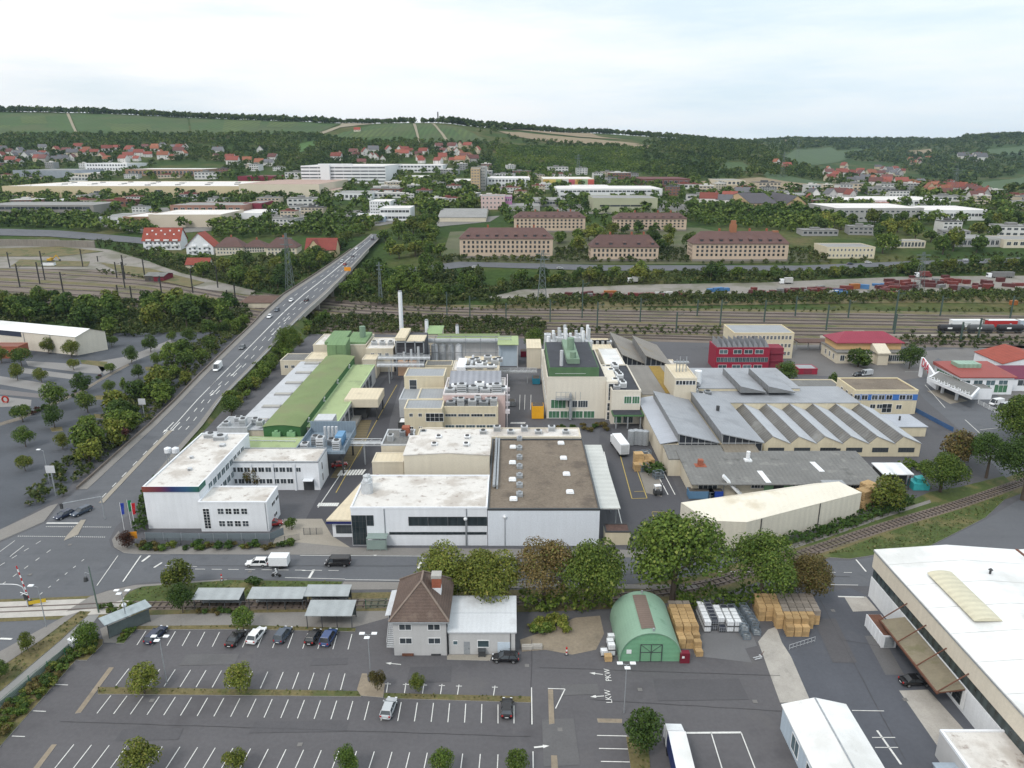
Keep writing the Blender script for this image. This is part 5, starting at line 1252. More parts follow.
for(x,y)in((w_+.1,d_*.85),(w_+.1,d_*.6),(w_+.1,d_*.35),(w_+.1,d_*.1)):
 b=MB();b.tube((0,0,0),(.5,0,1.1),.2,8);b.box(-.1,.6,-.25,.25,-.3,0);B.part('flue',b,LGREYM,(x,y,hG-1))
for x in(w_*.25,w_*.65):b=MB();b.box(0,2.2,-.9,-.06,5.6,7.2);b.tube((1.1,-.5,7.2),(1.1,-.5,7.7),.5,8);B.part('wall_unit',b,mat('pale_green_metal',(.20,.36,.20),var=.1),(x,0,0))
X1,Y1,w1,d1,h1=from_top(233,256,430,6.0,362)
x1e=X0-.1
B=Bld('grey_shed_row','long pale grey roofed shed with a row of rooflights beside the green hall','shed',X1,Y1,x1e-X1,d1,6.0)
B.walls(W_CREAM);B.slab(R_GREY if False else mat('pale_grey_roof',(.44,.455,.48),rough=.6,var=.08,scale=.15,stripes=(1,1.3,.02),blotch=((.25,.26,.28),.2,.55,.5)),6.0,6.0,over=.2)
for i in range(6):
 y=6+i*(d1-10)/5;b=MB();b.box(0,B.w*.55,0,2.2,.0,.35,0);b.box(.3,B.w*.55-.3,.3,1.9,.35,.42,1);B.part('rooflight',b,[mat('rooflight_curb',(.30,.30,.30)),mat('dull_rooflight',(.34,.33,.30),rough=.4)],(B.w*.22,y,6.2))
X2,Y2,w2,d2,h2=from_top(309,335,427,6.3,365)
B2=Bld('pale_green_annex','long annex with a pale green flat roof along the loading road','annex',X0+w_+.1,Y2,G(335,427,6.3)[0]-X0-w_-.1,d2,6.3)
B2.walls(W_GREY);B2.flat(R_LGREEN,mat('pale_green_edge',(.40,.52,.28)),.12)
B2.win('E',[(4+i*5.5,3.2)for i in range(int((d2-6)/5.5))],4.2,4.2,nx=3,nz=2,fm=GREYM)
b=MB();b.box(.05,2.4,1,d2-14,0,1.1);B2.part('loading_dock',b,CONC,(B2.w,0,0))
Pc=G(344,408,4.4);Pd=G(375,408,4.4);hcn=7.0
xa,ya=G(344,399.5,hcn);xb,_=G(376.5,402,hcn);yb=rowY(388,hcn)
r=thing('loading_canopy','boxy cream loading canopy standing over the works road beside the pale green roof','canopy',(xa,ya,0))
b=MB();b.box(0,xb-xa,0,yb-ya,hcn-2.6,hcn,0);b.build('canopy_box',mat('cream_canopy',(.60,.54,.43),var=.05,streak=.04),r)
b=MB();b.box(.15,xb-xa-.15,.15,yb-ya-.15,hcn+.005,hcn+.06);b.build('roof',R_CREAM,r)
for(x,y)in((.5,.5),(xb-xa-.8,.5),(.5,yb-ya-.8),(xb-xa-.8,yb-ya-.8)):
 b=MB();b.box(0,.4,0,.4,0,hcn-2.61);b.build('column',DARKM,r,(x,y,0))
b=MB();b.box(1.5,(xb-xa)*.6,2,yb-ya-2,0,3.2);b.build('stored_goods',DARKM,r)
X0,Y0,w_,d_,h_=from_top(313,366,345.5,9.0,334.5)
B=Bld('green_plant_building','flat building with green roof ducts at the far end of the green hall','building',X0,Y0,w_,d_,9.0)
B.walls(W_CREAM);B.flat(R_WHITE,W_CREAM,.3)
for(x,y,a,c,hh)in((.22,-.0,.35,.9,1.2),(.60,.1,.38,.8,.7)):
 b=MB();b.box(0,w_*a,0,d_*c,0,hh);b.prism([(0,0),(w_*a,0),(w_*a,d_*c),(0,d_*c)],hh,[hh+.1,hh+.1,hh+.8,hh+.8]);B.part('roof_duct_house',b,mat('duct_green',(.15,.24,.12),var=.1,stripes=(0,1.2,.04)),(w_*x,d_*y,9.05))
for i in range(2):
 b=MB();b.box(0,3.6,-8,-.3,-3.2,2.2);b.prism([(0,-8),(3.6,-8),(3.6,-.3),(0,-.3)],2.2,[2.2,2.2,3.4,3.4]);B.part('green_duct',b,mat('duct_green',(0,0,0)),(w_*(.36+.17*i),0,9))
b=MB();b.tube((w_*.86,d_*.5,9),(w_*.86,d_*.5,14.5),1.2,10);B.part('green_vessel',b,mat('vessel_green',(.18,.26,.19)))
for(pl,pr,yt,hh,yb,lab,wm,rm_)in((280,305,361,5.5,354,'small dark roofed store at the far end of the grey shed row',W_CREAM,R_DGREY),(305,333,359.5,7.0,352.5,'small cream flat building in front of the green roof ducts',W_CREAM,R_CREAM),(366,393,349,9.0,338,'flat white roofed process building left of the dark boiler house',W_CREAM,R_WHITE),(362,376,360,7.0,355,'little cream box building at the end of the pale green annex',W_CREAM,R_CREAM)):
 X0,Y0,w_,d_,h_=from_top(pl,pr,yt,hh,yb);B=Bld('works_building',lab,'building',X0,Y0,w_,d_,hh);B.walls(wm);B.flat(rm_,wm,.25)
 B.grid('S',w_*.1,w_*.9,3,[hh-2.2],1.4,1.2)
 if pl in(366,):[roof_unit('roof_unit',B.root,w_*.1+k*3.2,d_*.3,9.05,2,2,1.4,LGREYM)for k in range(4)]
hD=6.5
X0,Y0,w_,d_,h_=from_top(297,345,452,hD,432)
r=thing('service_deck','blue grey elevated service platform crowded with grey machinery','platform',(X0,Y0,0))
BG=mat('blue_grey_paint',(.19,.24,.29),rough=.6,var=.12,scale=.5,stripes=(0,.8,.05))
b=MB();b.box(0,w_,0,d_,hD-.6,hD);b.build('floor',BG,r)
b=MB();b.box(-.05,w_+.05,d_-.2,d_,hD+.001,hD+3.2);b.box(w_-.2,w_,0,d_-.21,hD+.001,hD+1.4);b.box(-.05,.2,0,d_-.21,hD+.001,hD+1.4);b.build('side_panels',BG,r)
for(x,y)in((.8,.8),(w_-1.2,.8),(.8,d_-1.2),(w_-1.2,d_-1.2),(w_*.5,.8)):
 b=MB();b.box(0,.4,0,.4,0,hD-.61);b.build('column',DARKM,r,(x,y,0))
for i in range(5):roof_unit('machine_box',r,.6+i*(w_-2)/5,1+(i%2)*3,hD+.01,1.9,2.2,1.6+(i%3)*.8,GREYM if i%2 else LGREYM)
for i in range(4):b=MB();b.tube((w_*.45+i*1.0,d_*.55,hD),(w_*.45+i*1.0,d_*.55,hD+4.0),.38,10);b.build('vertical_duct',LGREYM,r)
b=MB();b.box(w_*.72,w_*.88,d_*.3,d_*.6,hD,hD+2.6);b.build('blue_tank',mat('light_blue_paint',(.14,.28,.45)),r)
b=MB();b.prism([(1.0,d_),(6.0,d_),(6.0,d_+5),(1.0,d_+5)],hD+1.5,hD+3.5);b.build('white_hood',LGREYM,r)
def pipe_bridge(pa,pb,z,label,n=3,posts=3,deck=True):
 a=Vector((*G(*pa,z),z));c=Vector((*G(*pb,z),z));r=thing('pipe_bridge',label,'pipe bridge',(a.x,a.y,0));v=c-a;v.z=0
 b=MB()
 for k in(-1,1):
  o_=Vector((-v.y,v.x,0)).normalized()*k*.8
  for zz in(z-.4,z+.9):b.bar((o_.x,o_.y,zz),(o_.x+v.x,o_.y+v.y,zz),.14,.18)
  m=max(3,int(v.length/2))
  for i in range(m):
   p,q=v*(i/m),v*((i+1)/m);b.bar((o_.x+p.x,o_.y+p.y,z-.4),(o_.x+q.x,o_.y+q.y,z+.9),.07,.07)
 b.build('truss',LGREYM,r)
 for i in range(n):
  o_=Vector((-v.y,v.x,0)).normalized()*(-.5+i*.5);b=MB();b.tube((o_.x,o_.y,z),(o_.x+v.x,o_.y+v.y,z),.2,8);b.build('pipe',LGREYM,r)
 for i in range(posts):
  p=v*((i+.5)/posts);b=MB();b.box(p.x-.18,p.x+.18,p.y-.18,p.y+.18,0,z-.5);b.build('post',GREYM,r)
pipe_bridge((346,443),(382,443),6.2,'light steel truss bridge carrying pipes from the service deck over the works road',posts=1)
pipe_bridge((236,442),(297,443),6.0,'pipe bridge running left from the service deck behind the office wing')
pipe_bridge((377,365),(424,365),7.0,'near pipe bridge spanning the works road below the boiler house',4,2)
pipe_bridge((378,358),(430,358),8.0,'far pipe bridge spanning the works road below the boiler house',4,2)
pipe_bridge((499,371),(537,371),4.6,'cream pipe bridge across the rear court left of the laboratory',2,2)
X0,Y0,w_,d_,h_=from_top(235,300,452,5.2,437);B=Bld('works_building','low building with a humped pale green roof behind the office wing','building',X0,Y0,w_,d_,5.2);B.walls(W_CREAM);B.gable(R_LGREEN,W_CREAM,1.6,'x',.2)
X0,Y0,w_,d_,h_=from_top(217,247,428,7.0,417);B=Bld('works_building','pale metal plant house with pipes behind the white office roof','building',X0,Y0,w_,d_,7.0);B.walls(LGREYM);B.flat(R_GREY,LGREYM,.2)
for k in range(5):roof_unit('roof_unit',B.root,1+k*2.4,1+(k%2)*3,7.05,1.8,1.8,1.0+.5*(k%3),LGREYM)
X0,Y0,w_,d_,h_=from_base(353,487.5,545.5,508.5,476)
B=Bld('white_front_hall','white street front hall with dark ribbon windows and a stained white roof','hall',X0,Y0,w_,d_,h_)
B.walls(W_PANEL);B.flat(R_WHITE,W_PANEL,.3)
b=MB();gd=mat('dark_curtain_glass',(.025,.035,.04),rough=.12,var=.3,scale=.5,stripes=(0,1.4,.15),spec=.6)
s_=w_/(487.5-353)
B.win('S',[(s_*7.6,h_*.42)],s_*14.5,h_*.80,nx=4,nz=5,fm=DARKP,gm=gd)
B.win('S',[(s_*18.7,h_*.68)],s_*7,h_*.28,nx=2,nz=2,fm=DARKP,gm=gd)
B.win('S',[(s_*(56.5+19.5*(i+.5)),h_*.66)for i in range(4)],s_*19.3,h_*.24,nx=2,nz=1,fm=DARKP,gm=gd)
B.win('S',[(s_*(37+24.2*(i+.5)),h_*.335)for i in range(4)],s_*24.2,h_*.07,nx=2,nz=1,fm=DARKP,gm=gd)
for x in(33,114):b=MB();b.tube((s_*x,-.15,.2),(s_*x,-.15,h_),.1,6);B.part('downpipe',b,GREYM)
b=MB();b.box(s_*16,s_*36,-2.4,-.05,2.9,3.0);[b.box(s_*(16+k*6.5),s_*(16+k*6.5)+.1,-2.4,-2.3,0,2.9)for k in range(4)];B.part('entrance_canopy',b,mat('canopy_glass_green',(.22,.28,.26),rough=.3))
b=MB();b.box(s_*16.5,s_*35,-2.38,-2.34,.4,2.6);B.part('canopy_screen',b,mat('canopy_glass_green',(0,0,0)))
for k in range(5):
 x,y=s_*(8+(k%3)*2.2),d_*.45+(k//3)*2.5
 b=MB();b.tube((x,y,h_),(x,y,h_+2.6+.5*(k%2)),.8,10);b.tube((x,y,h_+2.6+.5*(k%2)),(x,y,h_+3.4),.5,10,0,.3);B.part('roof_silencer',b,LGREYM)
Xp,Yp=G(336,537);Pq=G(352.6,537)
B=Bld('gatehouse','low gatehouse with a slanting cream roof and a dark blue fascia','gatehouse',Xp-.6,Yp,X0-Xp+.5,22,4.2)
b=MB();wq=B.w;b.prism([(0,0),(wq,0),(wq,22),(wq*.75,22)],-.2,3.6);B.part('wall',b,W_WHITE)
b=MB();b.prism([(-1.0,-.8),(wq,-.8),(wq,22.5),(wq*.75,22.5)],4.2,4.6,0);B.part('roof',b,R_CREAM)
b=MB();b.prism([(-1.05,-.86),(wq,-.86),(wq,-.5),(-.9,-.5)],3.6,4.19);B.part('fascia',b,mat('navy_fascia',(.015,.02,.10)))
B.win('S',[(wq*.5,1.9)],wq*.7,2.0,nx=3,fm=DARKP)
X0,Y0b,w_,d_,h_=from_base(488,598.5,545.8,510,440)
B=Bld('gravel_roof_hall','large white walled hall with a flat brown gravel roof and small domes','hall',X0,Y0b,w_,d_,h_)
B.walls(mat('pale_blue_panel',(.66,.70,.76),var=.04,scale=.1,stripes=(0,2.4,.006),streak=.03));B.flat(R_GRAVEL,DARKP,.35)
for(px,py)in((513,448),(512.5,463.5),(512.5,480.5),(513.5,500),(561,444),(563.5,459),(566.5,475),(570,493)):
 x,y=G(px,py,h_);b=MB();b.box(-.85,.85,-.85,.85,0,.4);b.box(-.7,.7,-.7,.7,.4,.6);b.build('roof_dome',PLASTW,B.root,(x-X0,y-Y0b,h_+.04),bevel=.12)
for k in range(7):
 x,y=G(519.5,440+k*9.3,h_);b=MB();b.box(-.7,.7,-.8,.8,0,.7);b.tube((0,0,.7),(0,0,1.1),.4,8);b.build('vent_box',GREYM,B.root,(x-X0,y-Y0b,h_+.04))
b=MB();xg=G(494.5,500,h_)[0]-X0;b.tube((1.1,10,h_+.8),(1.1,d_-1,h_+.8),.35,8);b.box(1.6,2.0,10,d_-1,h_+.05,h_+1.0);B.part('roof_duct',b,GREYM)
ya=rowY(504,h_-1)-Y0b
b=MB();b.box(.1,5.0,ya-.5,d_+1,h_-2.0,h_-1.75);can=B.part('side_canopy',b,mat('pale_canopy_sheet',(.47,.48,.46),var=.09,stripes=(1,2.2,.04)),(w_,0,0))
for i in range(5):b=MB();b.bar((4.6,ya+3+i*(d_-ya-4)/4,0),(4.6,ya+3+i*(d_-ya-4)/4,h_-2.0),.25,.25);B.part('canopy_post',b,GREYM,(w_,0,0))
hC2=11.0
X0,Y0,w_,d_,h_=from_top(403.5,489.5,455.5,hC2,436.5)
B=Bld('cream_hall','tall cream hall with a shallow white roof behind the white front hall','hall',X0,Y0,w_,d_,hC2)
B.walls(mat('cream_panel_wall',(.58,.53,.43),var=.04,stripes=(0,2.4,.015),streak=.03));B.gable(R_WHITE,mat('cream_gable',(.58,.53,.43)),.6,'y',.15)
for(x,y)in((.3,.35),(.33,.75),(.68,.35),(.68,.75)):roof_unit('roof_vent',B.root,w_*x,d_*y,hC2+.4,1.4,1.4,.7,PLASTW,True)
X0,Y0,w_,d_,h_=from_top(417,581,437.5,8.5,428.5)
B=Bld('white_roof_link','long low building with a dirty white roof behind the cream hall','building',X0,Y0,w_,d_,8.5);B.walls(W_CREAM);B.flat(R_WHITE,W_CREAM,.25)
for k in range(7):roof_unit('roof_unit',B.root,w_*(.38+.085*k),d_*.3+(k%2)*2,8.55,1.8,1.6,.9+.4*(k%2),LGREYM)
X0,Y0,w_,d_,h_=from_top(372,403.5,462.5,5.6,453)
B=Bld('works_building','low cream building with a flat pale roof left of the cream hall','building',X0,Y0,w_-.1,d_,5.6);B.walls(W_CREAM);B.flat(R_CREAM,W_CREAM,.2);b=MB();b.box(w_*.12,w_*.2,-.3,-.05,.2,2.4);B.part('red_cabinet',b,mat('dark_red_paint',(0,0,0)))
X0,Y0,w_,d_,h_=from_top(381,410,445.5,7.0,430)
B=Bld('works_building','grey roofed flat building with roof machinery beside the truss bridge','building',X0,Y0,w_,d_,7.0);B.walls(W_CREAM);B.flat(R_DGREY,LGREYM,.3)
for k in range(4):roof_unit('roof_unit',B.root,1.2+k*2.8,d_*.25+(k%2)*3,7.05,1.5,1.6,1.5,GREYM if k%2 else LGREYM)
b=MB();b.box(0,2.0,0,2.0,0,2.4);B.part('brick_chimney',b,BRICK,(w_*.6,d_*.6,7.0))
def ybld(pl,pr,yt,hh,yb,lab,wm=W_YEL,rm_=R_GREY,nm='works_building',par=.3):
 X0,Y0,w_,d_,h_=from_top(pl,pr,yt,hh,yb);B=Bld(nm,lab,'building',X0,Y0,w_,d_,hh);B.walls(wm);B.flat(rm_,wm,par);return B
B=ybld(404,444,377,12,368.5,'tall yellow block with a pale grey roof facing the works road',rm_=R_GREY);B.win('S',[(B.w*.22,9)],2.4,4.2,nx=1,nz=2)
B=ybld(399,417,400,8,388,'grey metal plant block left of the pale middle roofs',LGREYM,R_GREY)
B=ybld(417,443,399.5,9,388.5,'middle yellow block with a flat blue grey roof',rm_=R_GREY)
B=ybld(404,442,409.5,9.0,400,'yellow front block with small square windows at the corner of the works road',rm_=R_GREY)
B.win('S',[(B.w*x,z)for x in(.18,.42)for z in(7.3,3.2)],1.1,1.1);B.win('S',[(B.w*.8,6.6),(B.w*.8,2.2)],5.2,2.6,nx=4,nz=2)
B=ybld(398,407,423,3.6,418,'low dark garage with a white roof at the foot of the yellow block',DARKM,PLASTW,'garage',.15)
B=ybld(442.5,498,407.5,8.6,399,'long yellow building with a narrow upper window strip and a fir in front',rm_=R_DGREY)
B.grid('S',B.w*.03,B.w*.97,4,[6.2],B.w*.21,.9,nx=4);B.grid('S',B.w*.03,B.w*.97,5,[1.9],B.w*.17,2.6,nx=3,nz=2,gm=GLASSB)
for k in range(9):roof_unit('roof_unit',B.root,B.w*(.06+.1*k),B.d*(.2+.3*(k%2)),8.65,2.6-.3*(k%3),2.0,1.0+.5*(k%3),LGREYM if k%3 else GREYM)
X0,Y0,w_,d_,h_=from_top(443,505,390,12.5,374)
B=Bld('plant_block','pink and white process block with a grey glazed monitor roof and red louvres','plant',X0,Y0,w_,d_,11)
B.walls(mat('pale_pink_wall',(.55,.42,.40),var=.08,streak=.06));B.flat(R_WHITE,mat('white_edge',(.66,.62,.62)),.4)
b=MB();b.prism([(w_*.06,d_*.45),(w_*.93,d_*.45),(w_*.93,d_*.92),(w_*.06,d_*.92)],11.05,[12.0,12.0,14.0,14.0]);B.part('monitor_roof',b,mat('grey_glazed_roof',(.24,.25,.28),rough=.4,stripes=(0,1.8,.12)))
for k in range(9):b=MB();b.box(0,w_*.055,-.1,-.02,7.0,9.4);B.part('red_louvre',b,mat('louvre_red',(.33,.06,.05),stripes=(2,.3,.15)),(w_*(.05+.085*k),0,0))
for k in range(10):roof_unit('roof_unit',B.root,w_*(.03+.095*k),d_*.06+(k%2)*1.5,11.05,2.8,2.2,1.3+.7*(k%3),PLASTW if k%2 else LGREYM)
b=MB();[b.bar((w_+.6,i*d_/4,0),(w_+.6,i*d_/4,12.5),.2,.2)for i in range(5)];[b.bar((w_+.6,0,z),(w_+.6,d_,z),.2,.2)for z in(4,8,12.4)];[b.box(w_+.1,w_+1.4,i*d_/4,i*d_/4+1.5,5+i,6+i)for i in range(4)];B.part('pipe_frame',b,mat('white_pipework',(.62,.58,.60)))
B=ybld(462,499,371,9,357,'cream roofed process building behind the pink plant block',W_CREAM,R_CREAM)
for k in range(9):roof_unit('roof_unit',B.root,B.w*(.04+.105*k),B.d*(.1+.25*(k%3)),9.05,2.6,2.4,1.2+.8*(k%2),PLASTW if k%3==0 else LGREYM)
b=MB();b.tube((0,0,0),(B.w*.9,0,0),.5,8);b.tube((B.w*.2,1.5,.4),(B.w*.2,B.d*.7,.4),.5,8);B.part('pipe_run',b,LGREYM,(B.w*.05,B.d*.05,10.2))
B=ybld(425,452,366,4.5,361,'low tan building under the pipe bridges by the boiler house',W_YEL,R_DGREY)
B=ybld(452,466,371,8,361,'pale narrow building carrying a white duct left of the pink plant block',W_CREAM,R_WHITE)
b=MB();b.box(0,3,-4,8,0,2.4);B.part('white_duct',b,W_WHITE,(B.w*.4,0,8.1))
X0,Y0=G(451,362);r=thing('tank_group','row of grey upright tanks under steel pipework behind the yellow blocks','tanks',(X0-16,Y0,0))
for k in range(7):b=MB();b.tube((k*3.2,0,0),(k*3.2,0,7),1.35,12);b.tube((k*3.2,0,7),(k*3.2,0,7.7),1.35,12,0,.2);b.build('tank',LGREYM if k%3 else W_WHITE,r)
b=MB()
for z in(4.5,8.5,10):[b.bar((-2,y,z),(40,y,z),.22,.22)for y in(-2.2,2.2)]
for x in range(-2,41,6):[b.bar((x,y,0),(x,y,10.2),.22,.22)for y in(-2.2,2.2)]
b.build('pipe_rack_frame',GREYM,r)
for k in range(5):b=MB();b.tube((-2,-1.8+k*.9,8.9+.3*(k%2)),(40,-1.8+k*.9,8.9+.3*(k%2)),.3,8);b.build('pipe',LGREYM if k%2 else GREYM,r)
X0,Y0=G(500,357);r=thing('tank_group','second pipe rack with small tanks in front of the long green roof','tanks',(X0-22,Y0,0))
for k in range(5):b=MB();b.tube((k*4,0,0),(k*4,0,5),1.5,12);b.tube((k*4,0,5),(k*4,0,5.7),1.5,12,0,.2);b.build('tank',LGREYM,r)
b=MB();[b.bar((-2,y,z),(21,y,z),.22,.22)for y in(-2,2)for z in(4,8)];[b.bar((x,y,0),(x,y,8.2),.22,.22)for y in(-2,2)for x in(-2,5,13,21)];b.build('pipe_rack_frame',GREYM,r)
X0,Y0,w_,d_,h_=from_top(395,424,341,13,331)
B=Bld('boiler_house','dark open boiler house frame with a pale roof cap beneath the white chimney','boiler house',X0,Y0,w_,d_,13)
b=MB();b.box(.3,w_-.3,1.5,d_,0,12.4);B.part('wall',b,mat('dark_boiler_cladding',(.07,.07,.08),var=.2,stripes=(2,1.2,.15)))
b=MB();[b.box(x,x+.4,-.2,.2,0,13)for x in(0,w_*.33,w_*.66,w_-.4)];[b.box(0,w_,-.2,.2,z,z+.4)for z in(4,8,12.4)];B.part('steel_frame',b,GREYM)
b=MB();b.box(0,w_*.36,0,d_,13.1,14.2);b.box(w_*.4,w_,0,d_*.6,12.5,13.0);B.part('roof',b,[R_CREAM])
for k in range(2):b=MB();b.box(0,3.6,-1.5,1.3,0,5.5);B.part('orange_silo',b,mat('pale_orange_metal',(.55,.36,.24),var=.08),(w_*(.08+.38*k),0,0))
for k in range(3):b=MB();b.tube((0,0,0),(0,0,9+k),.45,10);B.part('duct',b,LGREYM,(w_*(.3+.25*k),-.8,0))
def chimney(px,pyb,pyt,rad,lab,z0=0):
 X,Y=G(px,pyb);h=HZ(Y,pyt);r=thing('chimney',lab,'chimney',(X,Y,0))
 b=MB();b.tube((0,0,0),(0,0,h),rad,14,0,rad*.92);b.build('stack',W_WHITE,r);b=MB();b.tube((0,0,h),(0,0,h+.5),rad*.8,14);b.build('rim',GREYM,r)
chimney(402.5,350,292,.92,'tall slender white factory chimney above the boiler house')
chimney(427.5,350,320.5,.85,'shorter white chimney beside the small green roof')
chimney(457.5,342,326,.8,'stubby grey chimney at the edge of the rail yard')
X0,Y0,w_,d_,h_=from_top(427,441,334,9,327.5);B=Bld('works_building','small building with a tilted sage green roof beside the shorter chimney','building',X0,Y0,w_,d_,9);B.walls(W_CREAM);B.slab(mat('sage_green_roof',(.24,.34,.17),var=.08),9,9.6)
X0,Y0,w_,d_,h_=from_top(436,499,342.5,8,336);B=Bld('long_green_roof_shed','long shed with a two tone green roof along the rail yard','shed',X0,Y0,w_,d_,8);B.walls(W_GREY);B.slab(R_GREEN,8.6,8.8,y0=d_*.5,over=.1);B.slab(R_LGREEN,8.0,8.5,y1=d_*.5,over=.1)
X0,Y0,w_,d_,h_=from_top(498,518,345,9,337.5);B=Bld('works_building','open sided store with a pale lime green roof at the rear court','building',X0,Y0,w_,d_,9);B.walls(mat('pale_blue_sheet',(.4,.5,.58)),y0=2);B.slab(R_LGREEN,9,9.5,over=.2)
for x in(0,w_-.35):b=MB();b.box(x,x+.35,0,.35,0,8.98);B.part('column',b,LGREYM)
X0,Y0,w_,d_,h_=from_top(527,541,348.5,8,341.5);B=Bld('works_building','cream gabled store beside the laboratory at the rear court','building',X0,Y0,w_,d_,8);B.walls(W_CREAM);B.slab(R_CREAM,8,8.8,over=.2)
def skip(px,py,m,lab,w_=2.3,l_=5.5,h=2.0,rz=0,name='container',z=.05):
 X,Y=G(px,py);r=thing(name,lab,name.replace('_',' '),(X,Y,z),rz)
 b=MB();b.prism([(-w_/2,-l_/2),(w_/2,-l_/2),(w_/2,l_/2),(-w_/2,l_/2)],.15,h);[b.box(sx*(w_/2)-.06,sx*(w_/2)+.06,-l_/2+i*l_/6,-l_/2+i*l_/6+.14,.2,h-.05)for i in range(1,6)for sx in(-1,1)];b.box(-w_/2-.07,w_/2+.07,-l_/2-.07,-l_/2,.15,h);b.build('container_body',m,r)
 b=MB();b.box(-w_/2+.12,w_/2-.12,-l_/2+.12,l_/2-.12,h,h+.05);b.build('load',mat('dark_load',(.09,.08,.07),var=.3,scale=1),r)
skip(537.5,417,mat('bright_yellow_orange',(.72,.36,.02),var=.05),'bright orange yellow container beside the white laboratory',3.6,4.0,4.2)
skip(536,383,mat('teal_paint',(.02,.16,.24),var=.1),'teal blue container in the rear court by the laboratory flank',2.6,4,2.2)
skip(524,356,mat('dark_red_paint',(0,0,0)),'dark red skip in the rear court beside the lime roofed store',2.6,4,2.4)
skip(531,364,mat('royal_blue_paint',(.02,.06,.30),var=.1),'royal blue skip in the rear court right of the dark red one',2.2,3,1.8)
skip(512,405,mat('mixed_grey_goods',(.2,.2,.2)),'grey pallet load in the rear court beside the pink plant block',2.2,3.2,1.6)
X0,Y0,w_,d_,h_=from_base(546.5,604.5,418.5,377.5,350)
B=Bld('laboratory','white laboratory block with green window bands and a green roof parapet','laboratory',X0,Y0,w_,d_,h_)
B.walls(mat('off_white_panel',(.64,.60,.52),var=.04,scale=.15,streak=.05));B.flat(R_BLACK,mat('off_white_edge',(.62,.58,.5)),.2)
yU=rowY(367,h_+3.2)-Y0
b=MB();b.box(.6,w_*.88,yU,d_-.5,h_+.05,h_+3.0);up=B.part('upper_storey',b,mat('green_parapet',(.08,.15,.075),var=.06,stripes=(0,3.0,.04)))
b=MB();b.box(.9,w_*.88-.3,yU+.3,d_-.8,h_+3.005,h_+3.1);b.build('upper_roof',R_BLACK,up)
b=MB();xs_=w_*.35;b.box(xs_,xs_+4,yU+4,d_-3,h_+3.11,h_+4.6);b.tube((xs_+2,yU+6,h_+4.6),(xs_+2,yU+6,h_+6.5),1.0,10);b.tube((xs_+2,yU+16,h_+4.6),(xs_+2,yU+16,h_+8.5),1.2,10);B.part('green_duct',b,mat('vessel_green',(.2,.3,.2)))
b=MB();b.tube((4.5,2.5,h_),(4.5,2.5,h_+8),.55,12);B.part('flue',b,LGREYM)
b=MB();b.tube((2.5,1.4,h_+1.2),(12,1.4,h_+1.2),.8,10);B.part('roof_duct',b,PLASTW)
GP=mat('green_spandrel',(.09,.24,.10),rough=.5,var=.1);GG=mat('green_glazing',(.07,.17,.10),rough=.2,var=.2,spec=.5)
B.win('S',[(w_*(.20),h_*.36)],w_*.26,2.9,nx=4,gm=GG);B.win('S',[(w_*(.44+.18*k),h_*.36)for k in range(2)],w_*.17,2.3,nx=4)
B.win('S',[(w_*(.13+.20*k),h_*.10)for k in range(4)],w_*.19,2.4,nx=3,gm=GG if True else GLASS)
B.win('W',[(4+i*5,h_*.36)for i in range(8)],3.6,2.2,nx=2,gm=GG)
b=MB();b.box(w_*.15,w_*.42,-2.2,-.05,h_*.5,h_*.52);b.box(w_*.38,w_*.42,-2.2,-.05,h_*.02,h_*.62);[b.bar((w_*.15+i*1.5,-2.2,h_*.52),(w_*.15+i*1.5,-2.2,h_*.52+2.5),.12,.12)for i in range(6)];[b.bar((w_*.15,-2.2,h_*.52+z),(w_*.42,-2.2,h_*.52+z),.1,.1)for z in(1,2.4)];B.part('steel_walkway',b,GREYM)
for k in range(16):
 x=.8+(k%8)*w_*.9/8;y=d_+1.5+(k//8)*5
 b=MB();b.box(x,x+2.4,y,y+3,h_-3,h_+1.5+1.2*(k%3));b.tube((x+1.2,y+1.5,h_+1.5+1.2*(k%3)),(x+1.2,y+1.5,h_+4.2+(k%4)),.55,8);B.part('ventilation_stack',b,LGREYM if k%3 else PLASTW)
b=MB();b.box(0,w_,d_+.05,d_+13,-.2,h_-3.05);B.part('rear_wing',b,mat('off_white_panel',(0,0,0)))
xs,ys,hs=w_,0,h_
b=MB();sw=G(623.5,420)[0]-X0-w_-.1;b.box(.05,sw*.62,-1.2,16,-.2,h_*.93);st=B.part('stair_tower',b,mat('off_white_panel',(0,0,0)),(w_,0,0))
B.win('S',[(w_+sw*.28,h_*.68)],1.8,5.5,nx=1,nz=4,off=1.2);B.win('S',[(w_+sw*.26,h_*.32),(w_+sw*.26,h_*.10)],2.0,2.6,nx=1,nz=2,off=1.2)
XL,YL,wL,dL,hL=from_top(623.5,641,391.5,10.5,365.5)
b=MB();xw=G(607,391.5,10.5)[0]
R2=Bld('laboratory_wing','right hand laboratory wing with a long black roof and a green entrance canopy','laboratory',xw+1.5,YL,XL+wL-xw-1.5,dL,10.5)
wq=R2.w;R2.walls(mat('off_white_panel',(0,0,0)));R2.flat(R_BLACK,mat('off_white_edge',(0,0,0)),.4)
R2.win('S',[(wq*.42+i*wq*.28+wq*.14,7.8)for i in range(2)],wq*.26,2.4,nx=3,gm=GG);R2.win('S',[(wq*.60,1.9)],wq*.34,3.2,nx=5,nz=1,gm=GLASSB);R2.win('S',[(wq*.24,1.9)],wq*.26,3.2,nx=1,gm=GG)
b=MB();b.box(0,wq+.6,-4.5,-.05,4.0,4.5);R2.part('entrance_canopy',b,mat('green_canopy',(.08,.17,.08)))
b=MB();b.box(.2,wq,-4.3,-.1,4.505,4.6);R2.part('canopy_roof',b,R_BLACK)
for x in(wq*.1,wq*.5,wq-.6):b=MB();b.box(x,x+.35,-4.2,-3.85,0,4.0);R2.part('canopy_post',b,GREYM)
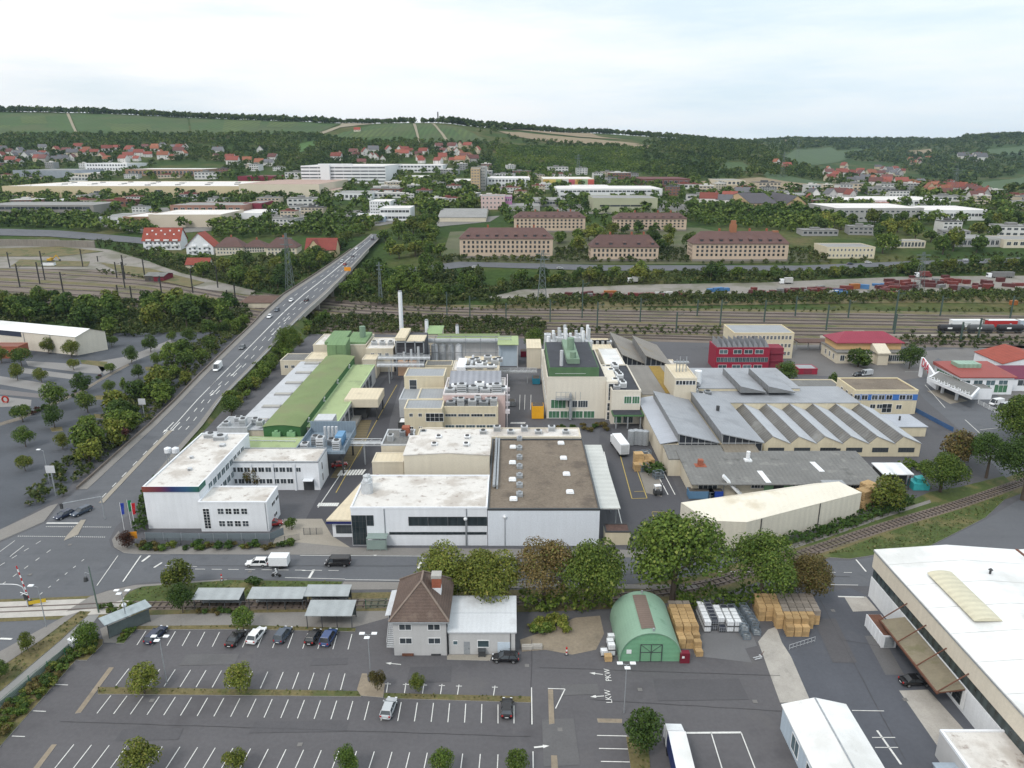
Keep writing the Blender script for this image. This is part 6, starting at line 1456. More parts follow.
for k in range(14):
 y=2+k*(dL-4)/14;roof_unit('roof_unit',R2.root,.8+(k%2)*2.2,y,10.55,2.0,2.0,1.0+.5*(k%3),PLASTW if k%3 else LGREYM)
B=ybld(605,625,365,10,349,'white roofed rear block behind the black laboratory roof',mat('off_white_panel',(0,0,0)),R_CLEAN)
B=ybld(588,613,350,8,339,'cream rear range with a row of roof ventilators behind the laboratory',W_YEL,R_CREAM)
for k in range(4):roof_unit('roof_ventilator',B.root,B.w*(.1+.22*k),B.d*.5,8.05,3,2.5,1.0,LGREYM)
def tilt_hall(name,lab,A,Bq,Ch,hh,hl,yback,rm_,glazed=True,wallm=W_YEL):
 """front left top (high) A, front right top (low) Bq in photo points; roof high on the left"""
 X0,Y0=G(*A,hh);X1,_=G(*Bq,hl);Y1=rowY(yback,hh);w_=X1-X0;d_=Y1-Y0
 r=thing(name,lab,'hall',(X0,Y0,0))
 b=MB();b.prism([(-.2,-.6),(w_+.2,-.6),(w_+.2,d_),(-.2,d_)],[hh-.15,hl-.15,hl-.15,hh-.15],[hh+.1,hl+.1,hl+.1,hh+.1]);b.build('roof',rm_,r)
 b=MB();b.box(0,w_,.2,d_-.2,0,hl-.2);b.build('wall',wallm,r)
 b=MB();b.prism([(0,0),(.25,0),(.25,d_-.1),(0,d_-.1)],hl-.19,hh-.16);b.build('clerestory',mat('grey_clerestory',(.17,.175,.18),rough=.4,var=.15,stripes=(1,1.5,.2)),r)
 b=MB();b.prism([(.26,.1),(w_-.05,.1),(w_-.05,.22),(.26,.22)],.5 if glazed else hl-.19,[hh-.2,hl-.18,hl-.18,hh-.2])
 g=b.build('front_glazing',mat('dark_grid_glass',(.03,.035,.045),rough=.15,var=.2,spec=.5),r)
 b=MB();n=max(4,int(w_/1.7))
 for i in range(n+1):x=.3+(w_-.5)*i/n;b.box(x-.07,x+.07,-.02,.09,.5,hh-.2+(hl-hh)*(x/w_))
 for z in(.6,hl*.55,hl-.3):b.box(.3,w_,-.04,.08,z-.09,z+.09)
 b.build('glazing_bars',mat('pale_glazing_bars',(.40,.41,.42)),g)
 return r,w_,d_
R_LEAD=mat('pale_lead_roof',(.285,.30,.325),rough=.55,var=.09,scale=.15,stripes=(0,1.0,.02),blotch=((.20,.21,.225),.12,.53,.6))
t1=tilt_hall('tilted_roof_hall','left of two big halls with tilted grey roofs and glazed gable ends',(678.5,433),(718,441.5),0,8.8,6.2,391,R_LEAD)
t2=tilt_hall('tilted_roof_hall','right of two big halls with tilted grey roofs and glazed gable ends',(722,433),(763,442),0,8.8,6.2,391,R_LEAD)
b=MB();b.box(t2[1]*.35,t2[1]*.35+.8,t2[2]*.55,t2[2]*.55+.8,7.8,9.4);b.build('roof_vent',DARKM,t2[0])
X0,Y0,w_,d_,h_=from_top(661,678,444,5.5,399)
B=Bld('lean_to','long lean-to with a pale grey roof along the left flank of the tilted halls','lean-to',X0,Y0,w_,d_,5.5);B.walls(W_CREAM);b=MB();b.prism([(-.3,-.3),(w_,-.3),(w_,d_),(-.3,d_)],[5.5,6.4,6.4,5.5],[5.7,6.6,6.6,5.7]);B.part('roof',b,mat('pale_blue_grey_roof',(.36,.385,.43),rough=.6,var=.07,stripes=(1,1.4,.02)))
X0,Y0,w_,d_,h_=from_top(679,762,458,4.6,447);B=Bld('front_range','low range with dark weathered roofs in front of the tilted halls','shed',G(668,458,4.6)[0],Y0-1,G(762,458,4.6)[0]-G(668,458,4.6)[0],rowY(447,5)-Y0+1,4.6);B.walls(W_CREAM);B.slab(R_DGREY,4.6,5.4,x1=B.w*.62,over=.1);B.slab(mat('tan_grey_roof',(.17,.15,.12),var=.15,scale=.3,fine=.1,stripes=(0,1.1,.05)),4.75,5.6,x0=B.w*.63,over=.05)
t3=tilt_hall('rear_shed','left of two old tilted sheds with mossy roofs beside the rail yard',(622,354),(645,361),0,9.5,5.5,332,mat('old_stone_roof',(.22,.205,.185),var=.12,scale=.2,fine=.1,stripes=(0,1.0,.03),blotch=((.20,.14,.05),.10,.58,.7)))
t4=tilt_hall('rear_shed','right of two old tilted sheds with mossy roofs beside the rail yard',(645.5,355),(669,362),0,9.5,5.5,335.5,mat('old_stone_roof',(0,0,0)))
X0,Y0,w_,d_,h_=from_top(651,686,395,6.2,366)
B=Bld('flat_link_roof','flat grey roof with a strip of orange moss between the laboratory and the halls','building',G(643,396,6.2)[0],Y0,G(686,396,6.2)[0]-G(643,396,6.2)[0],d_,6.2);B.walls(W_CREAM);B.slab(mat('stone_grey_roof',(.20,.19,.175),var=.1,scale=.2,fine=.08,stripes=(0,3.0,.03)),6.2,6.2,over=.05)
b=MB();b.box(B.w*.56,B.w*.86,1.0,d_-1,6.41,6.5);B.part('moss_strip',b,mat('orange_moss',(.24,.16,.035),var=.2,scale=.3,fine=.2))
B=ybld(675,697,379,13,365,'pale square tower block with roof aerials among the tilted roofs',W_CREAM,R_CREAM,'tower_block');B.grid('S',B.w*.05,B.w*.95,6,[11.8],1.0,1.4,nx=1)
b=MB();[b.bar((B.w*(.3+.15*k),B.d*.5,13),(B.w*(.3+.15*k),B.d*.5,17+(k%2)),.25,.25)for k in range(4)];b.box(B.w*.15,B.w*.85,B.d*.45,B.d*.55,16,16.4);B.part('aerial_frame',b,GREYM)
B=ybld(641,677,366,4.5,360,'narrow pale flat roof between the old sheds and the tower',W_CREAM,R_WHITE)
B=ybld(676,712,398,6,379,'flat roof crowded with ventilation boxes in front of the square tower',W_CREAM,R_DGREY)
for k in range(14):roof_unit('roof_unit',B.root,1+(k%5)*B.w/5.4,1+(k//5)*B.d/3.3,6.05,2.0,2.2,1.0+.6*(k%3),LGREYM if k%4 else GREYM)
b=MB();b.tube((B.w*.8,B.d*.5,6),(B.w*.8,B.d*.5,12),1.2,12);B.part('white_silo',b,PLASTW)
X0,Y0,w_,d_,h_=from_top(709,860,403,6.2,387)
B=Bld('pale_roof_hall','wide flat pale grey roofed hall behind the saw tooth hall','hall',X0,Y0,w_,d_,6.15);B.walls(W_YEL);B.slab(R_LEAD,6.2,6.2,over=.15)
X0,Y0,w_,d_,h_=from_top(699,800,388,7.4,368)
B=Bld('pale_rear_hall','pale grey roof with two tilted skylights beside the crimson building','hall',X0,Y0,w_,d_,7.2);B.walls(W_YEL);B.slab(R_LEAD,7.2,7.2,over=.15)
for k,(pa,pb_,lab)in enumerate((((741,387),(764,390),''),((769,387),(793,390.5),''))):
 xa,ya=G(*pa,9.4);xb,_=G(*pb_,7.6);yb=rowY(368.5,9.4)
 b=MB();b.prism([(0,0),(xb-xa,0),(xb-xa,yb-ya),(0,yb-ya)],7.45,[9.6,7.7,7.7,9.6],1,top=0);B.part('tilted_skylight',b,[R_LEAD,mat('grey_clerestory',(0,0,0))],(xa-X0,ya-Y0,0))
XA,YA=G(763,456.5);XB,_=G(921.5,458.5)
hv,hp=3.8,6.0
dS=rowY(403,hp)-YA
r=thing('saw_tooth_hall','yellow walled factory hall with a saw tooth roof of six glazed teeth','hall',(XA,YA,0));W_=XB-XA
b=MB();b.box(0,W_,0,dS,-.2,hv-.2);b.build('wall',W_YEL,r)
nt_=6;tw=W_/nt_;pk_=.31
for i in range(nt_):
 x0,xp,x1=i*tw,i*tw+tw*pk_,(i+1)*tw
 b=MB();b.prism([(x0,0),(xp,0),(x1,0)][:3]if False else[(x0,.0),(x1,.0),(x1,.25),(x0,.25)],hv-.19,hv+.0,0)
 b.poly([(x0,0,hv),(x1,0,hv),(xp,0,hp-.1)]);b.build('gable',W_YEL,r)
 b=MB();b.poly([(x0,dS,hv),(x1,dS,hv),(xp,dS,hp-.1)]);b.build('gable',W_YEL,r)
 b=MB();b.prism([(xp-.15,-.25),(x1,-.25),(x1,dS+.2),(xp-.15,dS+.2)],[hp-.1,hv+.02,hv+.02,hp-.1],[hp+.12,hv+.2,hv+.2,hp+.12]);b.build('roof_slope',mat('pale_slope_sheet',(.42,.44,.47),rough=.6,var=.07,stripes=(1,1.2,.02),blotch=((.32,.33,.35),.15,.56,.5)),r)
 b=MB();b.prism([(x0+.05,.05),(xp,.05),(xp,dS-.05),(x0+.05,dS-.05)],hv+.0,[hv+.25,hp,hp,hv+.25]);b.build('glazed_slope',mat('dirty_north_light',(.115,.112,.105),rough=.4,var=.25,scale=.2,stripes=(1,1.2,.2),blotch=((.24,.245,.24),.12,.56,.6),blotch2=((.15,.11,.06),.3,.62,.5)),r)
 o=obj('window',win_mesh(tw*.62,1.35,6,2,DARKP,GLASS),r,(x0+tw*.47,-.003,1.95))
b=MB();b.box(tw*2.75,tw*2.75+1.4,-.08,-.003,0,2.4);b.build('door',DARKM,r)
X0,Y0,w_,d_,h_=from_base(852,914.5,414,391,378.5)
B=Bld('blue_band_office','yellow two storey office with a blue window band behind the saw tooth hall','office',X0,Y0,w_,d_,h_)
B.walls(W_YEL);B.flat(R_GRAVEL,mat('pale_yellow_edge',(.62,.54,.36)),.35)
b=MB();b.box(-.02,w_+.02,-.06,-.02,h_-3.1,h_-1.1);B.part('blue_band',b,mat('blue_panel',(.05,.15,.42),var=.12,scale=.3))
B.win('S',[(w_*x,h_-2.1)for x in(.04,.16,.32,.43,.55,.76,.87)],2.0,1.7,nx=2,off=.06);B.win('S',[(w_*.31,2.6),(w_*.42,2.6),(w_*.73,2.4)],1.8,1.5);B.win('S',[(w_*.54,2.0)],3.2,3.0,nx=2,nz=2)
B.win('W',[(2+i*3.6,h_-2.3)for i in range(int(d_/3.6))],1.6,1.5)
X0,Y0,w_,d_,h_=from_base(888,925,436.5,427,415)
B=Bld('flat_yellow_annex','low yellow annex with a pale flat roof at the end of the saw tooth hall','annex',X0,Y0,w_,d_,h_);B.walls(W_YEL);B.slab(mat('pale_blue_grey_roof',(0,0,0)),h_,h_,over=.3);b=MB();b.tube((w_*.5,d_*.5,h_),(w_*.5,d_*.5,h_+1.5),.3,8);B.part('roof_vent',b,DARKM)
B=ybld(795,845,389.5,5,380,'flat dark roofed link building behind the pale grey hall',W_YEL,R_DGREY)
fence([(915,412),(945,428),(953,432)],'blue hoarding fence beside the yard road',1.5,mat('blue_fence',(.045,.10,.22)),3,'blue_fence',mat('blue_fence',(.045,.10,.22)))
X0,Y0,w_,d_,h_=from_base(692,870,499,484,456.5)
B=Bld('long_grey_shed','long low shed with a worn grey sheet roof in front of the saw tooth hall','shed',X0,Y0,w_+3,d_,h_)
B.walls(W_CREAM,y0=1.5);B.slab(R_DGREY,h_-.1,h_+1.2,over=.5)
B.win('S',[(4,2.6)],4.6,1.3,nx=4,off=-1.5)
B.grid('S',w_*.34,w_*.98,13,[2.7],2.4,1.1,nx=3,off=-1.5)
b=MB();b.box(0,4.0,1.35,1.48,0,3.2);B.part('sliding_door',b,DARKM,(w_*.45,0,0))
for x in(.41,.52):b=MB();b.box(0,2.2,1.2,1.48,0,3.0);B.part('cabinet',b,mat('pale_green_metal',(0,0,0)),(w_*x,0,0))
b=MB();b.box(-.6,.6,-.6,.6,0,1.8);b.box(-1.4,1.4,-1.0,1.0,0,.3);B.part('brick_vent',b,BRICK,(w_*.09,d_*.55,h_+.6))
b=MB();b.box(-.9,.9,-.8,.8,0,.5);b.tube((0,0,.5),(0,0,2.6),.5,10);B.part('steel_vent',b,PLASTW,(w_*.385,d_*.7,h_+.9))
b=MB();b.prism([(-.5,0),(.8,0),(.4,d_*.35),(-.9,d_*.35)],[h_+.18]*2+[h_+.6]*2,[h_+.26]*2+[h_+.7]*2);B.part('pale_roof_patch',b,PLASTW,(w_*.42,0.3,0))
b=MB();b.prism([(-.5,0),(.8,0),(.2,d_*.3),(-1.1,d_*.3)],[h_+.55]*2+[h_+.95]*2,[h_+.65]*2+[h_+1.05]*2);B.part('pale_roof_patch',b,PLASTW,(w_*.77,d_*.35,0))
P1=G(723,476,5.5);P2=G(742,497,.6)
r=thing('conveyor','slanting white conveyor tube leading down from the grey shed roof','conveyor',(P1[0],P1[1],0));b=MB();b.bar((0,0,5.6),(P2[0]-P1[0],P2[1]-P1[1],.9),1.4,.5);b.build('belt_housing',PLASTW,r);b=MB();b.bar((.4,-.2,0),(.4,-.2,5.2),.2,.2);b.build('support',GREYM,r)
X0,Y0,w_,d_,h_=from_top(884,913,474,4.5,464);B=Bld('open_shelter','small open shelter with a white roof panels at the end of the grey shed','shelter',X0,Y0,w_,d_,4.5);b=MB();b.box(.2,w_-.2,2,d_,0,4.1);B.part('wall',b,DARKM);B.slab(mat('white_panel_roof',(.66,.68,.70),stripes=(0,3.6,.12)),4.3,4.6,over=.2)
for x in(.2,w_*.5,w_-.5):b=MB();b.box(x,x+.25,.2,.45,0,4.2);B.part('post',b,DARKM)
hT=6.2
PA,PB,PC=G(706,547),G(744,548.5),G(858,517)
PD=G(815,482.5,hT+.2);PE=G(681,502.5,hT)
ptsW=[PA,PB,PC,(PD[0]+1,PD[1]-1),PE]
r=thing('cream_tent_hall','long cream storage hall with a pale sheet roof beside the curving railway','hall',(PB[0],PB[1],0))
loc=lambda p,z=None:(p[0]-PB[0],p[1]-PB[1])if z is None else(p[0]-PB[0],p[1]-PB[1],z)
b=MB();b.prism([loc(p)for p in ptsW],-.2,hT-.1);b.build('wall',mat('pale_cream_sheet',(.60,.57,.49),var=.05,scale=.2,stripes=(0,1.4,.03),streak=.05),r)
R1=((PA[0]+PE[0])/2+6,(PA[1]+PE[1])/2+2);R2_=((PC[0]+PD[0])/2,(PC[1]+PD[1])/2)
Rm=((PB[0]+PE[0])/2+12,(PB[1]+PE[1])/2+6)
b=MB();e=hT;ri=hT+1.6
b.poly([loc(PB,e),loc(PC,e),loc(R2_,ri),loc(Rm,ri)]);b.poly([loc(PA,e),loc(PB,e),loc(Rm,ri)]);b.poly([loc(PE,e),loc(PA,e),loc(Rm,ri)]);b.poly([loc(PD,e),loc(PE,e),loc(Rm,ri),loc(R2_,ri)]);b.poly([loc(PC,e),loc(PD,e),loc(R2_,ri)])
b.build('roof',mat('cream_sheet_roof',(.68,.64,.545),rough=.7,var=.05,scale=.12,fine=.03,stripes=(0,1.5,.012),blotch=((.46,.39,.28),.1,.52,.6)),r)
for t in(.12,.62):b=MB();p=(PB[0]+(PC[0]-PB[0])*t,PB[1]+(PC[1]-PB[1])*t-.15);b.tube(loc(p,0),loc(p,hT),.1,6);b.build('downpipe',DARKM,r)
X0,Y0,w_,d_,h_=from_top(832,852,493,5,482);B=Bld('works_building','small pale metal roofed annex at the end of the cream hall','annex',X0,Y0,w_,d_,5);B.walls(LGREYM);B.slab(R_GREY,5,5.2)
for k,(px,py)in enumerate(((862,508),(868,506),(866,501))):
 for z in range(2):dup(crate,(*G(px,py),.05+z*2.4),.5,scale=2.5,label='big orange wooden box in the stack between the cream hall and the bushy tree',group='orange boxes beside the cream hall')
X,Y=G(628,458);r=thing('truck','white box truck parked in the court between the halls, seen from its back','truck',(X-1,Y,.05),math.radians(8))
b=MB();b.box(-1.3,1.3,0,8.5,1.0,4.0);b.build('box',PLASTW,r,bevel=.04);b=MB();b.box(-1.15,1.15,8.6,10.6,.6,2.9);b.build('cab',W_WHITE,r,bevel=.1);b=MB();b.box(-1.1,1.1,-.04,-.005,1.2,3.7);b.build('tail_door',LGREYM,r);b=MB();b.box(-1,1,.2,10,.6,.99);b.build('chassis',DARKM,r)
for y in(1.4,2.6,9.6):
 for s_ in(-1,1):t=MB();t.tube((s_*1.05-.15,y,.5),(s_*1.05+.15,y,.5),.5,12);t.build('wheel',TYRE,r)
X,Y=G(657.5,495);r=thing('forklift','white and dark forklift truck parked in the court','forklift',(X,Y,.05),.2)
b=MB();b.box(-1.0,1.0,-.6,.6,.3,1.2);b.box(-1.0,-.4,-.6,.6,1.2,1.5);b.build('chassis',DARKM,r);b=MB();[b.bar((x,y,1.2),(x,y,2.5),.09,.09)for x in(-.8,.6)for y in(-.5,.5)];b.box(-.9,.7,-.6,.6,2.5,2.6);b.build('cage',PLASTW,r);b=MB();[b.bar((1.1,y,.1),(1.1,y,3.2),.12,.12)for y in(-.35,.35)];b.box(1.05,2.1,-.4,-.25,.08,.14);b.box(1.05,2.1,.25,.4,.08,.14);b.build('mast',DARKP,r)
for x in(-.65,.65):
 for s_ in(-1,1):t=MB();t.tube((x,s_*.5-.12,.33),(x,s_*.5+.12,.33),.33,12);t.build('wheel',TYRE,r)
tank_cols=[(629.5+i*4.2,447-j*3.5)for i in range(4)for j in range(2)]
for i,(px,py)in enumerate([(631,445),(635.5,444.5),(640,445),(645,445.5)]):
 X,Y=G(px,py);r=thing('steel_drum_stack','grey steel tank in the row beside the white box truck','tank',(X,Y,.05),0,'steel tanks beside the court')
 b=MB();b.tube((0,0,.2),(0,0,4.4),1.05,14);b.tube((0,0,4.4),(0,0,4.7),1.05,14,0,.3);b.build('tank',GREYM,r);b=MB();[b.box(-.9+k*.75,-.7+k*.75,-.1,.1,0,.2)for k in range(3)];b.build('foot',DARKM,r)
for(px,py,z)in((638,466,0),(641,466.5,0),(645,466,0),(649,465,0),(638,466,1.9),(643,463,0),(647,462,0),(638,470,0)):
 dup(crate,(*G(px,py),.05+z),.1,scale=2.0,label='orange wooden box in the small heap in the court behind the forklift',group='orange boxes in the court')
for(px,py)in((640,458),(646,457),(644,471),(658,478),(678,466),(680,471),(706,497),(712,498),(724,492)):
 dup(rack,(*G(px,py),.05),.3,scale=1.9,label='grey steel cage pallet with mixed goods standing about the court',group='cage pallets about the court')
for(px,py,lab)in((700,497,'blue covered container under the gable of the long grey shed'),(714,497,'small deep blue skip beside the long grey shed')):
 skip(px,py,mat('dusty_blue_paint',(.10,.20,.32),var=.12)if px==700 else mat('royal_blue_paint',(0,0,0)),lab,6.0 if px==700 else 3.4,2.6,2.0)
X0,Y0,w_,d_,h_=from_base(605,630,545,532,524);B=Bld('store','small tan store with a brown planted roof between the hall and the court','store',X0,Y0,w_,d_,h_);B.walls(W_YEL);B.flat(mat('planted_brown_roof',(.10,.06,.05),var=.3,scale=.6,fine=.2),DARKM,.15)
fence([(630,545),(648,543),(690,551)],'wire fence along the street between the court and the big tree',1.8,DARKP)
for(px,py,m,lab)in((563,430,'reddish',''),):pass
b=MB()
def tb(name,label,cat,pl,pr,pyb,ytop,yback,wallm,z=None,group=None,wgrid=None):
 """box building standing on the terrain; photo columns of the front base, base row, eaves row, back roof row"""
 P_=GT((pl+pr)/2,pyb);z=P_[2]if z is None else z
 X0,Y0=G(pl,pyb,z);X1,_=G(pr,pyb,z);h=HZ(Y0,ytop)-z;Y1=rowY(yback,z+h)if yback is not None else Y0+14
 B=Bld(name,label,cat,X0,Y0,X1-X0,min(160,max(6,Y1-Y0)),h,z,0,group);B.walls(wallm,z0=-3)
 return B
B=tb('tan_office','tan three storey office with a flat grey roof beside the rail yard','office',732,791.5,358.5,333.5,325,W_YEL)
B.flat(R_GREY,mat('pale_yellow_edge',(.6,.5,.34)),.3)
for z in(B.h-1.7,B.h-5.0,B.h-8.3):B.grid('S',B.w*.03,B.w*.97,15,[z],B.w*.042,1.6,nx=2)
B.win('E',[(B.d*(.15+.2*i),z)for i in range(4)for z in(B.h-1.8,B.h-5.2)],1.4,1.6)
B=tb('crimson_building','crimson clad three storey building with grey tilted roof lights','building',714.5,768,370,348,341.5,W_RED)
B.flat(R_GREY,W_RED,.2);B.grid('S',B.w*.02,B.w*.98,14,[B.h*.47],B.w*.065,1.9,nx=2,fm=GREYM,gm=GLASSB)
for x in(.14,.40,.60,.80):B.win('S',[(B.w*x,B.h*.83),(B.w*x,B.h*.14)],3.2,1.7,nx=2,fm=WHITEP,gm=GLASSB)
for k in range(10):
 b=MB();x=B.w*(.02+.098*k);b.prism([(x,.5),(x+B.w*.075,.5),(x+B.w*.075,B.d*.8),(x,B.d*.8)],B.h+.05,[B.h+3.0,B.h+.6,B.h+.6,B.h+3.0]);B.part('roof_light',b,mat('grey_metal_hood',(.25,.26,.28),rough=.5,var=.1))
b=MB();b.box(B.w,B.w+6,2,B.d-2,0,B.h-.5,0);[b.box(B.w+.2,B.w+6.3,1.6,B.d-1.6,z,z+.3)for z in(2.9,6.0)];B.part('side_stair',b,mat('dull_crimson',(.20,.03,.05),var=.1))
B=tb('station_building','cream station building with a bright raspberry hipped roof by the rail yard','station building',836,905,363.5,352.5,343,W_CREAM)
B.slab(R_DGREY,B.h,B.h+.2,over=.5)
X0=B.root.location.x;z0=B.h+.25
b=MB();b.box(B.w*.04,B.w*.98,B.d*.25,B.d,z0,z0+3.0);up=B.part('upper_storey',b,mat('apricot_plaster',(.55,.36,.18),var=.06))
b=MB();xa,xb,ya,yb,z1=B.w*.01,B.w*1.01,B.d*.18,B.d*1.06,z0+3.0
b.poly([(xa,ya,z1),(xb,ya,z1),(xb-6,(ya+yb)/2,z1+3.2),(xa+6,(ya+yb)/2,z1+3.2)]);b.poly([(xb,yb,z1),(xa,yb,z1),(xa+6,(ya+yb)/2,z1+3.2),(xb-6,(ya+yb)/2,z1+3.2)]);b.poly([(xb,ya,z1),(xb,yb,z1),(xb-6,(ya+yb)/2,z1+3.2)]);b.poly([(xa,yb,z1),(xa,ya,z1),(xa+6,(ya+yb)/2,z1+3.2)]);b.box(xa,xb,ya,yb,z1-.3,z1-.01)
B.part('roof',b,mat('raspberry_roof',(.24,.035,.06),rough=.6,var=.08,stripes=(0,1.0,.03)))
b=MB();b.box(B.w*.55,B.w*.70,-2.5,-.05,0,B.h);b.prism([(B.w*.53,-3),(B.w*.72,-3),(B.w*.72,B.d*.4),(B.w*.53,B.d*.4)],B.h+.02,[B.h+.5,B.h+.5,B.h+4.5,B.h+4.5]);B.part('entrance_porch',b,W_CREAM)
B.grid('S',B.w*.02,B.w*.5,4,[B.h*.5],1.8,2.4);B.grid('S',B.w*.74,B.w*.99,4,[B.h*.5],1.8,2.6);B.win('W',[(B.d*(.2+.25*i),B.h*.5)for i in range(3)],1.4,2.2)
B.grid('S',B.w*.06,B.w*.96,12,[],1,1)
P_=G(798,352);r=thing('platform_roof','long dark platform canopy on posts between the tan office and the station building','canopy',(P_[0],P_[1],0))
b=MB();b.box(0,36,0,6,3.8,4.2);b.build('roof',mat('rusty_canopy_roof',(.10,.06,.05),var=.15),r)
for i in range(8):b=MB();b.box(i*5,i*5+.3,2.8,3.1,0,3.79);b.build('post',GREYM,r)
B=tb('red_kiosk','small crimson flat roofed garage behind the rounded dark shrub','garage',798,817,374.5,369,366,W_RED);B.flat(R_GREY,W_RED,.15);B.door('S',B.w*.5,3,2.2,mat('dull_crimson',(0,0,0)))
B=tb('signal_box','little pale concrete hut beyond the tracks above the station building','hut',858,869,340,334,332,PAVEB);B.flat(R_CREAM,PAVEB,.15);B.win('S',[(B.w*.5,B.h*.55)],2,1.2)
zz=0
B=tb('showroom','white showroom with a shallow red roof and a green roof lantern','showroom',958,1011,394.5,377.5,364.5,W_WHITE)
b=MB();b.prism([(-.7,-.7),(B.w+.7,-.7),(B.w+.7,B.d+.5),(-.7,B.d+.5)],B.h-.02,[B.h+.3,B.h+.3,B.h+1.2,B.h+1.2]);B.part('roof',b,mat('dull_red_roof',(.26,.06,.05),rough=.6,var=.09,stripes=(0,1.2,.03),blotch=((.18,.05,.045),.2,.55,.5)))
b=MB();b.box(B.w*.22,B.w*.66,B.d*.55,B.d*.85,B.h+.8,B.h+2.2);B.part('roof_lantern',b,mat('pale_green_lantern',(.22,.34,.26),rough=.4,stripes=(0,1.6,.1)))
B.win('S',[(B.w*(.10+.235*i),B.h-1.9)for i in range(4)],3.2,1.9,nx=2,gm=GLASSB);B.win('S',[(B.w*.78,2.2),(B.w*.45,1.9)],4.6,3.0,nx=3,gm=GG)
B.win('W',[(B.d*(.15+.3*i),B.h-1.8)for i in range(3)],5,1.9,nx=3,gm=GG)
fx0,fy0=G(973,399.5);fx1,_=G(991,399.5);lx,ly=B.root.location.x,B.root.location.y
b=MB();b.box(fx0-lx,fx1-lx,fy0-ly,-.05,-.1,3.8);B.part('front_block',b,W_WHITE);b=MB();b.box(fx0-lx+.2,fx1-lx-.2,fy0-ly+.2,-.25,3.805,3.9);B.part('front_block_roof',b,R_DGREY)
pa=Vector((*G(928,392),0));pb_=Vector((*G(973,408),0));bx=Vector((B.root.location.x,B.root.location.y,0))
b=MB();q=[Vector((*G(927,378.5,4.5),0))-bx,Vector((*G(972,398,4.5),0))-bx,Vector((*G(980,389,4.5),0))-bx,Vector((*G(938,372,4.5),0))-bx]
b.prism([(p.x,p.y)for p in q],3.9,4.9);B.part('forecourt_canopy',b,W_WHITE);b=MB();c4=sum(q,Vector((0,0,0)))/4;b.prism([tuple((p+(c4-p)*.08)[:2])for p in q],4.905,4.93);B.part('canopy_roof',b,R_DGREY)
d=(q[1]-q[0]);n_=Vector((d.y,-d.x,0)).normalized()*.25
for k in range(12):
 p=q[0]+d*(k+.6)/13;b=MB()
 if k%3==0:b.tube((p.x,p.y,5.4),(p.x+n_.x,p.y+n_.y,5.4),.42,10)
 else:b.bar((p.x-.45,p.y,4.91),(p.x-.45,p.y,5.9),.14,.14);b.bar((p.x-.45,p.y,5.3+.4*(k%2)),(p.x+.45,p.y-.2,5.3+.4*(k%2)),.12,.12);b.bar((p.x+.45,p.y-.2,4.91),(p.x+.45,p.y-.2,5.9),.14,.14)
 B.part('roof_letter',b,PLASTW)
for(px,py)in((942,393),(956,400)):
 X,Y=G(px,py);b=MB();b.tube((X-bx.x,Y-bx.y,0),(X-bx.x,Y-bx.y,3.9),.5,10);B.part('canopy_column',b,W_WHITE)
A1=Vector((*G(918,376),0));A2=Vector((*G(932,387),0));H_=HZ(A1.y,357)
r=thing('portal_sign','tall white sloping portal frame with a red lettered panel at the showroom','portal',A1)
d=A2-A1;ht2=H_*.55;n_=Vector((-d.y,d.x,0)).normalized()
b=MB()
def quadp(u0,z0a,z0b,u1,z1a,z1b):
 p,q=d*u0,d*u1;e_=n_*.8
 b.prism([(p.x,p.y),(q.x,q.y),(q.x+e_.x,q.y+e_.y),(p.x+e_.x,p.y+e_.y)],[z0a,z1a,z1a,z0a],[z0b,z1b,z1b,z0b])
quadp(0,0,H_,.12,0,H_*.985);quadp(.121,H_*.62,H_*.985,.62,H_*.56,H_*.80);quadp(.62,0,H_*.80,.80,0,H_*.72);quadp(.80,0,H_*.72,1.25,0,H_*.5)
b.build('frame',W_WHITE,r)
cv=bpy.data.curves.new('lettering','FONT');cv.body='DIA';cv.size=4.4;cv.extrude=.05;cv.align_x='CENTER';cv.align_y='CENTER'
tt=bpy.data.objects.new('lettering',cv);COL.objects.link(tt);me=bpy.data.meshes.new_from_object(tt.evaluated_get(bpy.context.evaluated_depsgraph_get()));bpy.data.objects.remove(tt);me.materials.clear();me.materials.append(mat('sign_red',(.55,.03,.06),rough=.5))
p=d*.38-n_*.12;ob=obj('red_lettering',me,r,(p.x,p.y,H_*.74));ob.rotation_euler=(math.pi/2,.17,math.atan2(d.y,d.x))
B=tb('white_shed','white gabled shed with an orange red roof at the right edge behind the showroom','shed',1000,1060,378,364,352,W_WHITE);B.gable(T_RED,W_WHITE,3.0,'y',.3)
B=tb('maroon_shed','low white shed with a maroon roof beside the showroom at the right edge','shed',1010,1050,391,379,370,W_WHITE);B.slab(mat('maroon_sheet_roof',(.14,.03,.06),var=.1),B.h,B.h+1.5);B.win('S',[(4,3)],4,2.2,nx=2)
fence([(978,404),(1000,415),(1018,425)],'white railing along the forecourt edge below the showroom',1.5,WHITEP,2.5,'railing')
for(px,py,c,lab)in((996,405,'white','white van parked by the showroom behind the white railing'),(1004,409,'silver','silver car parked beside the white van at the showroom'),(858,376,'black','dark car parked in the yard below the station building'),(866,375.5,'silver','silver van parked beside the dark car below the station building')):
 X,Y=G(px,py);car_proto('parked_car',lab,CP[c],kind='van' if 'van' in lab else 'hatch',L_=5 if 'van' in lab else 4.3,Hh=2.2 if 'van' in lab else 1.45,loc=(X,Y,.06),rz=math.radians(200))
Pa=G(78,355.5);Pb=G(108,349.5);hL=HZ(Pa[1],337)
Pw=G(-40,343.0)
r=thing('retail_warehouse','big cream warehouse with a white low pitched roof beside the left parking lot','warehouse',(Pa[0],Pa[1],0))
dx,dy=Pw[0]-Pa[0],Pw[1]-Pa[1];ex,ey=Pb[0]-Pa[0],Pb[1]-Pa[1]
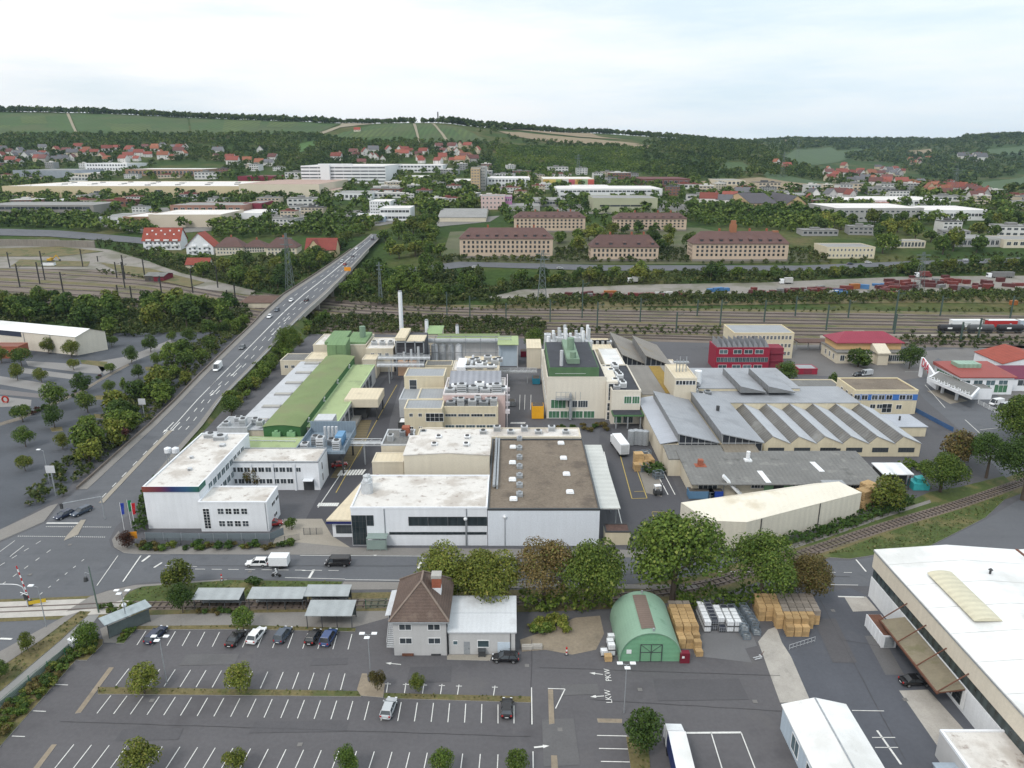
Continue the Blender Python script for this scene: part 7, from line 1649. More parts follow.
b=MB();b.prism([(0,0),(ex,ey),(ex+dx,ey+dy),(dx,dy)],-.2,hL);b.poly([(0,0,hL),(ex,ey,hL),(ex*.5,ey*.5,hL+2.2)]);b.build('wall',mat('cream_sheet_wall',(.60,.56,.48),var=.05,streak=.04),r)
b=MB();o_=.3
b.poly([(-o_*0+.6,-.5,hL+.05),(ex*.5+.4,ey*.5,hL+2.4),(ex*.5+dx,ey*.5+dy,hL+2.4),(dx,dy-.5,hL+.05)]);b.poly([(ex+.5,ey+.2,hL+.05),(ex*.5+.4,ey*.5,hL+2.4),(ex*.5+dx,ey*.5+dy,hL+2.4),(dx+ex,dy+ey,hL+.05)]);b.build('roof',R_CLEAN,r)
b=MB();f=.44
b.prism([(dx*f,dy*f-.15),(dx,dy-.15),(dx,dy-.02),(dx*f,dy*f-.02)],hL-2.2,hL-.1);b.build('dark_fascia',mat('dark_blue_fascia',(.035,.045,.07)),r)
for t in(.2,.42,.75):b=MB();b.tube((dx*t,dy*t-.12,0),(dx*t,dy*t-.12,hL),.12,6);b.build('downpipe',GREYM,r)
B=tb('brick_store','small red brick flat building in front of the cream warehouse at the left edge','store',-25,20,358.5,347,343,BRICK);B.flat(mat('red_brown_roof',(.20,.09,.07),var=.1),BRICK,.2);B.win('S',[(B.w*.7,B.h*.6)],2.5,1.2)
X,Y=G(6,403);r=thing('play_sculpture','red ring shaped sculpture on the pale paving of the left lot','sculpture',(X,Y,.08),0,None,.62)
b=MB()
for k in range(14):
 a0,a1=2*math.pi*k/14,2*math.pi*(k+1)/14;b.tube((1.6*math.cos(a0),0,1.9+1.7*math.sin(a0)),(1.6*math.cos(a1),0,1.9+1.7*math.sin(a1)),.45,8)
b.build('ring',mat('sculpture_red',(.32,.03,.02)),r);b=MB();b.box(-.8,.8,-.5,.5,0,.25);b.build('base',CONC,r)
for(px,py,h,lab,k)in((145,420,6,'white square billboard on a post beside the bridge road hedge','board'),(56,496,7,'pale square board on a tall post beside the lower bridge road','board')):
 X,Y=G(px,py);r=thing('billboard',lab,'billboard',(X,Y,0));b=MB();b.tube((0,0,0),(0,0,h),.14,6);b.build('post',GREYM,r);b=MB();b.box(-1.1,1.1,-.25,-.15,h-.8,h+1.1);b.build('board',mat('pale_board',(.5,.51,.53)),r)
globe_lamp(50,484,9,'slim lamp post at the left lot beside the lower bridge road',0,'cobra')
X,Y=G(-2,531);r=thing('signal_mast','grey gantry arm with traffic lights over the left pavement of the junction','signal',(X+12,Y+3,.1))
b=MB();b.tube((8.8,2.5,0),(8.8,2.5,5.6),.12,8);b.tube((8.8,2.5,5.6),(2.0,-1,5.6),.1,8);b.build('arm',GREYM,r);b=MB();b.box(1.6,2.1,-1.3,-.9,4.4,5.7);b.build('signal_head',DARKM,r)
TANKC=[(.03,.03,.035),(.08,.085,.09),(.03,.03,.035),(.07,.03,.03),(.02,.03,.07),(.02,.03,.06),(.05,.05,.055)]
Yt=G(980,333.5)[1];x0=G(934,333.5)[0]
tw_=13.6
def tank_wagon(i):
 r=thing('tank_wagon',['foremost black tank wagon at the left end of the freight train','dark grey tank wagon, second in the freight train','black tank wagon, third in the freight train','rusty maroon tank wagon in the freight train','navy blue tank wagon beside the maroon one','last dark blue tank wagon at the right edge of the picture','x'][i],'tank wagon',(x0+1+i*tw_,Yt,.3),0,'tank wagons of the freight train')
 b=MB();b.tube((.9,0,2.6),(tw_-1.7,0,2.6),1.45,14);b.tube((.9,0,2.6),(.5,0,2.6),1.45,14,0,.8);b.tube((tw_-1.7,0,2.6),(tw_-1.3,0,2.6),1.45,14,0,.8);b.build('tank',mat('tank_paint_%d'%i,TANKC[i],rough=.45,var=.2,scale=.4),r,smooth=False)
 b=MB();b.tube((tw_/2-.4,0,4.0),(tw_/2-.4,0,4.4),.4,10);b.build('dome',GREYM,r)
 b=MB();b.box(.2,tw_-1,-1.2,1.2,.85,1.15);b.bar((.4,-1.3,1.1),(.4,-1.3,4.0),.08,.08);b.build('frame',DARKM,r)
 b=MB();b.box(tw_*.3,tw_*.45,-1.5,-1.40,2.2,2.9);b.build('plate',WHITEP,r)
 for xx in(1.5,3.3,tw_-4.1,tw_-2.3):t=MB();t.tube((xx,-.8,.46),(xx,.8,.46),.46,10);t.build('wheelset',DARKM,r)
for i in range(6):tank_wagon(i)
Yt2=G(980,331.6)[1]
for i,(px0,px1,m,lab)in enumerate(((951,981,PLASTW,'white roofed box wagon on the track behind the tank wagons'),(987,1016,mat('wagon_red',(.40,.03,.03)),'red box wagon with a white roof behind the tank wagons'),(1019,1046,mat('pale_blue_sheet',(0,0,0)),'pale blue box wagon at the right edge behind the tank wagons'))):
 xa=G(px0,330)[0];xb=G(px1,330)[0];r=thing('box_wagon',lab,'box wagon',(xa,Yt2+4.5,.3));b=MB();b.box(0,xb-xa,-1.4,1.4,1.1,4.2);b.build('wagon_body',m,r);b=MB();b.box(-.05,xb-xa+.05,-1.5,1.5,4.2,4.4);b.build('roof',PLASTW,r)
 for xx in(1.5,3.3,xb-xa-3.3,xb-xa-1.5):t=MB();t.tube((xx,-.8,.46),(xx,.8,.46),.46,10);t.build('wheelset',DARKM,r)
 b=MB();b.box(.2,xb-xa-.2,-1.2,1.2,.85,1.09);b.build('frame',DARKM,r)
mast=None
MASTM=mat('dark_mast_steel',(.035,.035,.035))
MASTG=mat('green_mast_steel',(.06,.09,.08))
def ohl_mast(px,pyb,h,i,lab='dark overhead line mast standing in the left part of the rail yard',grp='dark masts of the left rail yard',m=None):
 global mast
 P_=GT(px,pyb)
 if mast is None:
  mast=thing('catenary_mast',lab,'mast',P_,0,grp);b=MB();b.box(-.28,.28,-.28,.28,0,1.0);mp_=b.build('pole',MASTM,mast)
  b=MB();b.bar((0,0,.90),(3.2,0,.93),.12,.012);b.bar((0,0,.80),(3.2,0,.92),.1,.01);b.build('bracket',MASTM,mast);mast.scale=(1,1,h);return mast
 return dup(mast,P_,0,(1,1,h),lab,grp,{'dark_mast_steel':m}if m else None)
for i,(px,pyb,pyt)in enumerate(((10,268,252),(45,280,251),(64,296,272),(83,267,249),(98,262,256),(125,288,262),(125,279,255),(145,278,259),(119,301,285),(132,300,286),(162,296,276),(117,278,262),(218,288,266),(236,304,284),(228,304,290),(40,284,262),(20,287,264),(193,293,270))):
 P_=GT(px,pyb);ohl_mast(px,pyb,HZ(P_[1],pyt)-P_[2],i)
for i,(px,pyb,pyt)in enumerate(((447,315,292),(470,318,296),(506,320,303),(582,318,280),(597,330,302),(676,332,312),(697,316,300),(826,330,305),(848,318,300),(894,334,314),(893,330,290),(940,316,296),(960,342,322),(720,326,300),(978,338,318),(640,322,298),(764,322,300),(795,316,296),(550,322,300),(1010,318,296))):
 P_=GT(px,pyb);ohl_mast(px,pyb,HZ(P_[1],pyt)-P_[2],i,'slim grey green mast standing among the tracks in the right part of the rail yard','grey masts of the right rail yard',MASTG)
def pylon(px,pyb,pyt,lab,w=5.0):
 P_=GT(px,pyb);h=HZ(P_[1],pyt)-P_[2];r=thing('lattice_pylon',lab,'pylon',P_);b=MB();n=9
 f=lambda t:w/2*(1-.82*t)
 for i in range(n):
  t0,t1=i/n,(i+1)/n
  for sx in(-1,1):
   for sy in(-1,1):b.bar((sx*f(t0),sy*f(t0),h*t0),(sx*f(t1),sy*f(t1),h*t1),.2,.2)
  for sy in(-1,1):b.bar((-f(t0),sy*f(t0),h*t0),(f(t1),sy*f(t1),h*t1),.12,.12);b.bar((f(t0),sy*f(t0),h*t0),(-f(t1),sy*f(t1),h*t1),.12,.12)
 b.build('lattice_legs',mat('pylon_steel',(.13,.16,.16),rough=.6),r)
 for z in(.82,.92):b=MB();b.bar((-w*.8,0,h*z),(w*.8,0,h*z),.3,.4);b.build('cross_arm',mat('pylon_steel',(0,0,0)),r)
pylon(542,300,250,'tall lattice pylon in front of the left barrack',5);pylon(291,296,233,'tall green lattice pylon left of the bridge',4.5);pylon(381,304,262,'green lattice mast right of the bridge',2)
pylon(918,290,252,'lattice pylon in the container yard at right',5);pylon(578,178,154,'slender lattice pylon on the wooded slope far behind',7);pylon(782,178,152,'slender pylon on the hillside above the sandy pit',7);pylon(953,196,168,'grey pylon in the valley at the far right',8);pylon(797,159,138,'small pylon on the hill behind the sandy pit',8)
X,Y=GT(430,313)[:2];
B=tb('railway_building','long low building with a rust brown roof beside the left foot of the bridge','shed',240,282,308,303,297,W_CREAM);B.slab(mat('rust_brown_roof',(.11,.065,.05),var=.12),B.h,B.h+.6)
for(px,py,m,lab)in((150,281,'dark_load','black trackside hut beside the red one'),(159,281.5,'dark_red_paint','dark red trackside hut right of the black one')):
 B=tb('trackside_hut',lab,'hut',px-5,px+5,py,py-5,None,mat(m,(.16,.03,.03)));B.gable(R_DGREY,mat(m,(0,0,0)),1.2,'x');B.door('S',B.w*.5,1.5,2.2,DARKM)
P_=GT(51,262);r=thing('excavator','yellow excavator working on the gravel at the left rail yard','excavator',P_)
b=MB();b.box(-2.2,2.2,-1.5,-.7,0,1.1);b.box(-2.2,2.2,.7,1.5,0,1.1);b.build('tracks',DARKM,r);YL=mat('machine_yellow',(.50,.30,.03),var=.1);b=MB();b.box(-2.2,1.2,-1.4,1.4,1.2,2.6);b.box(.2,1.6,-1.3,0,2.6,3.6);b.build('body',YL,r);b=MB();b.bar((1.2,.6,2.2),(4.5,.6,5.2),.5,.7);b.bar((4.5,.6,5.2),(6.5,.6,2.0),.4,.5);b.build('arm',YL,r);b=MB();b.prism([(6.0,0),(7.0,0),(7.0,1.2),(6.0,1.2)],.8,2.0);b.build('bucket',DARKM,r)
skip(49,266,PLASTW,'white site cabin beside the yellow excavator',9,3,2.6,0,'container',0)
CC=[('container_maroon',(.095,.028,.028)),('container_red',(.15,.034,.03)),('container_blue',(.06,.16,.33)),('container_orange',(.30,.11,.03)),('container_grey',(.17,.17,.17)),('container_white',(.42,.42,.41)),('container_navy',(.03,.07,.20))]
CM=[mat(n,c,rough=.6,var=.12,scale=.4)for n,c in CC]
cont0=thing('freight_container','x','container',(0,0,0));b=MB();b.box(-3.0,3.0,-1.2,1.2,.15,2.6);[b.box(-2.9+i*.58,-2.7+i*.58,-1.26,-1.201,.2,2.5)for i in range(11)];b.build('container_body',CM[0],cont0);b=MB();b.box(3.001,3.06,-1.1,1.1,.2,2.5);b.build('door',GREYM,cont0)
cu=[False]
spots=[(569,297,1),(578,299,5),(590,298.5,4),(600,299,0),(650,297,1),(661,297,5),(672,296.5,5),(712,292,2),(718,292,2),(724,291.5,2),(752,295,0),(803,291,0),(812,290,0),(820,289,4),(838,293,6),(846,290,1),(854,289,3),(864,289,2),(876,286,2),(884,286,2),(893,288,0),(902,290,0),(905,287,1),(915,284,5),(922,282,1),(931,284,0),(940,286,0),(948,282,1),(957,283,1),(966,284,1),(975,286,0),(983,284,0),(955,290,0),(964,291,4),(1008,287,0),(1018,286,1),(832,295,5),(840,296,2),(1013,305,3),(912,278,0),(928,277,1),(945,278,0),(1000,282,0),(610,296,3),(622,297,0),(640,297.5,0),(780,293,4),(790,294,0)]
R8=random.Random(8);spots+=[(R8.uniform(560,700),R8.uniform(296.5,299.5),R8.choice((0,0,0,1,4)))for _ in range(12)]+[(R8.uniform(740,900),R8.uniform(291,296),R8.choice((0,0,0,0,1,4)))for _ in range(26)]+[(R8.uniform(880,1024),R8.uniform(282,290),R8.choice((0,0,0,1,1,4)))for _ in range(24)]
names=['maroon','red','light blue','orange','grey','white','navy blue']
for k,(px,py,c)in enumerate(spots):
 P_=GT(px,py);side='left' if px<700 else('middle' if px<860 else 'right')
 put(cont0,P_,rnd.uniform(-.6,.6),'%s steel container standing in the %s part of the freight yard'%(names[c],side),'%s containers in the %s of the freight yard'%(names[c],side),cu,mats={'container_maroon':CM[c]}if c else None,scale=(rnd.uniform(.45,1.2),1,rnd.uniform(.55,1.25)))
def lorry(px,py,m,lab,rz=0,L_=11,cabm=None):
 P_=GT(px,py);r=thing('lorry',lab,'lorry',P_,rz);b=MB();b.box(0,L_,-1.25,1.25,1.1,4.0);b.build('trailer_box',m,r);b=MB();b.box(-2.8,-.4,-1.2,1.2,.5,3.2);b.build('cab',cabm or PLASTW,r,bevel=.1);b=MB();b.box(-2.86,-2.8,-1.0,1.0,1.8,2.9);b.build('windscreen',GLASS,r)
 for x in(-1.8,1.5,L_-3,L_-1.6):
  for s_ in(-1,1):t=MB();t.tube((x,s_-.15,.5),(x,s_+.15,.5),.5,10);t.build('wheel',TYRE,r)
lorry(991,278,CM[4],'white cabbed lorry with a silver grey trailer at the right of the freight yard',0,14);lorry(919,277.5,CM[1],'white cabbed lorry with a red box in the freight yard by the pylon',0,6)
lorry(632,283,CM[5],'white lorry on the pale gravel in the left of the freight yard',0,6);lorry(784,284,CM[5],'small white lorry on the gravel near the middle of the freight yard',0,5)
for k,(px,py,c,lab)in enumerate(((408,279,'white','white car on the road at the right foot of the bridge'),(475,268.5,'white','white car on the road in front of the left barrack'),(868,263.5,'white','white car on the road right of the barracks'),(966,261.5,'silver','silver van on the road at the far right of the barracks'),(850,265,'navy','dark car on the road below the cream low building'),(560,269.5,'silver','silver car on the road below the middle barrack'))):
 P_=GT(px,py);car_proto('car',lab,CP[c],kind='van' if 'van' in lab else 'hatch',loc=(P_[0],P_[1],P_[2]+.35),rz=.03)
BARW=mat('pinkish_cream_plaster',(.50,.395,.305),var=.07,scale=.1,streak=.05,fine=.03);BARB=mat('grey_stone_plinth',(.22,.20,.18),var=.1)
WD=mat('dark_window_frame',(.10,.09,.08),rough=.6)
def barrack(pl,pr,pyb,yev,yri,lab,nw,rows=3,chim=None,dep=14,dorm=9):
 P_=GT((pl+pr)/2,pyb);z=P_[2];X0,Y0=G(pl,pyb,z);X1,_=G(pr,pyb,z);h=HZ(Y0,yev)-z;w_=X1-X0
 B=Bld('barrack',lab,'barrack',X0,Y0,w_,dep,h,z,0,'old hip roofed barracks');B.walls(BARW,z0=-3)
 Ym=Y0+dep/2;rise=HZ(Ym,yri)-z-h;rise=min(max(rise,4),9.5);B.hip(T_MAROON,rise,.7,inset=dep*.42)
 b=MB();b.box(-.15,w_+.15,-.15,-.02,-3,h*.13);B.part('plinth',b,BARB)
 zs=[h*(.26+.66*(k+.5)/rows)for k in range(rows)]
 B.grid('S',w_*.025,w_*.975,nw,zs,w_/nw*.46,h*.62/rows*.66,nx=2,fm=WD)
 B.win('W',[(dep*(.2+.2*i),z_)for i in range(4)for z_ in zs],1.3,h*.6/rows*.66,fm=WD)
 for k in range(dorm):
  x=w_*(.09+.82*k/max(1,dorm-1));b=MB();b.prism([(x-1.3,1.0),(x+1.3,1.0),(x+1.3,dep*.42),(x-1.3,dep*.42)],h+.5,[h+rise*.38,h+rise*.38,h+rise*.55,h+rise*.55]);dm=B.part('dormer',b,T_MAROON)
  b=MB();b.box(x-.95,x+.95,.94,.99,h+rise*.14,h+rise*.33);b.build('dormer_window',GLASS,dm)
 for c in(.3,.62,.8):b=MB();b.box(-.6,.6,-.5,.5,0,2.4);B.part('chimney',b,BRICK,(w_*c,dep/2+1,h+rise-.6))
 return B,w_,h,rise
barrack(460,552.5,258.5,238.5,227.5,'large left front barrack with a maroon hip roof and a row of dormers',20,3,dep=17)
barrack(590.5,658,261,247,234.5,'shorter middle front barrack with a maroon hip roof and two window rows',15,2,dep=16,dorm=5)
Bb,w_,h,rise=barrack(692,787,261.5,243.5,231,'right front barrack with a tall brick chimney rising through its roof',19,3,dep=17)
b=MB();b.box(-2.2,2.2,-1.6,1.6,0,9.0);b.box(-1.6,1.6,-1.2,1.2,9.0,11.5);Bb.part('brick_stack',b,mat('orange_brick',(.30,.13,.07),var=.12,stripes=(2,.4,.06)),(w_*.44,9,h+rise*.45));b=MB();b.box(-2,2,-1.5,1.5,0,4.0);Bb.part('brick_stack',b,mat('orange_brick',(0,0,0)),(w_*.89,9,h+rise*.5))
barrack(514,585,232.5,217.5,211.5,'left rear barrack with a low maroon roof behind the front pair',17,3,dep=15,dorm=8)
barrack(614,686,231,218.5,212.5,'right rear barrack with a low maroon roof above the courtyard trees',17,3,dep=15,dorm=8)
def box_town(name,lab,cat,pl,pr,pyb,ytop,wm,rm_,dep=None,yback=None,wins=None,par=.4,band=None,fm=None,ww=.6,wh=.45):
 B=tb(name,lab,cat,pl,pr,pyb,ytop,yback,wm)
 if dep:pass
 B.flat(rm_,wm,par)
 if wins:
  nx_,nz_=wins;B.grid('S',B.w*.03,B.w*.97,nx_,[B.h*(k+.55)/nz_ for k in range(nz_)],B.w/nx_*ww,B.h/nz_*wh,nx=2,fm=fm or WHITEP)
 return B
cream2=mat('sunlit_cream',(.55,.46,.30),var=.05,scale=.05);grey2=mat('town_grey_wall',(.34,.34,.33),var=.06,scale=.05);white2=mat('town_white_wall',(.66,.67,.68),var=.04,scale=.05);brownw=mat('brown_wall',(.30,.19,.13),var=.08,scale=.05)  # cream2 is the factory wall's own colour
RW=mat('white_hall_roof',(.64,.62,.60),var=.06,scale=.03,fine=.05,fscale=.2,blotch=((.45,.42,.40),.03,.55,.5));RG=mat('town_grey_roof',(.24,.24,.235),var=.1,scale=.05,fine=.08,fscale=.4)
box_town('low_cream_building','low cream building with a grey roof right of the barracks','building',826,874,258.5,247.5,W_YEL,RG,yback=243.5,wins=(12,2),ww=.45)
box_town('white_wall_range','long low white walled range with dark bays behind the cream building','building',889,925,248,241.5,W_CREAM,RG,yback=239.5,wins=(10,1),ww=.7,wh=.7)
box_town('flat_depot','flat depot with dark bays at the far right behind the trees','building',956,1000,247,239,grey2,RG,yback=235,wins=(9,1),ww=.7,wh=.6)
box_town('flat_depot','low white depot at the right edge behind the trees','building',1003,1060,248,240,W_CREAM,RG,yback=236,wins=(8,1))
B=box_town('exhibition_hall','long grey and white hall with a white roof in the right distance','hall',835,922,222,208.5,grey2,RW,yback=203.5,wins=(16,2),wh=.3)
B=box_town('exhibition_hall','white hall with a glazed upper band at the right end of the long grey hall','hall',922,990,220.5,210.5,white2,RW,yback=206,wins=(18,1),ww=.8,wh=.3)
box_town('factory_block','white roofed works behind the long grey hall in the right distance','works',832,950,205.5,200.5,white2,RW,yback=196.5,wins=(20,1))
B=box_town('red_roof_hall','small hall with a red flat roof between the white roofs in the right distance','hall',878,904,207,203,W_CREAM,mat('red_sheet_roof',(.28,.05,.045)),yback=200.5,wins=(8,1))
box_town('depot','low grey depot above the tan gabled houses','depot',769,815,200,195,grey2,RG,yback=193)
box_town('office_works','wide white works building with blue window bands in the centre distance','works',557,662,199,189,white2,RW,yback=186,wins=(24,2),ww=.8,wh=.35)
box_town('office_works','white rear tower of the works in the centre distance','works',568,610,192,186.5,white2,RW,yback=185,wins=(10,1))
B=box_town('green_grey_hall','plain sage grey hall with one dark window strip behind the rear barracks','hall',593,657,213,198.5,mat('sage_grey_wall',(.36,.37,.26),var=.05,scale=.05),RG,yback=195.5);B.win('S',[(B.w*(.1+.16*i+.08),B.h*.5)for i in range(5)],B.w*.155,1.6,nx=3,fm=DARKP)
box_town('grey_shed','long low grey shed with a window strip left of the sage grey hall','shed',533,566,206.5,200,grey2,RG,yback=197.5,wins=(10,1),ww=.9,wh=.4)
box_town('grey_shed','low grey shed standing behind the left rear barrack','shed',508,540,211,206,grey2,RG,yback=203.5)
B=box_town('coloured_building','long low building with bright coloured wall panels in the centre distance','building',543,594,187,179,W_YEL,RW,yback=177)
for k,c in enumerate(((.45,.30,.08),(.52,.42,.12),(.25,.35,.12),(.5,.5,.5),(.42,.10,.12),(.5,.32,.1),(.3,.4,.25),(.45,.1,.08))):
 b=MB();b.box(0,B.w/8-.3,-.15,-.02,B.h*.15,B.h*.95);B.part('coloured_panel',b,mat('panel_colour_%d'%k,c),(B.w*k/8+.15,0,0))
box_town('brick_works','long dark brick works with a flat roof on the slope behind the sage hall','works',641,690,187,179,mat('dark_brick',(.15,.07,.06),var=.1),mat('maroon_flat_roof',(.13,.05,.05)),yback=177,wins=(9,1),wh=.5)
box_town('pale_blocks','pale stone yard building at the edge of the sandy pit','building',718,745,186,180.5,W_CREAM,RG,yback=179,wins=(6,1))
B=tb('gabled_house','large tan house with a dark gabled roof behind the barracks, the left of two','house',750,777,211,203.5,198,mat('tan_plaster',(.46,.34,.20),var=.06));B.gable(mat('slate_roof',(.07,.065,.075),var=.1),mat('tan_plaster',(0,0,0)),8,'x');B.grid('S',1,B.w-1,6,[2.5,6],1.5,1.8)
B=tb('gabled_house','large tan house with a dark gabled roof behind the barracks, the right of two','house',786,806,211,204,199,mat('tan_plaster',(0,0,0)));B.gable(mat('slate_roof',(0,0,0)),mat('tan_plaster',(0,0,0)),8,'y');B.grid('S',1,B.w-1,5,[2.5,6],1.5,1.8)
box_town('white_depot','low white depot roof left of the tan gabled houses','depot',703,745,207.5,203.5,white2,RW,yback=201,wins=(8,1))
B=box_town('slab_block','long white slab block with continuous window bands in the left centre distance','block',302,386,183.5,166,white2,RW,yback=163.5)
for k in range(5):B.win('S',[(B.w*(i+.5)/10,B.h*(.14+.19*k))for i in range(10)],B.w/10*.96,B.h*.07,nx=4,fm=GREYM)
b=MB();b.box(0,B.w*.11,-6,-.05,0,B.h+2);B.part('stair_tower',b,white2,(B.w*.24,0,0));b=MB();b.box(B.w*.2,B.w*.6,3,9,B.h+.1,B.h+3);B.part('roof_house',b,white2)
box_town('flat_block','white flat roofed block right of the long slab block','block',392,443,172.5,165,white2,RW,yback=163,wins=(14,2),ww=.7)
box_town('flat_block','low white building in front of the flat white block','block',401,428,183,177.5,white2,RW,yback=175.5,wins=(8,1))
box_town('tower_block','slim tan residential tower rising over the trees in the centre','tower',471,480,192,169,mat('tan_plaster',(0,0,0)),RG,yback=168,wins=(3,8),wh=.4)
box_town('tower_block','slim grey residential tower right beside the tan one','tower',480.6,485.5,191,167,grey2,RG,yback=166,wins=(2,8),wh=.4)
box_town('town_block','low grey white block right of the slim towers','block',487,530,188,178.5,white2,RW,yback=176.5,wins=(12,2))
box_town('town_block','low white block left of the slim towers','block',450,470,188,181,white2,RW,yback=179,wins=(6,1))
box_town('town_block','pale pink block of flats left of the rear barracks','block',481,505,209.5,196.5,mat('pale_pink_wall',(.5,.4,.38)),RG,yback=194.5,wins=(6,3),ww=.4)
box_town('town_block','small violet fronted block beside the pale pink flats','block',505,512,209,197,mat('violet_wall',(.35,.16,.30)),RG,yback=195,wins=(3,2))
B=tb('long_hall','long hall with a grey pitched roof in front of the pale pink flats','hall',438,486,222,217.5,210.5,W_CREAM);B.gable(RG,W_CREAM,5,'x')
box_town('white_office','stepped white office, its tall left part, beyond the end of the bridge','office',370,391,214.5,201.5,white2,RW,yback=199.5,wins=(8,4),ww=.5)
box_town('white_office','stepped white office, its low right part, beyond the end of the bridge','office',380,410.5,221,208.5,white2,RW,yback=206,wins=(8,2),ww=.85,wh=.4)
box_town('blue_store','low white and blue store in front of the stepped white office','store',350,385,222.5,217,mat('pale_blue_sheet',(0,0,0)),RW,yback=213.5,wins=(6,1))
B=tb('white_roof_factory','huge factory with a wide white roof and a cream wall in the left distance','factory',4,240,197.5,186.5,177.5,cream2);B.flat(RW,cream2,.5)
for k in range(30):b=MB();b.box(-3,3,-1.5,1.5,0,1.2);B.part('roof_vent',b,RG if k%2 else RW,(B.w*(.06+.9*((k*7)%30)/30),B.d*(.15+.7*((k*11)%30)/30),B.h+.05))
B.win('S',[(B.w*.66,B.h*.5),(B.w*.40,B.h*.4)],9,5,nx=3,nz=2)
box_town('factory_block','taller cream factory block at the right end of the white roof','factory',240,320,198.5,184.5,mat('pale_cream_wall',(.60,.54,.43),var=.05,scale=.05),mat('pinkish_roof',(.36,.26,.22),var=.08,scale=.05),yback=179.5)
box_town('factory_block','dark red roofed block on top of the right end of the factory','factory',238,274,181,176.5,mat('dull_crimson',(0,0,0)),mat('maroon_flat_roof',(0,0,0)),yback=175)
box_town('grey_hall','long blue grey hall behind the white factory roof at left','hall',14,76,178,170.5,mat('blue_grey_wall',(.28,.31,.35)),RG,yback=169)
box_town('white_block','white flat block behind the factory roof in the left distance','block',86,128,171,163.5,white2,RW,yback=161.5,wins=(14,2))
box_town('white_block','cream flat block in front of the white block behind the factory','block',72,98,178.5,173.5,W_CREAM,RW,yback=171.5,wins=(8,1))
box_town('brick_range','long brown range with a striped pale roof behind the factory','range',126,204,176.5,169.5,brownw,RW,yback=167,wins=(20,1),wh=.5)
box_town('parking_deck','grey concrete parking deck with two dark open levels at the far left','car park',-20,95,217,205.5,mat('deck_concrete',(.24,.23,.215),var=.08,scale=.05),RG,yback=202,wins=(14,2),ww=.9,wh=.5,fm=GREYM)
for(px,py)in((26,205),(60,205)):box_town('stair_head','white stair head standing on the grey parking deck, %s one'%('left' if px<40 else 'right'),'hut',px-6,px+6,py,py-5,white2,RW,yback=py-6.5)
box_town('retail_hall','beige retail hall with brown end walls in the left middle distance','retail hall',150,222,227.5,215,mat('beige_wall',(.52,.46,.37),var=.05,scale=.05),RW,yback=210)
box_town('retail_hall','brown walled shop building beside the beige retail hall','shop',124,151,227,217,brownw,RW,yback=213)
box_town('retail_hall','low white shop with a cluttered roof at the left of the brown one','shop',96,124,226,218,white2,RG,yback=213.5,wins=(6,1))
box_town('retail_hall','long reddish brown store behind the beige retail hall','shop',171,244,215,205.5,mat('red_brown_wall',(.30,.17,.13)),RG,yback=202.5,wins=(10,1))
box_town('retail_hall','crimson fronted store right of the long reddish brown one','shop',244,262,210.5,203.5,mat('dull_crimson',(0,0,0)),RG,yback=201)
box_town('retail_hall','white roofed low store at the right of the crimson one','shop',236,262,219,213.5,white2,RW,yback=209.5)
box_town('retail_hall','cream long store below the right end of the big factory','shop',264,335,197,190.5,W_CREAM,mat('pinkish_roof',(0,0,0)),yback=188)
box_town('retail_hall','white and blue store right of the cream long store','shop',335,372,200,193.5,white2,RG,yback=191,wins=(8,1))
P_=GT(-40,246);r=thing('retaining_wall','long stained concrete retaining wall above the left rail yard','wall',P_)
pts=[GT(x,y)for x,y in((-40,246),(20,246),(60,247),(95,248))]
b=MB()
for p,q in zip(pts[:-1],pts[1:]):b.prism([(p[0]-P_[0],p[1]-P_[1]),(q[0]-P_[0],q[1]-P_[1]),(q[0]-P_[0],q[1]-P_[1]+1.2),(p[0]-P_[0],p[1]-P_[1]+1.2)],[p[2]-P_[2]-1,q[2]-P_[2]-1]*2,[p[2]-P_[2]+5.5,q[2]-P_[2]+5.5]*2)
b.build('wall',mat('stained_concrete',(.21,.19,.165),var=.12,scale=.08,streak=.15),r)
def flats(pl,pr,pyb,yev,lab):
 B=tb('apartment_house',lab,'apartment house',pl,pr,pyb,yev,None,W_WHITE);B.d=14
 return B
for(pl,pr,pyb,yev,lab)in((144,181,250,240,'left white apartment house with a steep red roof and balconies'),(187,214,255,246,'right white apartment house with a steep red roof and gable balconies')):
 B=flats(pl,pr,pyb,yev,lab);B.gable(T_RED,W_WHITE,9 if pl<150 else 10,'x' if pl<150 else 'y',.8);B.grid('S',1,B.w-1,8 if pl<150 else 5,[B.h*.25,B.h*.7],1.8,1.7)
 for k in range(4 if pl<150 else 2):
  for z in(B.h*.48,B.h*.95):b=MB();x=B.w*(.1+.24*k if pl<150 else .2+.45*k);b.box(x,x+4,-1.5,-.05,z-.15,z+.9);B.part('balcony',b,WHITEP)
 for k in range(8):
  if pl<150:b=MB();t=.45+.3*(k%2);x=B.w*(.08+.12*k);b.box(x,x+1.3,B.d/2*t-.5,B.d/2*t+.5,B.h+9*t-.3,B.h+9*t+.75);B.part('skylight',b,WHITEP)
B=tb('small_house','small cream house with a red roof below the apartment houses','house',186,209,269,264.5,None,W_CREAM);B.d=10;B.gable(T_RED,W_CREAM,4.0,'x',.5);B.win('S',[(4,2.0),(9,2)],1.4,1.4)
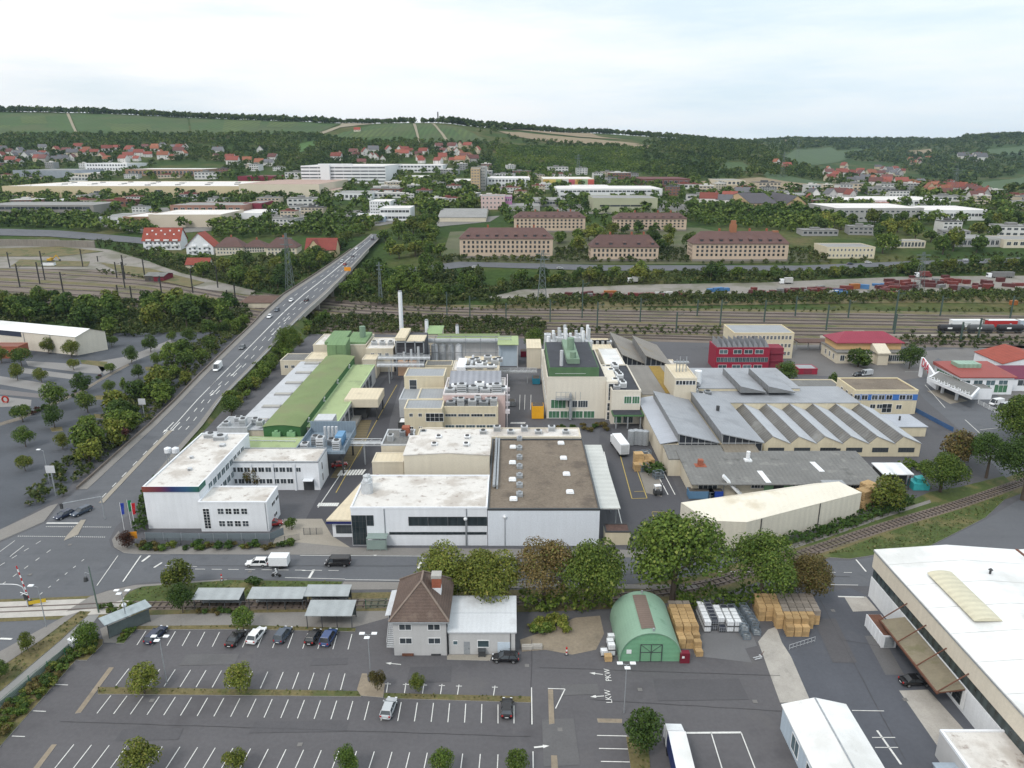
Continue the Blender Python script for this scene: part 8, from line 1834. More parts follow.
for(pl,pr,pyb,yev,lab,rs)in((216,243,255,247,'purple brown roofed terraced house, the left of three',7),(243.5,266,252.5,247,'purple brown roofed terraced house, the middle of three',5),(266.5,297,255,247.5,'purple brown roofed terraced house, the right of three',7)):
 B=tb('terraced_house',lab,'house',pl,pr,pyb,yev,None,W_CREAM);B.d=14;B.hip(T_MAROON,rs,.6);B.grid('S',1,B.w-1,8,[B.h*.3,B.h*.72],1.4,1.6);b=MB();b.box(-.6,.6,-.5,.5,0,2.5);B.part('chimney',b,BRICK,(B.w*.5,8,B.h+rs-1))
B=tb('gabled_house','tan gabled house with a deep red roof right beside the bridge','house',306,336,258,249.5,None,mat('tan_cream_plaster',(.52,.42,.26),var=.05));B.d=15;B.gable(mat('deep_red_tile',(.20,.05,.04),var=.12,stripes=(2,.5,.06)),mat('tan_cream_plaster',(0,0,0)),7.5,'x',.6)
b=MB();x0,x1=1.5,12.5;b.prism([(x0,-2.5),(x1,-2.5),(x1,7),(x0,7)],-2,B.h);b.poly([(x0,-2.5,B.h),(x1,-2.5,B.h),((x0+x1)/2,-2.5,B.h+7)]);B.part('front_gable',b,mat('tan_cream_plaster',(0,0,0)))
b=MB();xm=(x0+x1)/2
for xe in(x0-.6,x1+.6):b.poly([(xe,-3,B.h-.6),(xm,-3,B.h+7.2),(xm,7.4,B.h+7.2),(xe,7.4,B.h-.6)])
B.part('front_roof',b,mat('deep_red_tile',(0,0,0)));B.win('S',[(xm-2,B.h*.5),(xm+2,B.h*.5),(xm,B.h+2)],1.5,1.8,off=2.5);B.grid('S',14,B.w-1,3,[B.h*.5],1.4,1.6)
HW=[mat('house_white',(.58,.57,.55),var=.04),mat('house_cream',(.52,.45,.34),var=.04),mat('house_grey',(.36,.35,.34),var=.05),mat('house_tan',(.45,.36,.26),var=.04)]
HR=[mat('roof_tile_red',(.21,.065,.05),var=.1,orand=.25),mat('roof_tile_maroon',(.13,.06,.055),var=.1,orand=.2),mat('roof_slate_grey',(.12,.12,.13),var=.1,orand=.2),mat('roof_tile_orange',(.25,.10,.06),var=.1,orand=.2)]
def house_proto(axis,w_,d_,h,rise):
 r=thing('hillside_house','x','house',(0,0,0));b=MB();b.box(-w_/2,w_/2,-d_/2,d_/2,-4,h)
 if axis=='x':
  for x in(-w_/2,w_/2):b.poly([(x,-d_/2,h),(x,d_/2,h),(x,0,h+rise)])
 else:
  for y in(-d_/2,d_/2):b.poly([(-w_/2,y,h),(w_/2,y,h),(0,y,h+rise)])
 b.build('wall',HW[0],r);b=MB();o=.6
 if axis=='x':
  for s_ in(-1,1):b.prism([(-w_/2-o,s_*(d_/2+o)),(w_/2+o,s_*(d_/2+o)),(w_/2+o,0),(-w_/2-o,0)],[h-o*rise*2/d_,h-o*rise*2/d_,h+rise,h+rise],[h-o*rise*2/d_+.3,h-o*rise*2/d_+.3,h+rise+.3,h+rise+.3])
 else:
  for s_ in(-1,1):b.prism([(s_*(w_/2+o),-d_/2-o),(0,-d_/2-o),(0,d_/2+o),(s_*(w_/2+o),d_/2+o)],[h-o*rise*2/w_,h+rise,h+rise,h-o*rise*2/w_],[h-o*rise*2/w_+.3,h+rise+.3,h+rise+.3,h-o*rise*2/w_+.3])
 rf=b.build('roof',HR[0],r);b=MB();b.box(-.5,.5,-.5,.5,h+rise*.6,h+rise+1.2);b.build('chimney',BRICK,rf)
 for x in(-w_*.28,w_*.28):
  for z in(1.6,4.3):obj('window',win_mesh(1.8,1.4,2,1,WHITEP,GLASS),r,(x,-d_/2-.003,z))
 return r
HP=[house_proto('x',14,10,6,5),house_proto('y',11,13,6.5,6),house_proto('x',18,11,7,5.5)]
hu=[[False],[False],[False]]
rn=['bright red','maroon','slate grey','orange'];wn=['white','cream','grey','tan']
def hillhouse(px,py,ri,wi,k,sc,where,rz=None):
 P_=GT(px,py)
 FOOT.append((P_[0]-9,P_[0]+9,P_[1]-16,P_[1]+6));put(HP[k],(P_[0],P_[1],P_[2]-.3),rnd.uniform(-.5,.5)if rz is None else rz,'%s house with a %s roof %s'%(wn[wi],rn[ri],where),'%s houses with %s roofs %s'%(wn[wi],rn[ri],where),hu[k],scale=sc,mats={'house_white':HW[wi],'roof_tile_red':HR[ri]})
def cluster(poly,n,where,rw,seed,sc=1.0,mind=5.0):
 R_=random.Random(seed);pts=[];xs=[p[0]for p in poly];ys=[p[1]for p in poly];tries=0
 while len(pts)<n and tries<6000:
  tries+=1;x,y=R_.uniform(min(xs),max(xs)),R_.uniform(min(ys),max(ys));c=False;j=len(poly)-1
  for i in range(len(poly)):
   if(poly[i][1]>y)!=(poly[j][1]>y)and x<(poly[j][0]-poly[i][0])*(y-poly[i][1])/(poly[j][1]-poly[i][1])+poly[i][0]:c=not c
   j=i
  if c and all((x-a)**2+((y-b_)*2.2)**2>mind**2 for a,b_ in pts):pts.append((x,y))
 for(x,y)in pts:
  hillhouse(x,y,R_.choices(range(4),rw)[0],R_.choices(range(4),(6,3,1,1))[0],R_.randrange(3),sc*R_.uniform(.8,1.1),where)
cluster([(0,150),(80,149),(88,163),(0,166)],24,'on the lower slope at the far left',(1,3,4,0),1,.95)
cluster([(84,150),(190,146),(190,158),(130,163),(90,164)],26,'on the slope above the white factory',(6,1,1,3),2,.95)
cluster([(190,150),(260,152),(300,166),(200,168)],9,'on the slope left of the white slab block',(2,2,2,1),3)
cluster([(330,156),(400,150),(478,152),(478,165),(400,164),(340,166)],30,'below the central vineyard hill',(6,2,1,3),4,1.0)
cluster([(428,146),(470,147),(480,160),(440,160)],9,'on the right foot of the vineyard hill',(5,2,1,2),5)
cluster([(820,170),(845,168),(880,176),(902,186),(880,188),(830,182)],22,'in the valley village at right',(4,3,2,2),6,1.15)
cluster([(905,184),(950,186),(990,198),(985,203),(920,194)],22,'at the right end of the valley town',(4,3,1,3),7,1.0)
cluster([(875,166),(905,172),(900,178),(880,174)],10,'in the upper valley',(1,1,3,0),8,1.1)
cluster([(910,160),(930,160),(930,165),(912,165)],5,'on the wooded far slope',(3,1,0,2),9,1.2)
cluster([(868,138.6),(925,138.8),(925,140.5),(868,140.5)],12,'along the crest of the far ridge',(0,1,3,0),10,1.6,3.5)
cluster([(962,159),(980,158.5),(980,161),(962,161)],4,'on the far right valley slope',(0,0,2,0),12,1.8)
cluster([(690,205),(745,196),(760,200),(720,208)],5,'near the tan gabled houses',(2,1,2,0),13)
cluster([(770,162),(790,164),(792,172),(775,172)],3,'beside the hillside pylon',(3,2,0,1),14)
cluster([(800,200),(850,196),(852,199),(810,203)],6,'left of the far white works',(1,2,3,0),15)
X,Y,z=GT(421,123);B=Bld('hill_lodge','long white lodge standing on the crest of the vineyard hill','lodge',X-22,Y,44,12,6,z);B.walls(W_WHITE);B.hip(T_MAROON,4,.5);B.grid('S',1,43,10,[3.5],1.8,1.8)
X,Y,z=GT(357,132);B=Bld('hill_lodge','small cottage with a red roof on the left shoulder of the vineyard hill','cottage',X-7,Y,14,9,5,z);B.walls(W_CREAM);B.gable(T_RED,W_CREAM,5,'x');B.win('S',[(4,3),(10,3)],1.8,1.6)
X,Y,z=GT(438,121.3);h=HZ(Y,112)-z
r=thing('stone_tower','square grey stone lookout tower on the crest of the vineyard hill','tower',(X,Y,z-1));b=MB();b.box(-3.2,3.2,-3.2,3.2,0,h);b.build('shaft',mat('grey_tower_stone',(.15,.14,.13),var=.1),r);b=MB();[b.box(x-.7,x+.7,y-.7,y+.7,h,h+1.8)for x in(-2.6,0,2.6)for y in(-2.6,2.6)];b.box(-3.5,3.5,-3.5,3.5,h-1,h-.02);b.build('battlements',mat('grey_tower_stone',(0,0,0)),r)
TW=[mat('town_wall_white',(.56,.56,.55),var=.05),mat('town_wall_cream',(.48,.42,.33),var=.05),mat('town_wall_grey',(.28,.28,.28),var=.06),mat('town_wall_brick',(.20,.10,.075),var=.08)]
TR=[mat('flat_roof_grey',(.20,.20,.195),var=.12,scale=.08,fine=.08),mat('flat_roof_pale',(.50,.49,.47),var=.08,scale=.08),mat('flat_roof_dark',(.09,.09,.09),var=.12),mat('flat_roof_red',(.17,.06,.05),var=.1)]
def town_proto(w_,d_,h,nx_,nz_):
 r=thing('town_building','x','building',(0,0,0));b=MB();b.box(-w_/2,w_/2,-d_/2,d_/2,-3,h);b.build('wall',TW[0],r)
 b=MB();b.box(-w_/2-.2,w_/2+.2,-d_/2-.2,d_/2+.2,h,h+.5);b.box(-w_*.2,w_*.05,-d_*.1,d_*.2,h+.5,h+2.4);b.box(w_*.2,w_*.3,-d_*.2,0,h+.5,h+1.6);b.build('roof',TR[0],r)
 for i in range(nx_):
  for k in range(nz_):obj('window',win_mesh(w_/nx_*.62,h/nz_*.45,2,1,GREYM,GLASS),r,(-w_/2+w_*(i+.5)/nx_,-d_/2-.003,h*(k+.55)/nz_))
 return r
TPB=[town_proto(22,14,6,6,2),town_proto(36,18,5,7,1),town_proto(16,13,9,4,3),town_proto(28,20,7.5,6,2)];tu=[[False]for _ in TPB]
cn_=['white','cream','grey','brick'];rn_=['grey','pale','dark','red']
def town(poly,n,where,seed):
 R_=random.Random(seed);q=[GT(x,y)[:2]for x,y in poly];xs=[p[0]for p in q];ys=[p[1]for p in q];k_=0;t_=0
 while k_<n and t_<4000:
  t_+=1;x,y=R_.uniform(min(xs),max(xs)),R_.uniform(min(ys),max(ys));c=False;j=len(q)-1
  for i in range(len(q)):
   if(q[i][1]>y)!=(q[j][1]>y)and x<(q[j][0]-q[i][0])*(y-q[i][1])/(q[j][1]-q[i][1])+q[i][0]:c=not c
   j=i
  if not c or any(a-16<x<b_+16 and e-10<y<f+10 for a,b_,e,f in FOOT):continue
  FOOT.append((x-17,x+17,y-24,y+10));m=R_.randrange(4);wi=R_.choices(range(4),(6,4,3,1))[0];ri=R_.choices(range(4),(4,4,2,2))[0];k_+=1
  put(TPB[m],(x,y,T(x,y)),R_.uniform(-.3,.3),'%s walled building with a %s flat roof %s'%(cn_[wi],rn_[ri],where),'%s buildings with %s roofs %s'%(cn_[wi],rn_[ri],where),tu[m],scale=R_.uniform(.8,1.15),mats={'town_wall_white':TW[wi],'flat_roof_grey':TR[ri]})
town([(-20,200),(240,199),(330,204),(320,226),(150,226),(100,212),(-20,216)],16,'in the left town quarter',1)
town([(-20,166),(300,168),(300,178),(-20,182)],16,'behind the white roof factory',2)
town([(385,178),(560,178),(560,210),(390,214)],24,'in the central town quarter',3)
town([(300,172),(480,168),(640,176),(640,184),(320,186)],16,'around the long slab block',4)
town([(660,186),(830,190),(835,208),(690,210)],16,'in the quarter above the barracks',5)
town([(840,188),(1040,196),(1040,206),(960,204),(840,198)],18,'at the foot of the valley town',6)
town([(800,226),(1040,228),(1040,246),(890,240),(800,236)],5,'in the grove right of the barracks',7)
for i,k in enumerate(TPB):
 if not tu[i][0]:
  for o in KIDS.get(k.name,[])+[k]:bpy.data.objects.remove(o)
def leaf_mat(name,dark,light,tip=None,orand=.18):
 m=bpy.data.materials.new(name);m.use_nodes=True;nt=m.node_tree;N=nt.nodes;L=nt.links
 p=N['Principled BSDF'];p.inputs['Roughness'].default_value=.7;p.inputs['Specular IOR Level'].default_value=.15
 g=N.new('ShaderNodeNewGeometry');oi=N.new('ShaderNodeObjectInfo')
 r=N.new('ShaderNodeValToRGB');L.new(g.outputs['Random Per Island'],r.inputs[0]);e=r.color_ramp.elements
 e[0].color=(*dark,1);e[1].color=(*light,1);e[1].position=.9
 if tip:t=e.new(.97);t.color=(*tip,1)
 tc=N.new('ShaderNodeTexCoord');n=N.new('ShaderNodeTexNoise');n.inputs['Scale'].default_value=.012;n.inputs['Detail'].default_value=6;L.new(g.outputs['Position'],n.inputs['Vector'])
 a=N.new('ShaderNodeMath');a.operation='MULTIPLY_ADD';L.new(oi.outputs['Random'],a.inputs[0]);a.inputs[1].default_value=2*orand;a.inputs[2].default_value=.12-orand
 b=N.new('ShaderNodeMath');b.operation='MULTIPLY_ADD';L.new(n.outputs['Fac'],b.inputs[0]);b.inputs[1].default_value=1.8;L.new(a.outputs[0],b.inputs[2])
 hsv=N.new('ShaderNodeHueSaturation');L.new(r.outputs[0],hsv.inputs['Color']);L.new(b.outputs[0],hsv.inputs['Value'])
 h=N.new('ShaderNodeMath');h.operation='MULTIPLY_ADD';L.new(n.outputs['Fac'],h.inputs[0]);h.inputs[1].default_value=-.10;h.inputs[2].default_value=.55;L.new(h.outputs[0],hsv.inputs['Hue'])
 L.new(hsv.outputs[0],p.inputs['Base Color'])
 tr=N.new('ShaderNodeBsdfTranslucent');L.new(hsv.outputs[0],tr.inputs['Color']);mx=N.new('ShaderNodeMixShader');mx.inputs[0].default_value=.12
 L.new(p.outputs[0],mx.inputs[1]);L.new(tr.outputs[0],mx.inputs[2]);L.new(mx.outputs[0],N['Material Output'].inputs[0])
 MATS[name]=m;return m
LEAF=leaf_mat('green_leaves',(.036,.070,.012),(.105,.155,.028),(.17,.20,.05))
LEAFD=leaf_mat('dark_green_leaves',(.022,.048,.011),(.062,.102,.022))
LEAFY=leaf_mat('yellow_green_leaves',(.054,.078,.012),(.155,.178,.034),(.22,.20,.05))
LEAFB=leaf_mat('browning_leaves',(.05,.045,.014),(.16,.12,.045),(.09,.12,.025))
LEAFR=leaf_mat('purple_red_leaves',(.035,.018,.014),(.10,.045,.035))
FOREST=leaf_mat('forest_leaves',(.028,.056,.011),(.082,.122,.024),(.13,.145,.04))
BARK=mat('tree_bark',(.09,.07,.055),var=.2,scale=2)
def leaves(rs,cen,nor,size):
 """quads at cen with normals nor (n,3)"""
 n=len(cen);t=rs.normal(size=(n,3));t-=nor*(t*nor).sum(1,keepdims=True);t/=np.linalg.norm(t,axis=1,keepdims=True)+1e-9
 b=np.cross(nor,t);s=(size*rs.uniform(.6,1.35,n))[:,None];a=rs.uniform(.55,1,n)[:,None]
 V=np.stack([cen-t*s-b*s*a*.6,cen+t*s*.4-b*s*a,cen+t*s+b*s*a*.5,cen-t*s*.3+b*s*a],1)
 return V.reshape(-1,3)
def mesh_np(name,V,m,nv=4):
 me=bpy.data.meshes.new(name);n=len(V)//nv
 me.vertices.add(len(V));me.vertices.foreach_set('co',V.astype(np.float32).ravel())
 me.loops.add(len(V));me.loops.foreach_set('vertex_index',np.arange(len(V),dtype=np.int32))
 me.polygons.add(n);me.polygons.foreach_set('loop_start',np.arange(0,len(V),nv,dtype=np.int32));me.polygons.foreach_set('loop_total',np.full(n,nv,dtype=np.int32))
 me.materials.append(m);me.update();me.validate();return me
def crown_pts(seed,nb,nl,rz=1.0,low=0.0,spread=.70,br=(.22,.44)):
 """unit crown: diameter ~1, centre at z=0; returns leaf centres and normals"""
 rs=np.random.RandomState(seed);d=rs.normal(size=(nb,3));d/=np.linalg.norm(d,axis=1,keepdims=True)
 d[:,2]=np.abs(d[:,2])*rs.choice([1,1,-.75],nb);bc=d*.5*spread*rs.uniform(.75,1.08,(nb,1));bc[0]*=.2
 R_=rs.uniform(*br,nb)*.56
 k=rs.choice(nb,nl,p=R_**2/(R_**2).sum());n=rs.normal(size=(nl,3));n/=np.linalg.norm(n,axis=1,keepdims=True)
 n[:,2]=np.where((n[:,2]<-.35)&(rs.rand(nl)<.7),-n[:,2],n[:,2])
 c=bc[k]+n*(R_[k]*rs.uniform(.72,1.08,nl))[:,None]
 nn=n*.8+rs.normal(size=(nl,3))*.45+np.array([0,0,.25]);nn/=np.linalg.norm(nn,axis=1,keepdims=True)
 c[:,2]*=rz
 return rs,c,nn,bc*np.array([1,1,rz])
TP={}
def tree_proto(key,seed,nb,nl,leaf,rz,trunk,m=LEAF,shape=None,br=(.20,.44)):
 """height in units of the crown diameter: trunk + rz"""
 rs,c,nn,bc=crown_pts(seed,nb,nl,rz,br=br)
 if shape=='cone':
  t=(c[:,2]/rz+.5).clip(0,1);f=(1.25-1.05*t)[:,None];c[:,:2]*=f
 zc=trunk+rz*.46;V=leaves(rs,c,nn,leaf)+np.array([0,0,zc])
 root=thing('tree','x','tree',(0,0,0));me=mesh_np('crown',V,m);cr=obj('crown',me,root)
 b=MB();tr=.022 if trunk>.12 else .03
 b.tube((0,0,-.03),(.01,0,zc*.75),tr*1.25,8,0,tr*.8,cap=False);b.tube((.01,0,zc*.75),(0,.01,zc+rz*.2),tr*.8,6,0,tr*.3,cap=False)
 for i in range(min(7,nb)):
  q=bc[i]+np.array([0,0,zc]);z0=zc*(.55+.06*i);b.tube((.006,0,z0),(q[0]*.85,q[1]*.85,max(q[2],z0+.05)),tr*.45,5,0,tr*.14,cap=False)
 b.build('trunk',BARK,root);TP[key]=root;return root
tree_proto('big0',1,34,12000,.0145,.95,.10,br=(.13,.46));tree_proto('big1',2,38,12000,.0145,.88,.08,br=(.12,.44));tree_proto('big2',3,30,10000,.0145,1.05,.12,br=(.12,.44))
tree_proto('round0',4,18,2800,.030,1.02,.16,br=(.30,.50));tree_proto('round1',5,20,2800,.030,1.10,.18,br=(.28,.50));tree_proto('round2',6,16,2600,.030,.95,.15,br=(.30,.52))
for i in range(5):tree_proto('mid%d'%i,10+i,12+i,1000,.046,.90+.12*(i%3),.06)
tree_proto('col',20,14,900,.060,2.3,.10);tree_proto('fir',21,16,900,.050,1.7,.05,LEAFD,'cone')
used={k:[False]for k in TP}
def tree(key,px,py,dia,label,group=None,m=None,zsc=1.0,name=None,base=None,rz=None):
 P_=base or GT(px,py)
 mm={'green_leaves':m}if m is not None and key!='fir' else None
 o=put(TP[key],(P_[0],P_[1],P_[2]-.05),rnd.uniform(0,6.28)if rz is None else rz,label,group,used[key],scale=(dia,dia,dia*zsc))if used[key][0]is False and mm is None else None
 if o is None:
  o=dup(TP[key],(P_[0],P_[1],P_[2]-.05),rnd.uniform(0,6.28)if rz is None else rz,(dia,dia,dia*zsc),label,group,mm)
  if group is None and 'group' in o:del o['group']
 return o
def dpx(px,base,d):return d/PXS(GT(px,base)[1])
for(k,px,pyb,dp,m,zs,lab)in(('big0',640,607,0,None,1,''),):
 pass
def T1(k,px,pyb,dp,zs,m,lab):
 if k[:3]=='big':dp*=1.2
 tree(k,px,pyb,dpx(px,pyb,dp),lab,None,m,zs)
T1('big0',672,602,82,.98,None,'largest green street tree, standing behind the pallet stacks and the arched hall')
T1('big1',592,607,58,1.15,None,'tall dark green street tree just left of the arched hall')
T1('big2',544,602,50,1.0,LEAFB,'browning street tree with thin foliage behind the dirt patch')
T1('big1',488,605,62,.88,LEAFY,'wide yellow green street tree behind the white annex, right one of a pair')
T1('big0',447,603,50,1.0,LEAFY,'yellow green street tree rising behind the hipped house, left one of a pair')
T1('big2',760,604,58,.98,None,'broad green street tree behind the steel cage pallets')
T1('big1',806,600,40,1.15,LEAFB,'bronze leaved tree behind the big wooden stack at the yard')
T1('round0',885,512,34,1.0,LEAFY,'bushy tree beside the orange boxes at the end of the cream hall')
T1('big1',940,492,36,1.05,None,'green tree right of the open shelter near the curving track')
T1('round1',953,470,30,1.15,LEAFB,'reddish brown tree behind the green one near the curving track')
T1('round2',968,462,22,1.2,LEAFR,'small dark red brown tree in the clump beside the road at right')
T1('big2',986,478,34,1.05,LEAFD,'dark tree with thin crown at the bend of the road at right')
T1('big0',1021,446,45,1.0,None,'large green tree at the right edge below the showroom')
T1('big2',1022,500,46,1.1,LEAFD,'dark green tree at the right edge beside the track bank')
T1('round0',180,592,31,.95,LEAFY,'bright green round tree on the verge behind the left platform shelter')
T1('round1',183,613,22,1.2,LEAFD,'small dark tree between the track and the left platform shelter')
T1('round2',244,631,22,1.15,LEAF,'small tree with a reddish tip standing behind the white parked car')
T1('round1',88,650,21,1.3,LEAF,'young birch like tree beside the electrical cabinet at the path')
T1('round0',28.5,652,16,1.2,LEAFY,'thin young tree on the strip between road and path at left')
T1('round2',0,680,20,1.0,LEAF,'young tree cut by the left edge of the picture')
T1('round0',145,694,30,.98,LEAFY,'round tree on the grass median, leftmost one')
T1('round1',240,694,27,1.0,LEAFY,'round tree on the grass median, second from the left')
T1('round2',377.5,691,16,1.45,LEAFB,'narrow bronze tree on the island between the two medians')
T1('round0',417.5,692,15,1.25,LEAFY,'small yellow green tree just right of the bronze island tree')
T1('round1',144,778,33,1.1,LEAFY,'round tree at the bottom edge, leftmost one')
T1('round2',236,773,22,1.2,LEAFY,'small round tree at the bottom edge, second from the left')
T1('round0',348,778,25,1.3,LEAF,'tree at the bottom edge, third from the left, below the silver car')
T1('round1',442,777,22,1.35,LEAF,'tree at the bottom edge, fourth from the left')
T1('round2',517,774,22,1.2,LEAF,'tree at the bottom edge left of the entrance lane, last of five')
T1('round1',641,752,38,1.05,LEAFD,'dense dark round tree beside the parked truck')
T1('round0',127,548,17,.9,LEAFR,'dark purple leaved bush behind the orange direction sign')
T1('big1',288,385-30,22,1.2,LEAF,'tall tree overlapping the bridge road above the grey shed row')
T1('round0',194,418,20,1.0,LEAFD,'dark')if False else None
T1('round2',232,417,19,1.15,LEAFD,'dark green round tree at the near end of the hedge by the bridge road')
T1('fir',457,428,13,1.05,LEAFD,'dark green fir in front of the long yellow building')
T1('round1',393,478,14,.9,LEAF,'bright green bush between the white front hall and the cream hall')
T1('mid0',411,477,8,1.0,LEAFY,'sparse bush against the wall of the tall cream hall')
T1('round0',254,489,17,1.2,LEAFB,'thin brown green tree in the court behind the office annex')
T1('mid1',233,489,11,.8,LEAFD,'low dark bush in the court behind the office annex')
T1('mid2',292,530,13,.9,LEAF,'green bush at the corner of the office annex by the gate')
T1('round1',534,353,20,1.0,LEAF,'round green tree left of the laboratory by the rail yard')
T1('col',821+12,389,12,.62,LEAFD,'dark rounded shrub beside the red kiosk in the station yard')
T1('round0',786,381,24,.7,LEAFD,'dark shrubbery between the crimson building and the kiosk')
T1('round1',909,369,22,.95,LEAFD,'dense dark tree at the right end of the station building')
T1('mid3',858,367,27,.75,LEAFD,'dark green bush in front of the station building')
T1('mid1',426,344,14,.9,LEAF,'bright green round tree between the two white chimneys')
lot=[(49,345,12),(72,348,13),(22,355,16),(18,371,13),(42,375,11),(74,363,10),(83,382,16),(57,395,21),(23,411,15.5),(55,415,18),(88,401,16),(88.5,421,15.5),(63,440,13),(26,436,15.5),(25.5,461,14),(116,402,13),(110,386,10),(125.5,388,8),(139,371,11),(139,386,10),(111,367,9),(132,354,13),(158,359,10),(112,340,10),(151,343,13),(172,336,8),(177,347,13),(190,335,12),(2,354,13)]
for i,(px,py,d)in enumerate(lot):
 dk=d>14 or px>105
 tree('col' if(px,py)==(125.5,388)else 'round%d'%(i%3),px,py+d*.72,dpx(px,py+d*.7,d*1.15),'full round green tree planted in the left parking lot' if dk else 'lighter green young tree planted in the left parking lot','dark trees of the left parking lot' if dk else 'young trees of the left parking lot',(LEAFD if i%3==0 else None)if dk else LEAFY,1.0 if(px,py)!=(125.5,388)else .8)
def inpoly(x,y,poly):
 c=False;j=len(poly)-1
 for i in range(len(poly)):
  if(poly[i][1]>y)!=(poly[j][1]>y)and x<(poly[j][0]-poly[i][0])*(y-poly[i][1])/(poly[j][1]-poly[i][1])+poly[i][0]:c=not c
  j=i
 return c
ROADS=[[(395,270),(460,262),(600,265.5),(800,266),(900,262),(1080,256),(1080,261),(900,266),(800,271),(600,271),(470,267),(400,275)],[(480,299),(520,290),(640,285),(760,283),(900,277),(1024,276),(1080,276),(1080,290),(900,293),(700,294),(560,298)],[(-40,247),(60,244),(110,250),(150,262),(180,273),(230,285),(255,291),(255,296),(200,289),(150,277),(100,270),(-40,268)],[(-40,228),(60,231),(140,238),(170,243),(170,247),(130,243),(50,237),(-40,235)]]+[[(r_[1]-1,r_[0])for r_ in RB]+[(r_[2]+1,r_[0])for r_ in RB[::-1]]]
VINES=[[(-60,113),(66,114),(76,134),(-60,136)],[(66,114),(340,123.5),(316,135),(76,135)],[(332,136),(370,125.5),(462,127),(492,143.5),(345,141)],[(725,163),(742,162),(756,171),(715,172)],[(296,145),(317,140),(314,148),(300,153)],[(498,131.5),(520,132.5),(600,140),(640,144),(620,146.5),(560,143),(512,136)],[(500,128.5),(540,130.5),(600,137),(625,140),(600,138.8),(540,133)],[(690,183),(760,178),(825,186),(832,192),(760,190),(700,188)],[(615,143),(655,146),(650,149),(626,148)],[(795,150),(830,147),(850,158),(800,165),(780,160)],[(965,184),(1060,168),(1080,180),(985,193)],[(838,151),(862,149),(866,153),(842,156)],[(985,150),(1030,146),(1040,153),(992,157)],[(905,151),(930,149),(936,152),(910,155)]]
def proj(X,Y,z):dep=Y*CT+(CH-z)*ST;return(512+FP*X/dep,384-FP*(Y*ST-(CH-z)*CT)/dep)
def clear(X,Y,z=None,roads=True):
 for a,b_,c,d in FOOT:
  if a<X<b_ and c<Y<d:return False
 if roads:
  p=proj(X,Y,T(X,Y))
  for r_ in ROADS:
   if inpoly(p[0],p[1],r_):return False
 return True
def scatter(poly,n,mind,seed,roads=True,bias=None):
 """world points spread over a photo outline; mind in metres"""
 q=[GT(x,y)[:2]for x,y in poly];R_=random.Random(seed);xs=[p[0]for p in q];ys=[p[1]for p in q];out=[];cell={};tries=0
 while len(out)<n and tries<n*60:
  tries+=1;x,y=R_.uniform(min(xs),max(xs)),R_.uniform(min(ys),max(ys))
  if not inpoly(x,y,q)or not clear(x,y,None,roads):continue
  kx,ky=int(x//mind),int(y//mind)
  if any((x-a)**2+(y-b_)**2<mind*mind for i in(-1,0,1)for j in(-1,0,1)for a,b_ in cell.get((kx+i,ky+j),())):continue
  cell.setdefault((kx,ky),[]).append((x,y));out.append((x,y))
 return out
def belt(poly,n,dia,label,group,seed,mind=None,mats_=(None,None,LEAFD,LEAFY),zs=(.85,1.15),roads=True):
 R_=random.Random(seed)
 for(x,y)in scatter(poly,n,mind or dia[0]*.62,seed,roads):
  tree('mid%d'%R_.randrange(5),0,0,R_.uniform(*dia),label,group,R_.choice(mats_),R_.uniform(*zs),base=(x,y,T(x,y)))
belt([(-20,330),(60,322),(108,338),(205,331),(236,322),(252,318),(240,310),(150,308),(60,303),(-20,303)],44,(8,13),'broadleaf tree in the wood belt between the left lot and the rail yard','trees between the left lot and the rail yard',1)
belt([(28,507),(58,499),(90,473),(120,446),(148,421),(174,396),(198,372),(224,346),(248,325),(232,322),(206,336),(178,360),(150,385),(122,408),(95,440),(66,465),(44,488)],36,(5,8.5),'leafy tree in the belt along the left side of the bridge road','trees along the left of the bridge road',2,mats_=(None,None,LEAFD,LEAFD,LEAFY))
T1('mid0',122,440,15,1.1,LEAFR,'small red leaved tree among the green belt beside the bridge road')
belt([(234,412),(262,386),(290,357),(312,334),(332,322),(318,317),(300,328),(278,350),(252,376),(230,402)],34,(4,6.5),'yellow green shrubby tree in the hedge along the right of the bridge road','hedge trees on the right of the bridge road',3,mats_=(LEAFY,None,None),zs=(.8,1.0))
belt([(196,276),(215,266),(240,262),(305,263),(335,260),(322,268),(300,283),(272,296),(225,283)],26,(8,13),'green tree in the garden belt between the terraced houses and the tracks','garden trees left of the bridge',4)
belt([(338,301),(352,283),(372,268),(395,277),(440,274),(478,274),(485,297),(440,304)],30,(8,13),'green tree in the thicket at the right foot of the bridge','thicket right of the bridge',5,mats_=(None,None,LEAFD))
belt([(480,288),(520,279),(700,275),(830,273.5),(1040,264),(1040,272),(900,275),(760,281),(640,283),(515,289)],44,(7,11),'green tree in the belt between the barrack road and the freight yard','trees between the barrack road and the freight yard',6,zs=(.7,1.0))
belt([(553,246),(560,233),(690,232),(694,248),(662,255),(585,255)],22,(9,13),'round green tree in the courtyard between the barracks','courtyard trees between the barracks',7)
belt([(800,236),(830,224),(1040,226),(1040,254),(930,255),(882,256),(872,240)],40,(11,16),'green tree in the grove right of the barracks below the long grey hall','grove below the long grey hall',8)
belt([(390,262),(384,240),(392,228),(440,228),(455,240),(448,262)],24,(10,14),'green tree in the grove between the bridge end and the left barrack','grove left of the barracks',9)
belt([(338,246),(350,228),(372,226),(368,232),(350,248),(340,256)],8,(9,12),'green tree on the slope left of the upper bridge road','trees left of the upper bridge road',10)
SHR=None
